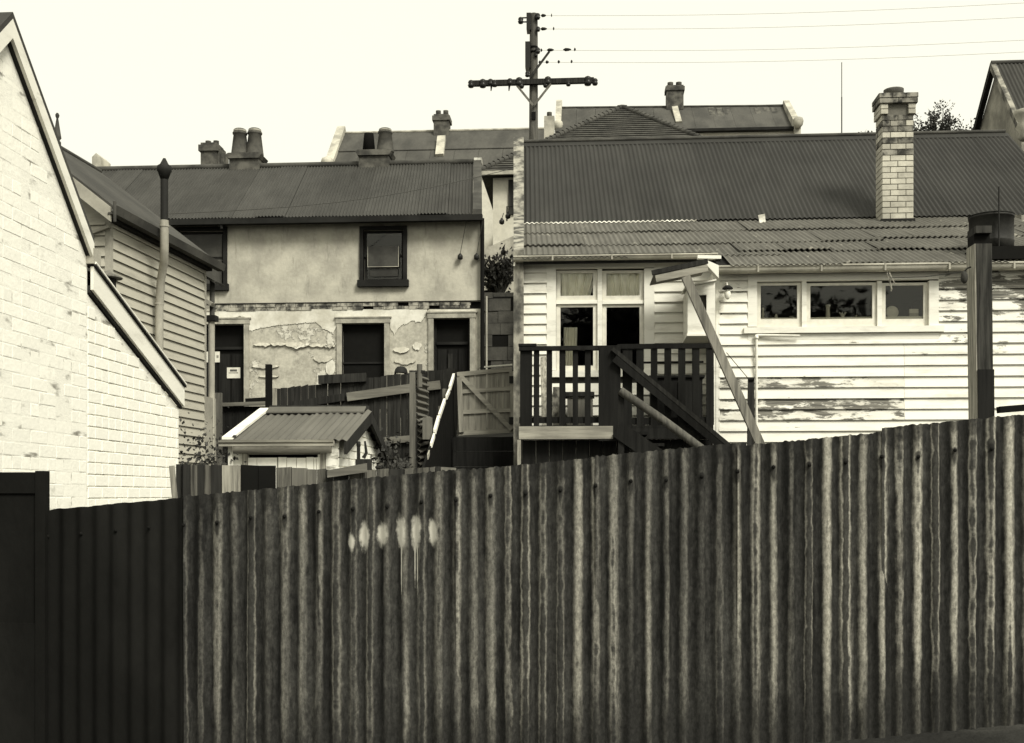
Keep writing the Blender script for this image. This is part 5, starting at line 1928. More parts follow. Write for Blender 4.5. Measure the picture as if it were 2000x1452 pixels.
# stepped parapet of the left gable
px0, px1 = W.Y(1004, 480, 15.4).x, W.Y(1024, 480, 15.4).x
m = MB()
poly = [(15.35, 1.4), (15.35, roofz(15.35) + .10), (JY, JZ + .16), (RY_, RZ + .17), (RY_ + 2.4, RZ - 1.9), (RY_ + 2.4, 1.4)]
v8 = []
for (yy_, zz_) in poly:
    v8.append((W.Y(1003, 400, yy_).x, yy_, zz_))
for (yy_, zz_) in poly:
    v8.append((W.Y(1023, 400, yy_).x, yy_, zz_))
n = len(poly)
m.add(v8, [tuple(range(n - 1, -1, -1)), tuple(range(n, 2 * n))] + [(i, (i + 1) % n, n + (i + 1) % n, n + i) for i in range(n)])
m.build('gable_parapet', 'parapet', hs)
MB().box(px1 + .01, hx1, JY + .1, JY + .2, 1.5, JZ - .1).build('inner_wall', 'interior', hs)
MB().box(hx1 - .2, hx1, HB + .11, RY_ + 2.3, 1.5, 2.5).build('end_wall', 'white_boards_clean', hs)


# ---- gutters
def gutter(l, r, py_t, py_b, Yg, name='gutter'):
    a, b = W.Y(l, py_t, Yg), W.Y(r, py_t, Yg)
    zt__ = W.Y((l + r) / 2, py_t, Yg).z
    zb__ = W.Y((l + r) / 2, py_b, Yg).z
    h = zt__ - zb__
    m = MB()
    prof = [(Yg + .10, zb__), (Yg + .03, zb__)]
    for i in range(6):
        t = i / 5
        prof.append((Yg + .03 - .05 * sin(t * pi / 2), zb__ + h * .75 * (1 - cos(t * pi / 2))))
    prof += [(Yg - .035, zb__ + h * .78), (Yg - .035, zt__), (Yg - .015, zt__), (Yg - .01, zb__ + h * .8), (Yg + .10, zb__ + h * .5)]
    m.prism(prof, 'x', a.x, b.x)
    g_ = m.build(name, 'gutter', hs)
    return g_, a, b, zb__, zt__


for args in ((1003, 1402, 498, 507.5, HA - .25), (1399, 2080, 515, 528.5, HB - .22)):
    g_, a, b, zb_, zt2 = gutter(*args)
    x = a.x + .52
    while x < b.x:
        MB().box(x, x + .022, args[4] - .039, args[4] + .02, zb_ - .003, zt2 + .002).build('gutter_bracket', 'pipe_pale', g_)
        x += .80
MB().box(hx0, hxs - .03, HA - .14, HA - .12, zA(512), zA(500)).build('fascia', 'near_black', hs)  # fascia and soffit coloured near-black to carry the shade under the gutter
MB().box(hx0, hxs - .03, HA - .12, HA - .004, zA(509.5), zA(508)).build('soffit', 'black_trim', hs)
MB().box(hxs - .02, hx1, HB - .12, HB - .10, zB(531), zB(520)).build('fascia', 'near_black', hs)  # gutter shade put into the board colour here too
MB().box(hxs - .02, hx1, HB - .10, HB - .004, zB(528), zB(526)).build('soffit', 'black_trim', hs)
# thin downpipe at the left corner
c = W.Y(1010, 600, HA - .1)
MB().tube([(c.x, HA - .1, 1.2), (c.x, HA - .1, zA(545))], .028, 10).build('downpipe', 'pipe_pale', hs)
c2 = W.Y(1004, 508, HA - .2)
MB().tube([(c2.x + .02, HA - .2, zA(507)), (c2.x + .0, HA - .2, zA(523))], .012, 8).build('overflow_pipe', 'bulb', hs)

# ---- brick chimney
chx0, chx1 = W.Y(1723, 430, 17.6).x, W.Y(1784, 430, 17.6).x
CYF = 17.6
CYB = CYF + .38
chm = thing('brick_chimney', 'pale brick chimney with soot blackened corbelled top on the lean-to roof', 'chimney', (chx0 + .2, CYF + .2, roofz(CYF)))
zc0, zc1 = W.Y(1750, 428, CYF).z, W.Y(1750, 224, CYF).z
MB().box(chx0 + .012, chx1 - .012, CYF + .012, CYB - .012, roofz(CYF) - .3, zc1 + .22).build('mortar_core', 'chimney_mortar', chm)
MB().box(chx0 - .02, chx1 + .02, CYF - .03, CYB + .02, roofz(CYF) - .12, zc0).build('base_flashing', 'black_trim', chm)
nc = 18
chh = (zc1 - zc0) / nc
wdt = chx1 - chx0
rr = random.Random(21)
for r_ in range(nc):
    z = zc0 + (r_ + .5) * chh
    soot = r_ > nc - 4 or (r_ > nc - 9 and rr.random() < .45)
    cuts = [0, .5, 1] if r_ % 2 else [0, .26, .76, 1]
    for a, b in zip(cuts, cuts[1:]):
        mid_soot = soot and (.2 < (a + b) / 2 < .8 or rr.random() < .5)
        piece('brick', brick_mesh((b - a) * wdt - .010, .04, chh - .010, 'chimney_soot' if mid_soot else 'chimney_brick'), chm,
              (chx0 + (a + b) / 2 * wdt, CYF + .038 + rr.uniform(-.003, .003), z), (0, 0, rr.uniform(-.006, .006)))
    cuts = [0, .62, 1] if r_ % 2 else [0, .32, 1]
    for a, b in zip(cuts, cuts[1:]):
        for side, rot in ((chx0 + .038, -pi / 2), (chx1 - .038, pi / 2)):
            piece('brick', brick_mesh((b - a) * .38 - .010, .04, chh - .010, 'chimney_soot' if soot and rr.random() < .4 else 'chimney_brick'), chm, (side, CYF + (a + b) / 2 * .38, z), (0, 0, rot))
zt = zc1
rows = [(.03, 4, 'dent'), (.03, 4, 'dent'), (.055, 4, 'full'), (.06, 4, 'full')]
for i, (ov, _, kind_) in enumerate(rows):
    z = zt + (i + .5) * chh * .9
    cuts = [0, .22, .5, .78, 1] if kind_ == 'dent' else ([0, .33, .68, 1] if i % 2 else [0, .5, 1])
    ww = wdt + 2 * ov
    for j, (a, b) in enumerate(zip(cuts, cuts[1:])):
        if kind_ == 'dent' and j in (1, 2):
            continue
        mt = 'chimney_brick' if kind_ == 'dent' else 'chimney_soot'
        piece('brick', brick_mesh((b - a) * ww - .010, .10, chh * .9 - .010, mt), chm, (chx0 - ov + (a + b) / 2 * ww, CYF - ov + .098, z))
        if j in (0, len(cuts) - 2):
            for aa in (0, .5):
                piece('brick', brick_mesh((.38 + ov) / 2 - .01, .10, chh * .9 - .010, mt), chm, ((chx0 - ov + .098) if j == 0 else (chx1 + ov - .098), CYF - ov + .002 + (aa + .25) * (.38 + ov) + .005, z + .001), (0, 0, -pi / 2 if j == 0 else pi / 2))
zt += 4 * chh * .9
MB().box(chx0 - .05, chx1 + .05, CYF - .05, CYB + .04, zt - .06, zt - .008).build('cap_bed', 'chimney_soot', chm)
c = W.Y(1746, 190, CYF + .15)
MB().lathe([(.145, 0), (.150, .10), (.152, .125), (.13, .13), (.12, .05)], (c.x, CYF + .17, zt - .01), 20).build('chimney_pot', 'clay', chm)

# ================================================================== deck, balustrade and stair
DY = 14.3
dk = thing('timber_deck', 'black painted timber deck with balusters in front of the four light window', 'deck', (W.Y(1200, 860, DY).x, DY + .5, ground_z(1, DY)))
dx = lambda px, py=750, y=DY: W.Y(px, py, y).x
dz_ = lambda py, px=1200, y=DY: W.Y(px, py, y).z
zdeck = dz_(831)
ztop_ = dz_(674)
dgz = ground_z(1.3, DY)
nb = 8
for i in range(nb):
    y0 = lerp(DY - .02, HA - .04, i / nb)
    y1 = lerp(DY - .02, HA - .04, (i + 1) / nb)
    MB().box(dx(1016), dx(1393), y0, y1 - .008, zdeck - .035, zdeck).build('deck_board', 'timber_black', dk)
MB().box(dx(1014), dx(1197), DY - .06, DY - .02, dz_(858), dz_(833)).build('fascia_beam', 'timber_pale_h', dk)
MB().box(dx(1200), dx(1393), DY - .018, DY + .03, dz_(858), dz_(836)).build('joist', 'timber_black', dk)
for i in range(14):
    a = lerp(dx(1020), dx(1392), i / 14)
    b = lerp(dx(1020), dx(1392), (i + 1) / 14)
    MB().box(a, b - .006, DY + .12, DY + .14, dgz - .3, dz_(859)).build('skirting_board', 'timber_black', dk)
c = dx(1016)
MB().box(c - .035, c + .01, DY - .055, DY - .0, dgz - .2, dz_(859)).build('corner_post', 'timber_pale', dk)
# top rails
MB().box(dx(1014), dx(1197), DY - .05, DY + .05, dz_(684), dz_(676)).build('top_rail', 'deck_paint', dk)
MB().box(dx(1013), dx(1048), DY - .058, DY + .06, dz_(676) + .002, dz_(671)).build('rail_cap', 'deck_paint', dk)
MB().box(dx(1206), dx(1394), DY - .03, DY + .04, dz_(682), dz_(673)).build('top_rail', 'deck_paint', dk)
bal = [(1016, 1039.5), (1042.5, 1053.5), (1067.5, 1078.5), (1092.5, 1104.5), (1118.5, 1129), (1142.5, 1154)]
bal2 = [(1216, 1235), (1243, 1257), (1271, 1284), (1297.5, 1311), (1324.5, 1338.5), (1351.5, 1366), (1379, 1394)]
for l, r in bal + bal2:
    t_ = rnd.uniform(-.004, .004)
    a, b = dx(l), dx(r)
    MB().hexa([(a + t_, DY - .012, zdeck - .0), (b + t_, DY - .012, zdeck - .0), (b + t_, DY + .012, zdeck), (a + t_, DY + .012, zdeck),
               (a, DY - .012, dz_(683)), (b, DY - .012, dz_(683)), (b, DY + .012, dz_(683)), (a, DY + .012, dz_(683))]).build('baluster', 'deck_paint', dk)
MB().box(dx(1169), dx(1212), DY - .055, DY + .055, zdeck - .2, dz_(676)).build('newel_post', 'deck_paint', dk)
MB().box(dx(1014), dx(1170), DY + .014, DY + .045, dz_(826), dz_(814)).build('bottom_rail', 'deck_paint', dk)
MB().box(dx(1212), dx(1394), DY + .014, DY + .045, dz_(830), dz_(816)).build('bottom_rail', 'deck_paint', dk)
MB().tube([(dx(1252), DY + .06, dz_(708)), (dx(1375), DY + .06, dz_(707.5))], .014, 8).build('tie_rod', 'deck_paint', dk)
# stair down to the right
s0, s1 = (1200, 822), (1330, 905)
Ys0, Ys1 = DY - .75, DY - .09
for k in range(5):
    px, py = lerp(1222, 1345, k / 4), lerp(850, 935, k / 4)
    x = dx(px, py)
    z = dz_(py, px)
    MB().box(x - .02, x + .24, Ys0 + .03, Ys1 - .03, z - .035, z).build('tread', 'timber_black', dk)
for yy_ in (Ys0, Ys1):
    a, b = W.Y(1205, 838, yy_), W.Y(1360, 945, yy_)
    MB().bar((a.x, yy_, a.z), (b.x, yy_, b.z), .045, .2).build('stringer', 'timber_black', dk)
yy_ = Ys1 + .02
a, b = W.Y(1196, 682, yy_), W.Y(1440, 884, yy_)
MB().bar((a.x, yy_, a.z), (b.x, yy_, b.z), .10, .05).build('handrail', 'timber_dark', dk)
a2, b2 = W.Y(1200, 697, yy_ - .03), W.Y(1437, 892, yy_ - .03)
MB().bar((a2.x, yy_ - .03, a2.z - .02), (b2.x, yy_ - .03, b2.z - .02), .03, .09).build('handrail_board', 'deck_paint', dk)
yy_ = Ys0 - .02
a, b = W.Y(1211, 763, yy_), W.Y(1375, 880, yy_)
MB().tube([(a.x, yy_, a.z), tuple(lerp(a, b, .5) + Vector((0, 0, .012))), (b.x, yy_, b.z)], [.05, .052, .05], 12).build('handrail_pole', 'timber_pole', dk)
MB().box(a.x - .02, a.x + .05, yy_ + .02, yy_ + .09, dgz - .1, a.z + .03).build('stair_post', 'timber_black', dk)
MB().box(b.x - .02, b.x + .05, yy_ + .02, yy_ + .09, dgz - .2, b.z - .02).build('stair_post', 'timber_black', dk)

# things on the deck
a, b = W.Y(1056, 692, 14.75), W.Y(1062, 815, 14.75)
MB().bar((a.x + .02, 15.1, a.z), (b.x + .02, 14.75, zdeck), .02, .085).single('leaning_plank', 'timber_pale', 'pale plank leaning on the house wall behind the left balusters', 'plank')
q = W.rect(1272, 738, 1372, 831, 14.85)
cb = thing('deck_cupboard', 'dark wooden cupboard behind the right hand balusters of the deck', 'cupboard', ((q[0] + q[1]) / 2, 14.85, zdeck))
MB().box(q[0], q[1], 14.85, 15.25, zdeck + .002, q[3]).build('carcass', 'timber_black', cb)
for k in range(2):
    MB().box(lerp(q[0], q[1], k / 2) + .02, lerp(q[0], q[1], (k + 1) / 2) - .02, 14.83, 14.848, zdeck + .05, q[3] - .05).build('door', 'timber_black', cb)
MB().box(q[0] - .03, q[1] + .03, 14.82, 15.27, q[3] + .001, q[3] + .03).build('top', 'timber_black', cb)
q = W.rect(1108, 766, 1158, 831, 14.95)
tb = thing('deck_box', 'pale grey box with dark lid behind the middle balusters', 'box', ((q[0] + q[1]) / 2, 14.95, zdeck))
MB().box(q[0], q[1], 14.95, 15.3, zdeck + .002, q[3] - .06).build('carcass', 'timber_gate', tb)
MB().box(q[0] - .03, q[1] + .02, 14.92, 15.32, q[3] - .058, q[3]).build('lid', 'timber_dark', tb)
q = W.rect(1080, 756, 1104, 831, 15.2)
MB().box(q[0], q[1], 15.2, 15.42, zdeck + .002, q[3]).single('mottled_sack', 'chimney_soot', 'stained grey bin against the wall behind the balusters', 'bin')

# ================================================================== small porch roof, meter box, lamp, prop
pr_ = thing('porch_hood', 'small sagging hood of boards and iron over the deck corner', 'porch roof', (dx(1340), 14.7, dz_(520)))
PYc = 14.35
a, b = W.Y(1276, 534, PYc), W.Y(1382, 515, PYc)
MB().hexa([(a.x, PYc, a.z - .045), (b.x, PYc, b.z - .04), (b.x, HA - .30, b.z + .01), (a.x, HA - .30, a.z + .0),
           (a.x, PYc, a.z - .02), (b.x, PYc, b.z - .015), (b.x, HA - .30, b.z + .03), (a.x, HA - .30, a.z + .02)]).build('hood_sheet', 'timber_gate_h', pr_)
MB().bar((a.x - .02, PYc - .02, a.z + .0), (b.x + .0, PYc - .02, b.z + .025), .035, .06).build('hood_edge', 'timber_dark', pr_)
MB().bar((a.x + .03, PYc - .015, a.z - .075), (b.x + .0, PYc - .015, b.z - .06), .03, .085).build('hood_fascia', 'timber_pale_h', pr_)
a, b = W.Y(1362, 503, HA - .42), W.Y(1408, 504, HA - .42)
MB().bar((a.x, HA - .42, a.z), (b.x, HA - .42, b.z), .10, .045).build('hood_batten', 'white_trim', pr_)
a, b = W.Y(1380, 510, 14.5), W.Y(1403, 520, 14.5)
MB().hexa([(a.x, 14.45, W.Y(1380, 520, 14.5).z), (b.x, 14.45, W.Y(1400, 545, 14.5).z), (b.x, 14.6, W.Y(1400, 545, 14.5).z), (a.x, 14.6, W.Y(1380, 520, 14.5).z),
           (a.x, 14.45, a.z), (b.x, 14.45, b.z), (b.x, 14.6, b.z), (a.x, 14.6, a.z)]).build('hood_bracket', 'white_trim', pr_)
MYb = 14.75
mbx = thing('meter_box', 'white wooden meter box with small window beside the deck corner', 'meter box', (W.Y(1370, 655, MYb).x, MYb, W.Y(1370, 655, MYb).z))
q = W.rect(1343, 563, 1397, 652, MYb)
wq = W.rect(1363, 576, 1380, 612, MYb)
holes_wall(MB(), q[0], q[1], q[2], q[3], [wq], MYb, MYb + .03).build('front', 'white_trim', mbx)
MB().box(q[0], q[0] + .025, MYb + .031, HA - .06, q[2], q[3]).build('side', 'white_trim', mbx)
MB().box(q[1] - .025, q[1], MYb + .031, HB + .02, q[2], q[3]).build('side', 'white_trim', mbx)
MB().box(q[0] - .01, q[1] + .01, MYb - .02, HA - .06, q[2] - .03, q[2] - .002).build('base', 'white_trim', mbx)
MB().hexa([(q[0] - .03, MYb - .04, q[3] + .01), (q[1] + .01, MYb - .04, q[3] + .09), (q[1] + .01, HA - .1, q[3] + .11), (q[0] - .03, HA - .1, q[3] + .03),
           (q[0] - .03, MYb - .04, q[3] + .03), (q[1] + .01, MYb - .04, q[3] + .11), (q[1] + .01, HA - .1, q[3] + .13), (q[0] - .03, HA - .1, q[3] + .05)]).build('lid', 'white_trim', mbx)
MB().prism([(q[0], q[3] + .001), (q[1], q[3] + .001), (q[1], q[3] + .085), (q[0], q[3] + .01)], 'y', MYb + .002, MYb + .03).build('front_head', 'white_trim', mbx)
MB().box(wq[0], wq[1], MYb + .06, MYb + .065, wq[2], wq[3]).build('dial', 'stack', mbx)
# lamp on the wall
c = W.Y(1421, 563, HB - .16)
lp = thing('wall_lamp', 'bare bulb lamp under a small dark shade on the white wall', 'lamp', (c.x, HB - .16, c.z - .1))
MB().tube([(c.x - .01, HB - .03, c.z + .07), (c.x - .005, HB - .12, c.z + .075), (c.x, HB - .16, c.z + .02)], .010, 8).build('arm', 'bulb', lp)
MB().lathe([(.02, .03), (.035, .025), (.068, -.005), (.07, -.018), (.06, -.016), (.02, .01)], (c.x, HB - .16, c.z + .005), 16).build('shade', 'black_trim', lp)
MB().lathe([(.018, 0), (.036, -.03), (.042, -.07), (.036, -.105), (.02, -.13), (.006, -.138)], (c.x, HB - .16, c.z - .012), 14).build('bulb', 'bulb', lp)
# raking prop
PYp = 13.75
a, b = W.Y(1339, 541, PYp), W.Y(1492, 885, PYp)
gpz = ground_z(b.x, PYp)
d = (b - a) / (b.z - a.z)
foot = a + d * (gpz - .05 - a.z)
MB().bar(a, foot, .09, .105).single('raking_prop', 'timber_prop', 'long weathered timber prop leaning up to the porch hood', 'prop')
# stub post with rope, conduit under the window
c = W.Y(1467, 738, 14.2)
sp = thing('stub_post', 'short dark topped post between raking prop and thin white pipe', 'post', (c.x, 14.2, ground_z(c.x, 14.2)))
MB().hexa([(c.x - .05, 14.2, ground_z(c.x, 14.2) - .2), (c.x + .06, 14.2, ground_z(c.x, 14.2) - .2), (c.x + .06, 14.29, ground_z(c.x, 14.2) - .2), (c.x - .05, 14.29, ground_z(c.x, 14.2) - .2),
           (c.x - .032, 14.2, c.z), (c.x + .035, 14.2, c.z), (c.x + .035, 14.27, c.z), (c.x - .032, 14.27, c.z)]).build('post', 'timber_dark', sp)
MB().tube([(c.x - .035, 14.195, c.z - .03), (c.x + .038, 14.195, c.z - .025)], .018, 8).build('rope_wrap', 'near_black', sp)
a, b = W.Y(1418, 690, 14.0), W.Y(1466, 745, 14.2)
MB().tube([(a.x, 13.95, a.z), (b.x, 14.2, b.z)], .005, 5).single('guy_wire', 'wire', 'thin slack wire between raking prop and stub post', 'wire')
cd = thing('water_pipe', 'thin white water pipe running down the boards from the window sill', 'pipe', (xB_(1476), HB - .07, 1.3))
zt_ = zB(653)
MB().tube([(xB_(1476), HB - .07, 1.2), (xB_(1476), HB - .07, zt_ - .02)], .017, 10).build('riser', 'bulb', cd)
MB().tube([(xB_(1474), HB - .07, zt_ - .025), (xB_(1478), HB - .07, zt_ - .012), (xB_(1560), HB - .09, zB(657))], [.018, .016, .012], 10).build('branch', 'bulb', cd)
MB().lathe([(.026, -.03), (.028, -.02), (.028, .0), (.02, .012)], (xB_(1476), HB - .07, zt_ - .03), 12).build('elbow', 'bulb', cd)

# ================================================================== big post at the right, drum, beam, clothes line
QY = 10.0
a0, a1 = W.Y(1911, 640, QY), W.Y(1942, 640, QY)
pzt = W.Y(1925, 441, QY).z
gq = ground_z(a0.x, QY)
bp = thing('tall_gate_post', 'tall square weathered post with a notch near its top before the white house', 'post', (a0.x + .07, QY + .1, gq))
nt = W.rect(1905, 455, 1934, 476, QY)
x0, x1 = W.Y(1906, 460, QY).x, W.Y(1937, 460, QY).x
x0b, x1b = W.Y(1915, 815, QY).x, W.Y(1943, 815, QY).x
def pxz(z):
    t = (z - gq) / (pzt - gq)
    return lerp(x0b, x0, t), lerp(x1b, x1, t)
for (z0, z1, yf) in ((gq - .3, nt[2], 0), (nt[2] + .0005, nt[3] - .0005, .05), (nt[3], pzt, 0)):
    a_, b_ = pxz(z0)
    c_, d_ = pxz(z1)
    MB().hexa([(a_, QY + yf, z0), (b_, QY + yf, z0), (b_, QY + .22, z0), (a_, QY + .22, z0), (c_, QY + yf, z1), (d_, QY + yf, z1), (d_, QY + .22, z1), (c_, QY + .22, z1)]).build('shaft', timber('post_timber', .012, .055, .12, sc=1.4) if yf == 0 else 'near_black', bp)
a_, b_ = pxz(gq + .2)
zz0, zz1 = W.Y(1925, 722, QY).z, gq - .2
c_, d_ = pxz(zz0)
MB().hexa([(a_ - .004, QY - .012, zz1), (b_ + .006, QY - .012, zz1), (b_ + .006, QY - .001, zz1), (a_ - .004, QY - .001, zz1),
           (c_ - .004, QY - .012, zz0), (d_ + .006, QY - .012, zz0), (d_ + .006, QY - .001, zz0), (c_ - .004, QY - .001, zz0)]).build('iron_plate', 'timber_black', bp)
t_a, t_b = pxz(nt[2])
e_a, e_b = pxz(gq)
MB().hexa([(e_a - .012, QY + .004, gq - .2), (e_a - .001, QY + .004, gq - .2), (e_a - .001, QY + .217, gq - .2), (e_a - .012, QY + .217, gq - .2),
           (t_a - .012, QY + .004, nt[2]), (t_a - .001, QY + .004, nt[2]), (t_a - .001, QY + .217, nt[2]), (t_a - .012, QY + .217, nt[2])]).build('left_face', 'timber_pale', bp)  # left face of the post, in a paler tone than its front
# pulley on its side and the line with two pegs
c = W.Y(1886, 538, QY)
pl = thing('line_pulley', 'small grey clothes line pulley hung on the tall square post', 'pulley', (c.x, QY + .05, c.z - .05))
MB().lathe([(.008, -.062), (.024, -.045), (.030, -.02), (.028, .015), (.018, .035), (.006, .045)], (c.x + .005, QY + .05, c.z), 12).build('block', 'stack', pl)
MB().tube([(c.x + .005, QY + .05, c.z + .04), (c.x + .03, QY + .05, c.z + .07), (c.x + .06, QY + .05, c.z + .08)], .007, 6).build('hook', 'pipe_black', pl)
e = W.Y(1738, 543, 11.2)
MB().tube([(c.x + .005, QY + .05, c.z + .04), ((c.x + e.x) / 2, 10.6, (c.z + e.z) / 2 + .0), (e.x, 11.2, e.z)], .004, 5).single('clothes_line', 'wire', 'slack thin clothes line running from pulley to wooden pegs', 'clothes line')
pg = thing('clothes_peg', 'pale wooden clothes peg hanging open on the line before the window', 'peg', (e.x, 11.2, e.z - .1))
for (a_, b_) in (((1733, 533), (1742, 566)), ((1736, 533), (1748, 555)), ((1738, 545), (1741, 569))):
    p0, p1 = W.Y(a_[0], a_[1], 11.18), W.Y(b_[0], b_[1], 11.18)
    MB().bar((p0.x, 11.18 + rnd.uniform(-.01, .01), p0.z), (p1.x, 11.18 + rnd.uniform(-.01, .01), p1.z), .012, .010).build('prong', 'timber_pale', pg)
# iron drum on a dark beam above the eave
UY = 14.75
q = W.rect(1908, 414, 1994, 482, UY)
rr_ = (q[1] - q[0]) / 2
drum = thing('roof_drum', 'dull dark metal drum with domed lid standing on the black roof beam', 'drum', ((q[0] + q[1]) / 2, UY + rr_, q[2]))
cx_ = (q[0] + q[1]) / 2
MB().lathe([(rr_, 0), (rr_, .1), (rr_ + .006, .11), (rr_, .12), (rr_, q[3] - q[2] - .03), (rr_ + .008, q[3] - q[2] - .028), (rr_ + .008, q[3] - q[2])], (cx_, UY + rr_, q[2]), 28).build('shell', 'metal_dull', drum)
MB().lathe([(rr_ + .012, 0), (rr_ + .012, .012), (rr_ * .7, .04), (rr_ * .2, .055)], (cx_, UY + rr_, q[3] + .001), 28).build('lid', 'black_trim', drum)
a = W.Y(1951, 365, UY - .05)
MB().tube([(a.x, UY - .05, q[2] - .1), (a.x, UY - .05, a.z)], .010, 8).build('vent_rod', 'pipe_black', drum)
a, b = W.Y(1938, 483, UY), W.Y(2080, 508, UY)
bm = thing('roof_beam', 'black timber beam lying above the gutter under the metal drum', 'beam', ((a.x + b.x) / 2, UY, b.z))
MB().box(q[0] - .03, b.x, UY - .10, UY - .005, W.Y(1970, 509, UY).z, W.Y(1970, 484, UY).z).build('front_beam', 'near_black', bm)
MB().box(q[0] - .03, b.x, UY - .004, UY + 2 * rr_ + .1, W.Y(1970, 488, UY).z, q[2] - .001).build('platform', 'timber_black', bm)
# loose dark gutter piece over the fence at the right
a, b = W.Y(1950, 801, 6.5), W.Y(2010, 796, 6.5)
MB().bar((a.x, 6.5, a.z), (b.x, 6.5, b.z), .06, .035).single('loose_plank', 'near_black', 'dark plank end lying behind the right end of the rusty fence', 'plank')

# ================================================================== telegraph pole
UYP = 27.0
kx = lambda px, py=150: W.Y(px, py, UYP).x
kz = lambda py, px=1042: W.Y(px, py, UYP).z
up = thing('utility_pole', 'tall grey timber utility pole with cross arm behind the white house', 'utility pole', (kx(1042), UYP, ground_z(kx(1042), UYP)))
MB().tube([(kx(1042), UYP, ground_z(0, UYP) - .3), (kx(1042), UYP, kz(275)), (kx(1042.5), UYP, kz(28))], [.135, .108, .095], 14).build('pole', 'timber_pole', up)
arm_y = UYP - .16
al, ar = W.Y(918, 164, arm_y), W.Y(1160, 157.5, arm_y)
MB().bar(al, ar, .11, .12).build('cross_arm', 'timber_dark', up)
for (l, lz) in (((1010, 168), (1041, 206)), ((1076, 164), (1043, 206))):
    a, b = W.Y(l[0], l[1], arm_y - .06), W.Y(lz[0], lz[1], arm_y - .02)
    MB().bar(a, b, .02, .05).build('brace', 'timber_gate', up)
a, b = W.Y(1035, 152, arm_y - .03), W.Y(1073, 101, arm_y - .03)
MB().bar(a, b, .025, .05).build('stay_bar', 'timber_dark', up)


def insulator(px, py, s=1.0, y=None):
    y = arm_y if y is None else y
    c = W.Y(px, py, y)
    m = MB()
    m.lathe([(.015 * s, -.09 * s), (.055 * s, -.08 * s), (.075 * s, -.03 * s), (.05 * s, -.01 * s), (.07 * s, .02 * s), (.055 * s, .06 * s), (.02 * s, .08 * s)], (c.x, y, c.z), 10)
    m.build('insulator', 'porcelain', up)


for (px, py, s) in ((920, 164, 1.1), (943, 163, 1.25), (958, 161, 1.0), (966, 163, 1.0), (996, 160, 1.0), (1014, 160, 1.3), (1018, 166, 1.0), (1070, 158, 1.25), (1066, 165, .9), (1110, 163, .8), (1148, 158, 1.35), (1162, 160, 1.0)):
    insulator(px, py, s, arm_y - .02)
for (px, py) in ((960, 172), (995, 172)):
    a, b = W.Y(px, py - 6, arm_y), W.Y(px - 1, py + 6, arm_y)
    MB().tube([a, b], [.03, .012], 6).build('hook', 'porcelain', up)
for (l, t, r, b_) in ((1028.5, 27, 1037, 60), (1026, 83, 1036, 134)):
    q = W.rect(l, t, r, b_, UYP - .1)
    MB().box(q[0], q[1], UYP - .16, UYP + .12, q[2], q[3]).build('switch_block', 'porcelain', up)
q = W.rect(1012, 34, 1030, 45, UYP - .1)
m = MB()
m.box(q[0] + .05, q[1], UYP - .12, UYP - .09, q[3] - .03, q[3] - .005)
m.box(q[0] + .05, q[1], UYP - .12, UYP - .09, q[2] + .005, q[2] + .03)
m.build('side_bracket', 'porcelain', up)
insulator(1017, 40, .95, UYP - .1)
for (px, py, s) in ((1050, 32, .9), (1051, 57, .7), (1050, 99, .9), (1047, 107, .6), (1030, 145, .8)):
    insulator(px, py, s, UYP - .12)
c = W.Y(1042, 226, UYP - .13)
MB().box(c.x - .05, c.x + .05, UYP - .135, UYP - .10, c.z - .09, c.z + .09).build('number_plate', 'near_black', up)
for py in (94, 103):
    m = MB()
    z = kz(py)
    m.lathe([(.102, -.02), (.115, -.02), (.115, .02), (.102, .02)], (kx(1042), UYP, z), 14)
    m.build('strap', 'near_black', up)
# strain insulators out on the wires at the right
wires = [((1052, 31), (2060, 3), 'topmost overhead wire leaving the right side of the utility pole', ((1057, 1068), (1079, 1081))),
         ((1052, 57), (2060, 31), 'second overhead wire from the top, to the right of the pole', ((1056, 1070), (1083, 1086))),
         ((1052, 98.5), (2060, 76), 'overhead wire level with the pole strap', ((1056, 1060), (1070, 1085), (1105, 1122), (1128, 1132))),
         ((1052, 122), (2060, 99), 'lowest overhead wire to the right, above the cross arm', ((1052, 1058), (1067, 1074), (1093, 1098), (1121, 1125)))]
for (a, b, lab, knobs) in wires:
    p0, p1 = W.Y(a[0], a[1], UYP - .1), W.Y(b[0], b[1], 25.0)
    pts = []
    for i in range(13):
        t = i / 12
        p = lerp(p0, p1, t)
        p = p - Vector((0, 0, .10 * sin(pi * t)))
        pts.append(p)
    MB().tube(pts, .0038, 5).single('overhead_wire', 'wire_pale', lab, 'wire', 'wires strung from the utility pole')
    for (l, r) in knobs:
        q0 = (l - a[0]) / (b[0] - a[0])
        q1 = (r - a[0]) / (b[0] - a[0])
        P0, P1 = lerp(p0, p1, q0), lerp(p0, p1, q1)
        MB().tube([P0, lerp(P0, P1, .3), lerp(P0, P1, .7), P1], [.012, .042, .034, .012], 8).build('strain_insulator', 'porcelain', up)
for (a, b, ya, yb_, lab, r) in (((330, 418), (1030, 322), 20.5, 26.9, 'dark service wire slanting across the terrace roof to the pole', .008),):
    p0, p1 = W.Y(a[0], a[1], ya), W.Y(b[0], b[1], yb_)
    MB().tube([lerp(p0, p1, i / 10) - Vector((0, 0, .25 * sin(pi * i / 10))) for i in range(11)], r, 5).single('overhead_wire', 'wire' if r > .005 else 'wire_pale', lab, 'wire', 'wires strung from the utility pole')
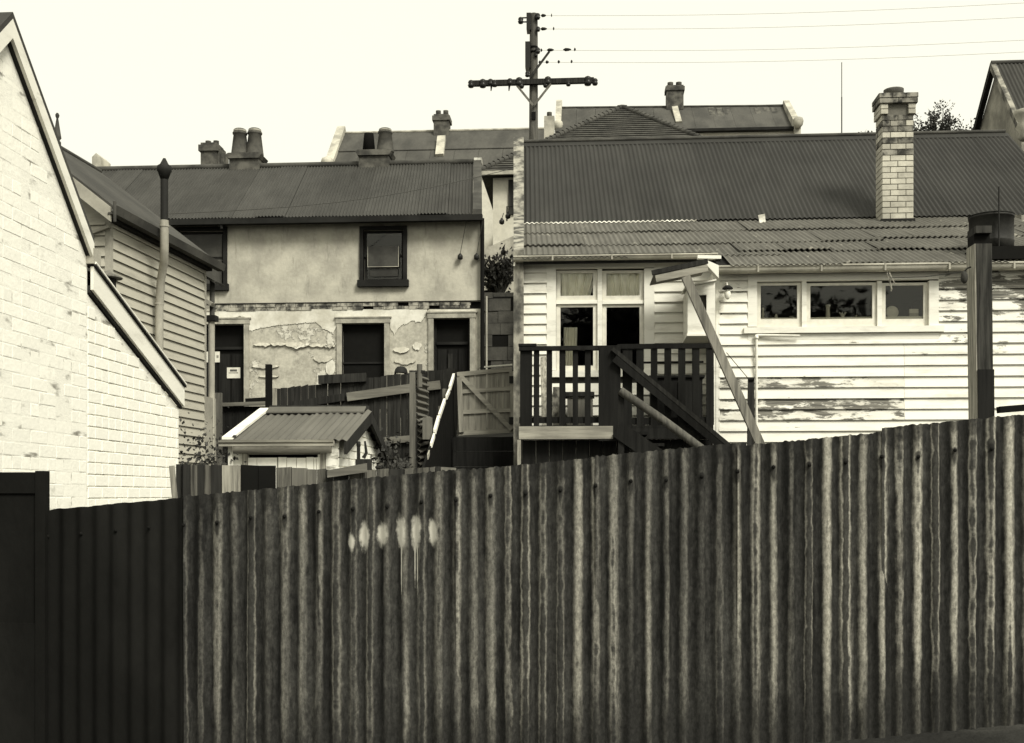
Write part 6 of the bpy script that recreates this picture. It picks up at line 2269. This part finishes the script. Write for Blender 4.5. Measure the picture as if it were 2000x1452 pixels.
# bracket and insulators on the end of the white house
a = W.Y(990, 398, 18.5)
br = thing('service_bracket', 'iron bracket with hanging insulators on the parapet end', 'bracket', (a.x, 18.5, W.Y(990, 500, 18.5).z))
MB().tube([(W.Y(1003, 404, 18.5).x, 18.5, a.z - .05), (a.x, 18.5, a.z - .05), (a.x, 18.5, W.Y(990, 432, 18.5).z)], .012, 6).build('arm', 'pipe_black', br)
for (px, py) in ((980, 433), (992, 422), (983, 493)):
    c = W.Y(px, py, 18.5)
    MB().lathe([(.015, -.05), (.04, -.035), (.045, .01), (.025, .035), (.012, .06)], (c.x, 18.5, c.z), 10).build('insulator', 'porcelain', br)
    MB().tube([(c.x, 18.5, c.z + .04), (c.x + .03, 18.5, c.z + .14)], .006, 5).build('link', 'pipe_black', br)

# ================================================================== what shows in the gap between the two houses
GYY = 31.0
yg_ = ground_z(-2, GYY)
a, b = W.Y(930, 572, 27.5), W.Y(1018, 566, 27.5)
rw = thing('retaining_wall', 'dark stone retaining wall in the gap beside the terrace house', 'wall', ((a.x + b.x) / 2, 27.6, ground_z(-1, 27.5)))
rr = random.Random(9)
z = ground_z(-1, 27.5) - .6
while z < a.z - .05:
    h = rr.uniform(.22, .34)
    x = a.x - .1
    while x < b.x + .2:
        w_ = rr.uniform(.3, .55)
        MB().box(x + .01, x + w_, 27.5 + rr.uniform(-.03, .03), 27.95, z + .012, min(z + h, a.z)).build('stone', 'grey_wall', rw)
        x += w_
    z += h
MB().box(a.x - .1, b.x + .2, 27.52, 27.9, ground_z(-1, 27.5) - .6, a.z - .1).build('core', 'near_black', rw)
# sloping rendered garden wall
p = [W.Y(944, 493, 33), W.Y(1004, 452, 33), W.Y(1004, 580, 33), W.Y(944, 580, 33)]
MB().hexa([(p[3].x - .2, 33, p[3].z), (p[2].x + .3, 33, p[2].z), (p[2].x + .3, 33.25, p[2].z), (p[3].x - .2, 33.25, p[3].z),
           (p[0].x - .2, 33, p[0].z), (p[1].x + .3, 33, p[1].z), (p[1].x + .3, 33.25, p[1].z), (p[0].x - .2, 33.25, p[0].z)]).single('garden_wall', 'stack_pale', 'pale sloping rendered garden wall in the gap between the houses', 'wall')


def leafy(name, label, cat, base, rx, ry, h, nleaf, size, mat, stems=6, seed=1, group=None, up_=.5, clump=9, trunk_r=.03, vis=0.0):
    """shrub: branching stems, leaves in uneven clumps"""
    r = random.Random(seed)
    root = thing(name, label, cat, base, group)
    tips = []
    m = MB()
    for i in range(stems):
        a = r.uniform(0, 2 * pi)
        k = r.uniform(.3, 1)
        tip = Vector((base[0] + cos(a) * rx * k, base[1] + sin(a) * ry * k, base[2] + h * r.uniform(.65, 1.0)))
        mid = lerp(Vector(base), tip, .5) + Vector((r.uniform(-.1, .1) * rx, r.uniform(-.1, .1) * ry, .08 * h))
        m.tube([base, mid, tip], [trunk_r, trunk_r * .6, trunk_r * .15], 5, caps=False)
        tips += [tip, lerp(mid, tip, .5), mid]
        for j in range(2):
            t2 = mid + Vector((r.uniform(-1, 1) * rx * .5, r.uniform(-1, 1) * ry * .5, r.uniform(.0, .4) * h))
            m.tube([mid, t2], [trunk_r * .4, trunk_r * .1], 4, caps=False)
            tips.append(t2)
    m.build('stems', 'bark', root)
    L = MB()
    for i in range(nleaf):
        c = r.choice(tips)
        p = Vector((r.gauss(c.x, rx / clump * 1.6), r.gauss(c.y, ry / clump * 1.6), r.gauss(c.z, h / clump)))
        if p.z < base[2] + vis * h:
            continue
        d = Vector((r.uniform(-1, 1), r.uniform(-1, 1), r.uniform(-.3, 1) * (1 + up_))).normalized()
        s_ = d.cross(Vector((r.uniform(-1, 1), r.uniform(-1, 1), r.uniform(-1, 1)))).normalized()
        l = size * r.uniform(.6, 1.3)
        w_ = l * .32
        n_ = d.cross(s_) * (l * .12)
        L.add([p, p + d * l * .5 + s_ * w_ + n_, p + d * l, p + d * l * .5 - s_ * w_ + n_], [(0, 1, 2, 3)])
    lo = L.build('leaves', mat, root)
    lo['kind'] = 'stuff'
    return root


c = W.Y(976, 575, 28.2)
leafy('shrub', 'dark upright shrub growing on top of the stone retaining wall', 'shrub', (c.x, 28.3, c.z - .1), .55, .35, 1.0, 900, .12, 'foliage', 14, 3, up_=1.2)
c = W.Y(958, 585, 28.2)
leafy('shrub', 'low dark shrub against the terrace downpipe above the stone wall', 'shrub', (c.x, 28.6, c.z - .1), .4, .3, .75, 500, .12, 'foliage', 8, 4, up_=.8)
c = W.Y(376, 905, 10.4)
leafy('garden_plant', 'leafy dark plant at the foot of the cream cottage wall', 'plant', (c.x, 10.4, ground_z(c.x, 10.4)), .32, .3, W.Y(372, 893, 10.4).z - ground_z(c.x, 10.4), 1500, .045, 'foliage', 16, 5, vis=.3, clump=7)
c = W.Y(412, 905, 10.8)
leafy('garden_plant', 'lower leafy plant between cream cottage and outhouse', 'plant', (c.x, 10.8, ground_z(c.x, 10.8)), .3, .3, W.Y(415, 895, 10.8).z - ground_z(c.x, 10.8), 1500, .045, 'foliage', 14, 6, vis=.3, clump=7)
c = W.Y(745, 905, 12.8)
leafy('garden_plant', 'ragged dark plant in the yard right of the outhouse', 'plant', (c.x, 12.8, ground_z(c.x, 12.8)), .4, .35, W.Y(745, 885, 12.8).z - ground_z(c.x, 12.8), 800, .08, 'foliage', 12, 8)
c = W.Y(770, 905, 13.4)
leafy('garden_plant', 'pale tipped plant below the dark paling fence rail', 'plant', (c.x, 13.4, ground_z(c.x, 13.4)), .35, .3, W.Y(770, 880, 13.4).z - ground_z(c.x, 13.4), 500, .07, 'foliage', 9, 9)

# ================================================================== hip roofed house behind
HY = 38.0
ap = W.Y(1215, 211, HY + 4.5)
e0, e1 = W.Y(938, 335, HY), W.Y(1500, 335, HY)
hh = thing('hip_roof_house', 'pale house with dark tiled hip roof behind the white weatherboard house', 'house', ((e0.x + e1.x) / 2, HY + 4, ground_z(4, HY)))
ez = e0.z
MB().box(e0.x + .4, e1.x - .4, HY + .4, HY + 8.6, ground_z(3, HY) - .5, ez - .02).build('wall', 'far_wall', hh)
# tile courses: rows of overlapping strips up each slope
nrow = 30
m = MB()
corners = [(e0.x, HY), (e1.x, HY), (e1.x, HY + 9), (e0.x, HY + 9)]
apx = Vector((ap.x, HY + 4.5, ap.z))
for s in range(4):
    A = Vector((*corners[s], ez))
    B = Vector((*corners[(s + 1) % 4], ez))
    for r_ in range(nrow):
        t0, t1 = r_ / nrow, (r_ + 1.12) / nrow
        t1 = min(t1, .999)
        a0, b0, a1_, b1_ = lerp(A, apx, t0), lerp(B, apx, t0), lerp(A, apx, t1), lerp(B, apx, t1)
        nrm = (B - A).cross(apx - A).normalized()
        if nrm.z < 0:
            nrm = -nrm
        u_ = nrm * .045
        m.add([a0 + u_, b0 + u_, b1_, a1_, a0, b0], [(0, 1, 2, 3), (4, 5, 1, 0)])
tl = m.build('tile_courses', 'tile', hh)
tl['kind'] = 'stuff'
m = MB()
for s in range(4):
    A = Vector((*corners[s], ez))
    n_ = 34
    for i in range(n_):
        a, b = lerp(A, apx, i / n_), lerp(A, apx, (i + 1.05) / n_)
        m.tube([a + Vector((0, 0, .05)), b + Vector((0, 0, .03))], [.11, .09], 6)
hp = m.build('hip_tiles', 'ridge', hh)
hp['kind'] = 'stuff'
MB().box(e0.x, e1.x, HY - .06, HY + .02, ez - .13, ez + .0).build('gutter', 'stack_pale', hh)
MB().box(e0.x + .05, e1.x, HY + .03, HY + .39, ez - .12, ez - .06).build('soffit', 'black_trim', hh)
q = W.rect(993, 352, 1030, 420, HY + .4)
MB().box(q[0], q[1], HY + .34, HY + .42, q[2], q[3]).build('window', 'timber_dark', hh)

# ================================================================== far terraces


def corbel_parapet(root, x, y0, y1, ze, zr, th=.35, up_=.35):
    """gable parapet: slopes with the roof, ends in a scroll corbel at the eave"""
    ym = (y0 + y1) / 2
    m = MB()
    m.prism([(y0 - .2, ze - 2.5), (y0 - .2, ze + .25), (y0, ze + .35), (ym, zr + up_ + .25), (y1, ze + .3), (y1, ze - 2.5)], 'x', x - th / 2, x + th / 2)
    p = m.build('gable_parapet', 'parapet_white', root)
    MB().lathe([(.10, -.35), (.22, -.2), (.26, 0), (.22, .12), (.1, .18)], (x, y0 - .3, ze + .25), 10).build('corbel', 'parapet_white', p)


def stack(root, px, l, r, t_, b_, Y, npots, mat='stack', pot_h=14, cap=True, potr=None, label=None):
    q = W.rect(l, t_, r, b_, Y)
    m = MB()
    m.box(q[0], q[1], Y - .35, Y + .35, q[2], q[3])
    if cap:
        m.box(q[0] - .06, q[1] + .06, Y - .41, Y + .41, q[3] - .28, q[3] - .08)
    s = m.build('chimney_stack', mat, root)
    w_ = q[1] - q[0]
    k = Y / FPX
    for i in range(npots):
        x = q[0] + w_ * (i + .5) / npots
        rr_ = potr or w_ / npots * .36
        MB().lathe([(rr_, 0), (rr_ * .95, pot_h * k * .9), (rr_ * 1.0, pot_h * k), (rr_ * .7, pot_h * k - .03)], (x, Y, q[3] + .001), 12).build('chimney_pot', 'clay', s)
    return s


# left terrace
LY = 46.0
lt = thing('far_terrace', 'far terrace with white gable parapet behind the rendered house', 'house', (W.Y(830, 300, LY).x, LY + 3, ground_z(-4, LY)))
rl, rr2 = W.Y(640, 265, LY + 3), W.Y(1075, 262, LY + 3)
el, er = W.Y(640, 345, LY), W.Y(1075, 345, LY)
n = 9
for i in range(n):
    x0, x1 = lerp(el.x, er.x, i / n), lerp(el.x, er.x, (i + 1) / n)
    MB().hexa([(x0, LY, el.z), (x1 - .012, LY, el.z), (x1 - .012, LY + 3, rl.z), (x0, LY + 3, rl.z), (x0, LY, el.z + .05), (x1 - .012, LY, el.z + .05), (x1 - .012, LY + 3, rl.z + .05), (x0, LY + 3, rl.z + .05)]).build('roof_sheet', 'roof_far', lt)
zmid = lerp(el.z, rl.z, .55)
MB().hexa([(el.x, LY + 1.60, zmid + .045), (er.x, LY + 1.60, zmid + .045), (er.x, LY + 3, rl.z + .051), (el.x, LY + 3, rl.z + .051), (el.x, LY + 1.60, zmid + .075), (er.x, LY + 1.60, zmid + .075), (er.x, LY + 3, rl.z + .075), (el.x, LY + 3, rl.z + .075)]).build('upper_roof_sheet', 'roof_far', lt)
MB().box(el.x, er.x, LY + .2, LY + 6, ground_z(-4, LY) - 1, el.z - .02).build('wall', 'far_wall', lt)
MB().hexa([(el.x, LY + 3.01, rl.z - .05), (er.x, LY + 3.01, rl.z - .05), (er.x, LY + 6, el.z), (el.x, LY + 6, el.z), (el.x, LY + 3.01, rl.z), (er.x, LY + 3.01, rl.z), (er.x, LY + 6, el.z + .05), (el.x, LY + 6, el.z + .05)]).build('rear_roof', 'roof_far', lt)
MB().tube([(el.x, LY + 3, rl.z + .09), (er.x, LY + 3, rl.z + .09)], .06, 8).build('ridge_roll', 'stack_pale', lt)
c = W.Y(641, 330, LY)
corbel_parapet(lt, el.x - .1, LY + .6, LY + 5.4, W.Y(632, 318, LY + .6).z - .3, rl.z - .2)
stack(lt, 863, 849, 878, 228, 282, LY + 3, 2, 'stack', 11)
# short white fire wall below the stack
a, b = W.Y(863, 272, LY + 2.2), W.Y(859, 308, LY + 1.2)
MB().bar(a, b, .35, .35).build('fire_wall', 'parapet_white', lt)
# pale patch sheets
a = W.rect(770, 268, 795, 290, LY + 2.4)
for px in (772, 784):
    p0, p1 = W.Y(px, 268, LY + 2.85), W.Y(px, 289, LY + 1.95)
    MB().hexa([(p0.x - .2, LY + 1.95, p1.z + .08), (p0.x + .05, LY + 1.95, p1.z + .08), (p0.x + .15, LY + 2.85, p0.z + .08), (p0.x - .1, LY + 2.85, p0.z + .08),
               (p0.x - .2, LY + 1.95, p1.z + .10), (p0.x + .05, LY + 1.95, p1.z + .10), (p0.x + .15, LY + 2.85, p0.z + .10), (p0.x - .1, LY + 2.85, p0.z + .10)]).build('patch_sheet', 'ridge', lt)

# right terrace
RY2 = 56.0
rt = thing('far_terrace', 'far terrace with two white end parapets above the tiled hip roof', 'house', (W.Y(1320, 250, RY2).x, RY2 + 3, ground_z(5, RY2)))
rl, rr2 = W.Y(1092, 214, RY2 + 3), W.Y(1545, 210, RY2 + 3)
el, er = W.Y(1086, 258, RY2), W.Y(1560, 256, RY2)
n = 12
for i in range(n):
    x0, x1 = lerp(el.x, er.x, i / n), lerp(el.x, er.x, (i + 1) / n)
    za, zc = lerp(el.z, er.z, i / n), lerp(rl.z, rr2.z, i / n)
    MB().hexa([(x0, RY2, za), (x1 - .012, RY2, za), (x1 - .012, RY2 + 3, zc), (x0, RY2 + 3, zc), (x0, RY2, za + .05), (x1 - .012, RY2, za + .05), (x1 - .012, RY2 + 3, zc + .05), (x0, RY2 + 3, zc + .05)]).build('roof_sheet', 'roof_far', rt)
MB().hexa([(el.x, RY2 + 3.01, rl.z - .05), (er.x, RY2 + 3.01, rl.z - .05), (er.x, RY2 + 6, el.z), (el.x, RY2 + 6, el.z), (el.x, RY2 + 3.01, rl.z), (er.x, RY2 + 3.01, rl.z), (er.x, RY2 + 6, el.z + .05), (el.x, RY2 + 6, el.z + .05)]).build('rear_roof', 'roof_far', rt)
MB().box(el.x, er.x, RY2 + .2, RY2 + 6, ground_z(5, RY2) - 1, el.z - .15).build('wall', 'far_wall', rt)
MB().box(el.x, er.x, RY2 - .1, RY2 + .19, el.z - .14, el.z - .01).build('gutter', 'black_trim', rt)
MB().tube([(el.x, RY2 + 3, rl.z + .09), (er.x, RY2 + 3, rr2.z + .09)], .06, 8).build('ridge_roll', 'ridge', rt)
corbel_parapet(rt, W.Y(1089, 230, RY2).x, RY2 + .8, RY2 + 5.2, el.z + .3, rl.z - .1, .3)
corbel_parapet(rt, W.Y(1556, 230, RY2).x, RY2 - .1, RY2 + 6, el.z - .1, rr2.z - .25, .3)
stack(rt, 1317, 1301, 1334, 171, 218, RY2 + 3, 2, 'stack', 9)
a, b = W.Y(1318, 214, RY2 + 2.6), W.Y(1326, 244, RY2 + 1)
MB().bar(a, b, .35, .3).build('fire_wall', 'parapet_white', rt)
for px in (1392, 1408, 1420, 1482, 1500, 1515):
    p0, p1 = W.Y(px, 213, RY2 + 2.8), W.Y(px + 4, 231, RY2 + 1.75)
    w_ = .24
    MB().hexa([(p1.x - w_, RY2 + 1.75, p1.z + .07), (p1.x + w_ * .2, RY2 + 1.75, p1.z + .07), (p0.x + w_ * .2, RY2 + 2.8, p0.z + .07), (p0.x - w_, RY2 + 2.8, p0.z + .07),
               (p1.x - w_, RY2 + 1.75, p1.z + .09), (p1.x + w_ * .2, RY2 + 1.75, p1.z + .09), (p0.x + w_ * .2, RY2 + 2.8, p0.z + .09), (p0.x - w_, RY2 + 2.8, p0.z + .09)]).build('patch_sheet', 'stack', rt)
# grey rendered chimney of the hip roofed house beside the pole
hc = thing('chimney', 'slim grey rendered chimney with one dark pot beside the utility pole', 'chimney', (W.Y(1073, 260, HY + 5).x, HY + 5, ez))
q = W.rect(1063, 230, 1083, 300, HY + 5)
MB().box(q[0], q[1], HY + 4.8, HY + 5.2, q[2] - 1.5, q[3]).build('stack', 'stack_pale', hc)
MB().lathe([(.10, 0), (.095, .17), (.10, .19), (.07, .18)], ((q[0] + q[1]) / 2, HY + 5, q[3] + .001), 12).build('chimney_pot', 'clay', hc)
# far house left behind the terrace: chimney stack with two pots and two steps, parapet tip
fl = thing('far_cottage', 'far cottage of which only a stepped chimney and parapet tip clear the terrace ridge', 'house', (W.Y(400, 330, 36).x, 36, ground_z(-10, 36)))
stack(fl, 420, 399, 430, 285, 400, 36, 2, 'stack', 9)
q = W.rect(430.6, 297, 436, 400, 36)
MB().box(q[0], q[1], 35.7, 36.2, q[2], q[3]).build('flue_step', 'stack', fl)
q = W.rect(436.5, 305, 443, 400, 36)
MB().box(q[0], q[1], 35.7, 36.2, q[2], q[3]).build('flue_step', 'stack', fl)
q = W.rect(190, 308, 206, 400, 36)
MB().prism([(q[0], q[2]), (q[1], q[2]), (q[1], q[3] - .1), ((q[0] + q[1]) / 2, q[3] + .03), (q[0], q[3] - .1)], 'y', 35.6, 36.4).build('parapet_tip', 'parapet_white', fl)
q = W.rect(150, 345, 480, 470, 36)
MB().box(q[0], q[1], 35.5, 36.5, ground_z(-10, 36) - .5, q[3]).build('wall', 'far_wall', fl)

# gabled building at the right edge
GX = W.Y(1990, 262, 22).x
gb = thing('gabled_cottage', 'stained rendered gable with corrugated roof rising at the end of the white house', 'house', (GX + 1.5, 23.5, ground_z(9, 23)))
ya, yz = W.X(1995, 262, GX).y, W.X(1908, 262, GX).y
pa = W.X(1946, 128, GX)
ze_n = W.X(1990, 225, GX).z
ym = pa.y
zf = W.X(1910, 258, GX).z
m = MB()
m.prism([(ya, 2.0), (yz, 2.0), (yz, zf - .1), (ym, pa.z - .1), (ya - .0, W.X(1996, 243, GX).z)], 'x', GX, GX + .3)
m.build('gable_wall', mottled('stained_gable_render', .16, .34, sc=1.4, vary=0, bump=.02, bsc=8), gb)
zn = W.X(1996, 243, GX).z
nrm_pts = ((ya - .15, zn - .1), (ym, pa.z), (yz + .15, zf - .25))
for i, (a, b) in enumerate(zip(nrm_pts, nrm_pts[1:])):
    MB().hexa([(GX - .12, a[0], a[1] - .10), (GX - .02, a[0], a[1] - .10), (GX - .02, b[0], b[1] - .10), (GX - .12, b[0], b[1] - .10),
               (GX - .12, a[0], a[1] + .06), (GX - .02, a[0], a[1] + .06), (GX - .02, b[0], b[1] + .06), (GX - .12, b[0], b[1] + .06)]).build('barge_board', 'parapet' if i == 0 else 'black_trim', gb)
vv = Vector((0, ym - ya + .15, pa.z - zn + .1))
for i in range(4):
    MB().corr((GX - .02 + i * .612, ya - .15, zn - .05), (1, 0, 0), vv, .63, vv.length, amp=.011, per=8).build('roof_sheet', 'roof_terrace', gb)
MB().box(GX + .01, GX + 2.6, ya + .05, ya + .3, 2.0, zn - .1).build('front_wall', 'stack', gb)
MB().tube([(GX - .1, ym, pa.z + .05), (GX + 2.5, ym, pa.z + .05)], .05, 8).build('ridge_roll', 'ridge', gb)
c = W.X(1992, 232, GX - .2)
m = MB()
m.lathe([(.05, -.45), (.12, -.40), (.08, -.30), (.15, -.2), (.10, -.1), (.17, .02), (.19, .10), (.08, .14)], (GX - .16, c.y - .1, c.z), 12)
m.build('corbel', 'stack_pale', gb)

# thin mast
c = W.Y(1644, 122, 34)
ms = thing('aerial_mast', 'very thin bare aerial mast rising behind the dark roof ridge', 'mast', (c.x, 34, ground_z(c.x, 34)))
MB().tube([(c.x, 34, ground_z(c.x, 34)), (c.x, 34, W.Y(1644, 190, 34).z)], .018, 6).build('lower_tube', 'wire', ms)
MB().tube([(c.x, 34, W.Y(1644, 190, 34).z), (c.x, 34, c.z)], .012, 6).build('upper_tube', 'wire', ms)
# far tree and low hedge tops
def crown_tree(label, px0, px1, py0, py1, Y, seed, nb, nl, size):
    """bare-limbed tree: trunk, limbs forking into twigs, small leaves along the twigs"""
    r = random.Random(seed)
    a, b = W.Y(px0, py1, Y), W.Y(px1, py0, Y)
    cx2, zlo, zhi, rx = (a.x + b.x) / 2, a.z, b.z, (b.x - a.x) / 2
    g_ = ground_z(cx2, Y)
    root = thing('tree', label, 'tree', (cx2, Y, g_))
    t = MB()
    fork = Vector((cx2, Y, zlo - 1.2))
    t.tube([(cx2 + .2, Y, g_ - .2), (cx2 - .1, Y, (g_ + fork.z) / 2), fork], [.22, .17, .12], 8)
    tw = []
    for i in range(nb):
        e = Vector((cx2 + r.uniform(-1, 1) * rx, Y + r.uniform(-1, 1) * rx, lerp(zlo, zhi, r.random() ** .8)))
        k_ = 1 - .45 * abs(e.x - cx2) / rx
        e.z = zlo - .4 + (e.z - zlo + .4) * k_
        mid = lerp(fork, e, .5) + Vector((r.uniform(-.15, .15), r.uniform(-.15, .15), .1))
        t.tube([fork, mid, e], [.05, .03, .008], 5, caps=False)
        for j in range(4):
            q = lerp(mid, e, r.uniform(.2, 1))
            f = q + Vector((r.uniform(-1, 1) * .35, r.uniform(-1, 1) * .35, r.uniform(.05, .45)))
            t.tube([q, f], [.012, .004], 4, caps=False)
            tw.append((q, f))
    t.build('trunk', 'bark', root)
    L = MB()
    for i in range(nl):
        q, f = r.choice(tw)
        p = lerp(q, f, r.random()) + Vector((r.gauss(0, .05), r.gauss(0, .05), r.gauss(0, .05)))
        d = Vector((r.uniform(-1, 1), r.uniform(-1, 1), r.uniform(-.4, 1))).normalized()
        s_ = d.cross(Vector((r.uniform(-1, 1), r.uniform(-1, 1), r.uniform(-1, 1)))).normalized()
        l = size * r.uniform(.6, 1.3)
        L.add([p, p + d * l * .5 + s_ * l * .3, p + d * l, p + d * l * .5 - s_ * l * .3], [(0, 1, 2, 3)])
    lo_ = L.build('crown', 'foliage_far', root)
    lo_['kind'] = 'stuff'


crown_tree('sparse small leaved tree beyond the ridge right of the brick chimney', 1770, 1888, 216, 275, 44, 12, 60, 2600, .11)
crown_tree('treetop barely clearing the dark ridge left of the brick chimney', 1672, 1716, 261, 280, 48, 13, 20, 700, .12)

# trees across the road behind the photographer: only the window glass shows them
for i, (x, y, h, rx) in enumerate(((-7, -17, 8.0, 2.6), (.6, -18, 9.0, 2.2), (6.0, -17, 6.9, 1.5), (9.8, -18, 7.0, 1.8), (-14, -20, 8.2, 3.0))):
    lab = ['tall bushy dark tree across the road opposite the outhouse', 'low spreading dark tree across the road opposite the iron fence', 'tall narrow dark tree across the road opposite the deck',
           'wide dark tree across the road opposite the kitchen window', 'broad dark tree across the road opposite the brick outbuilding'][i]
    leafy('street_tree', lab, 'tree', (x, y, ground_z(x, y)), rx, rx * .8, h, 12000, .40, 'foliage', 16, 30 + i, clump=6, trunk_r=.16, group='trees across the road', vis=.25)
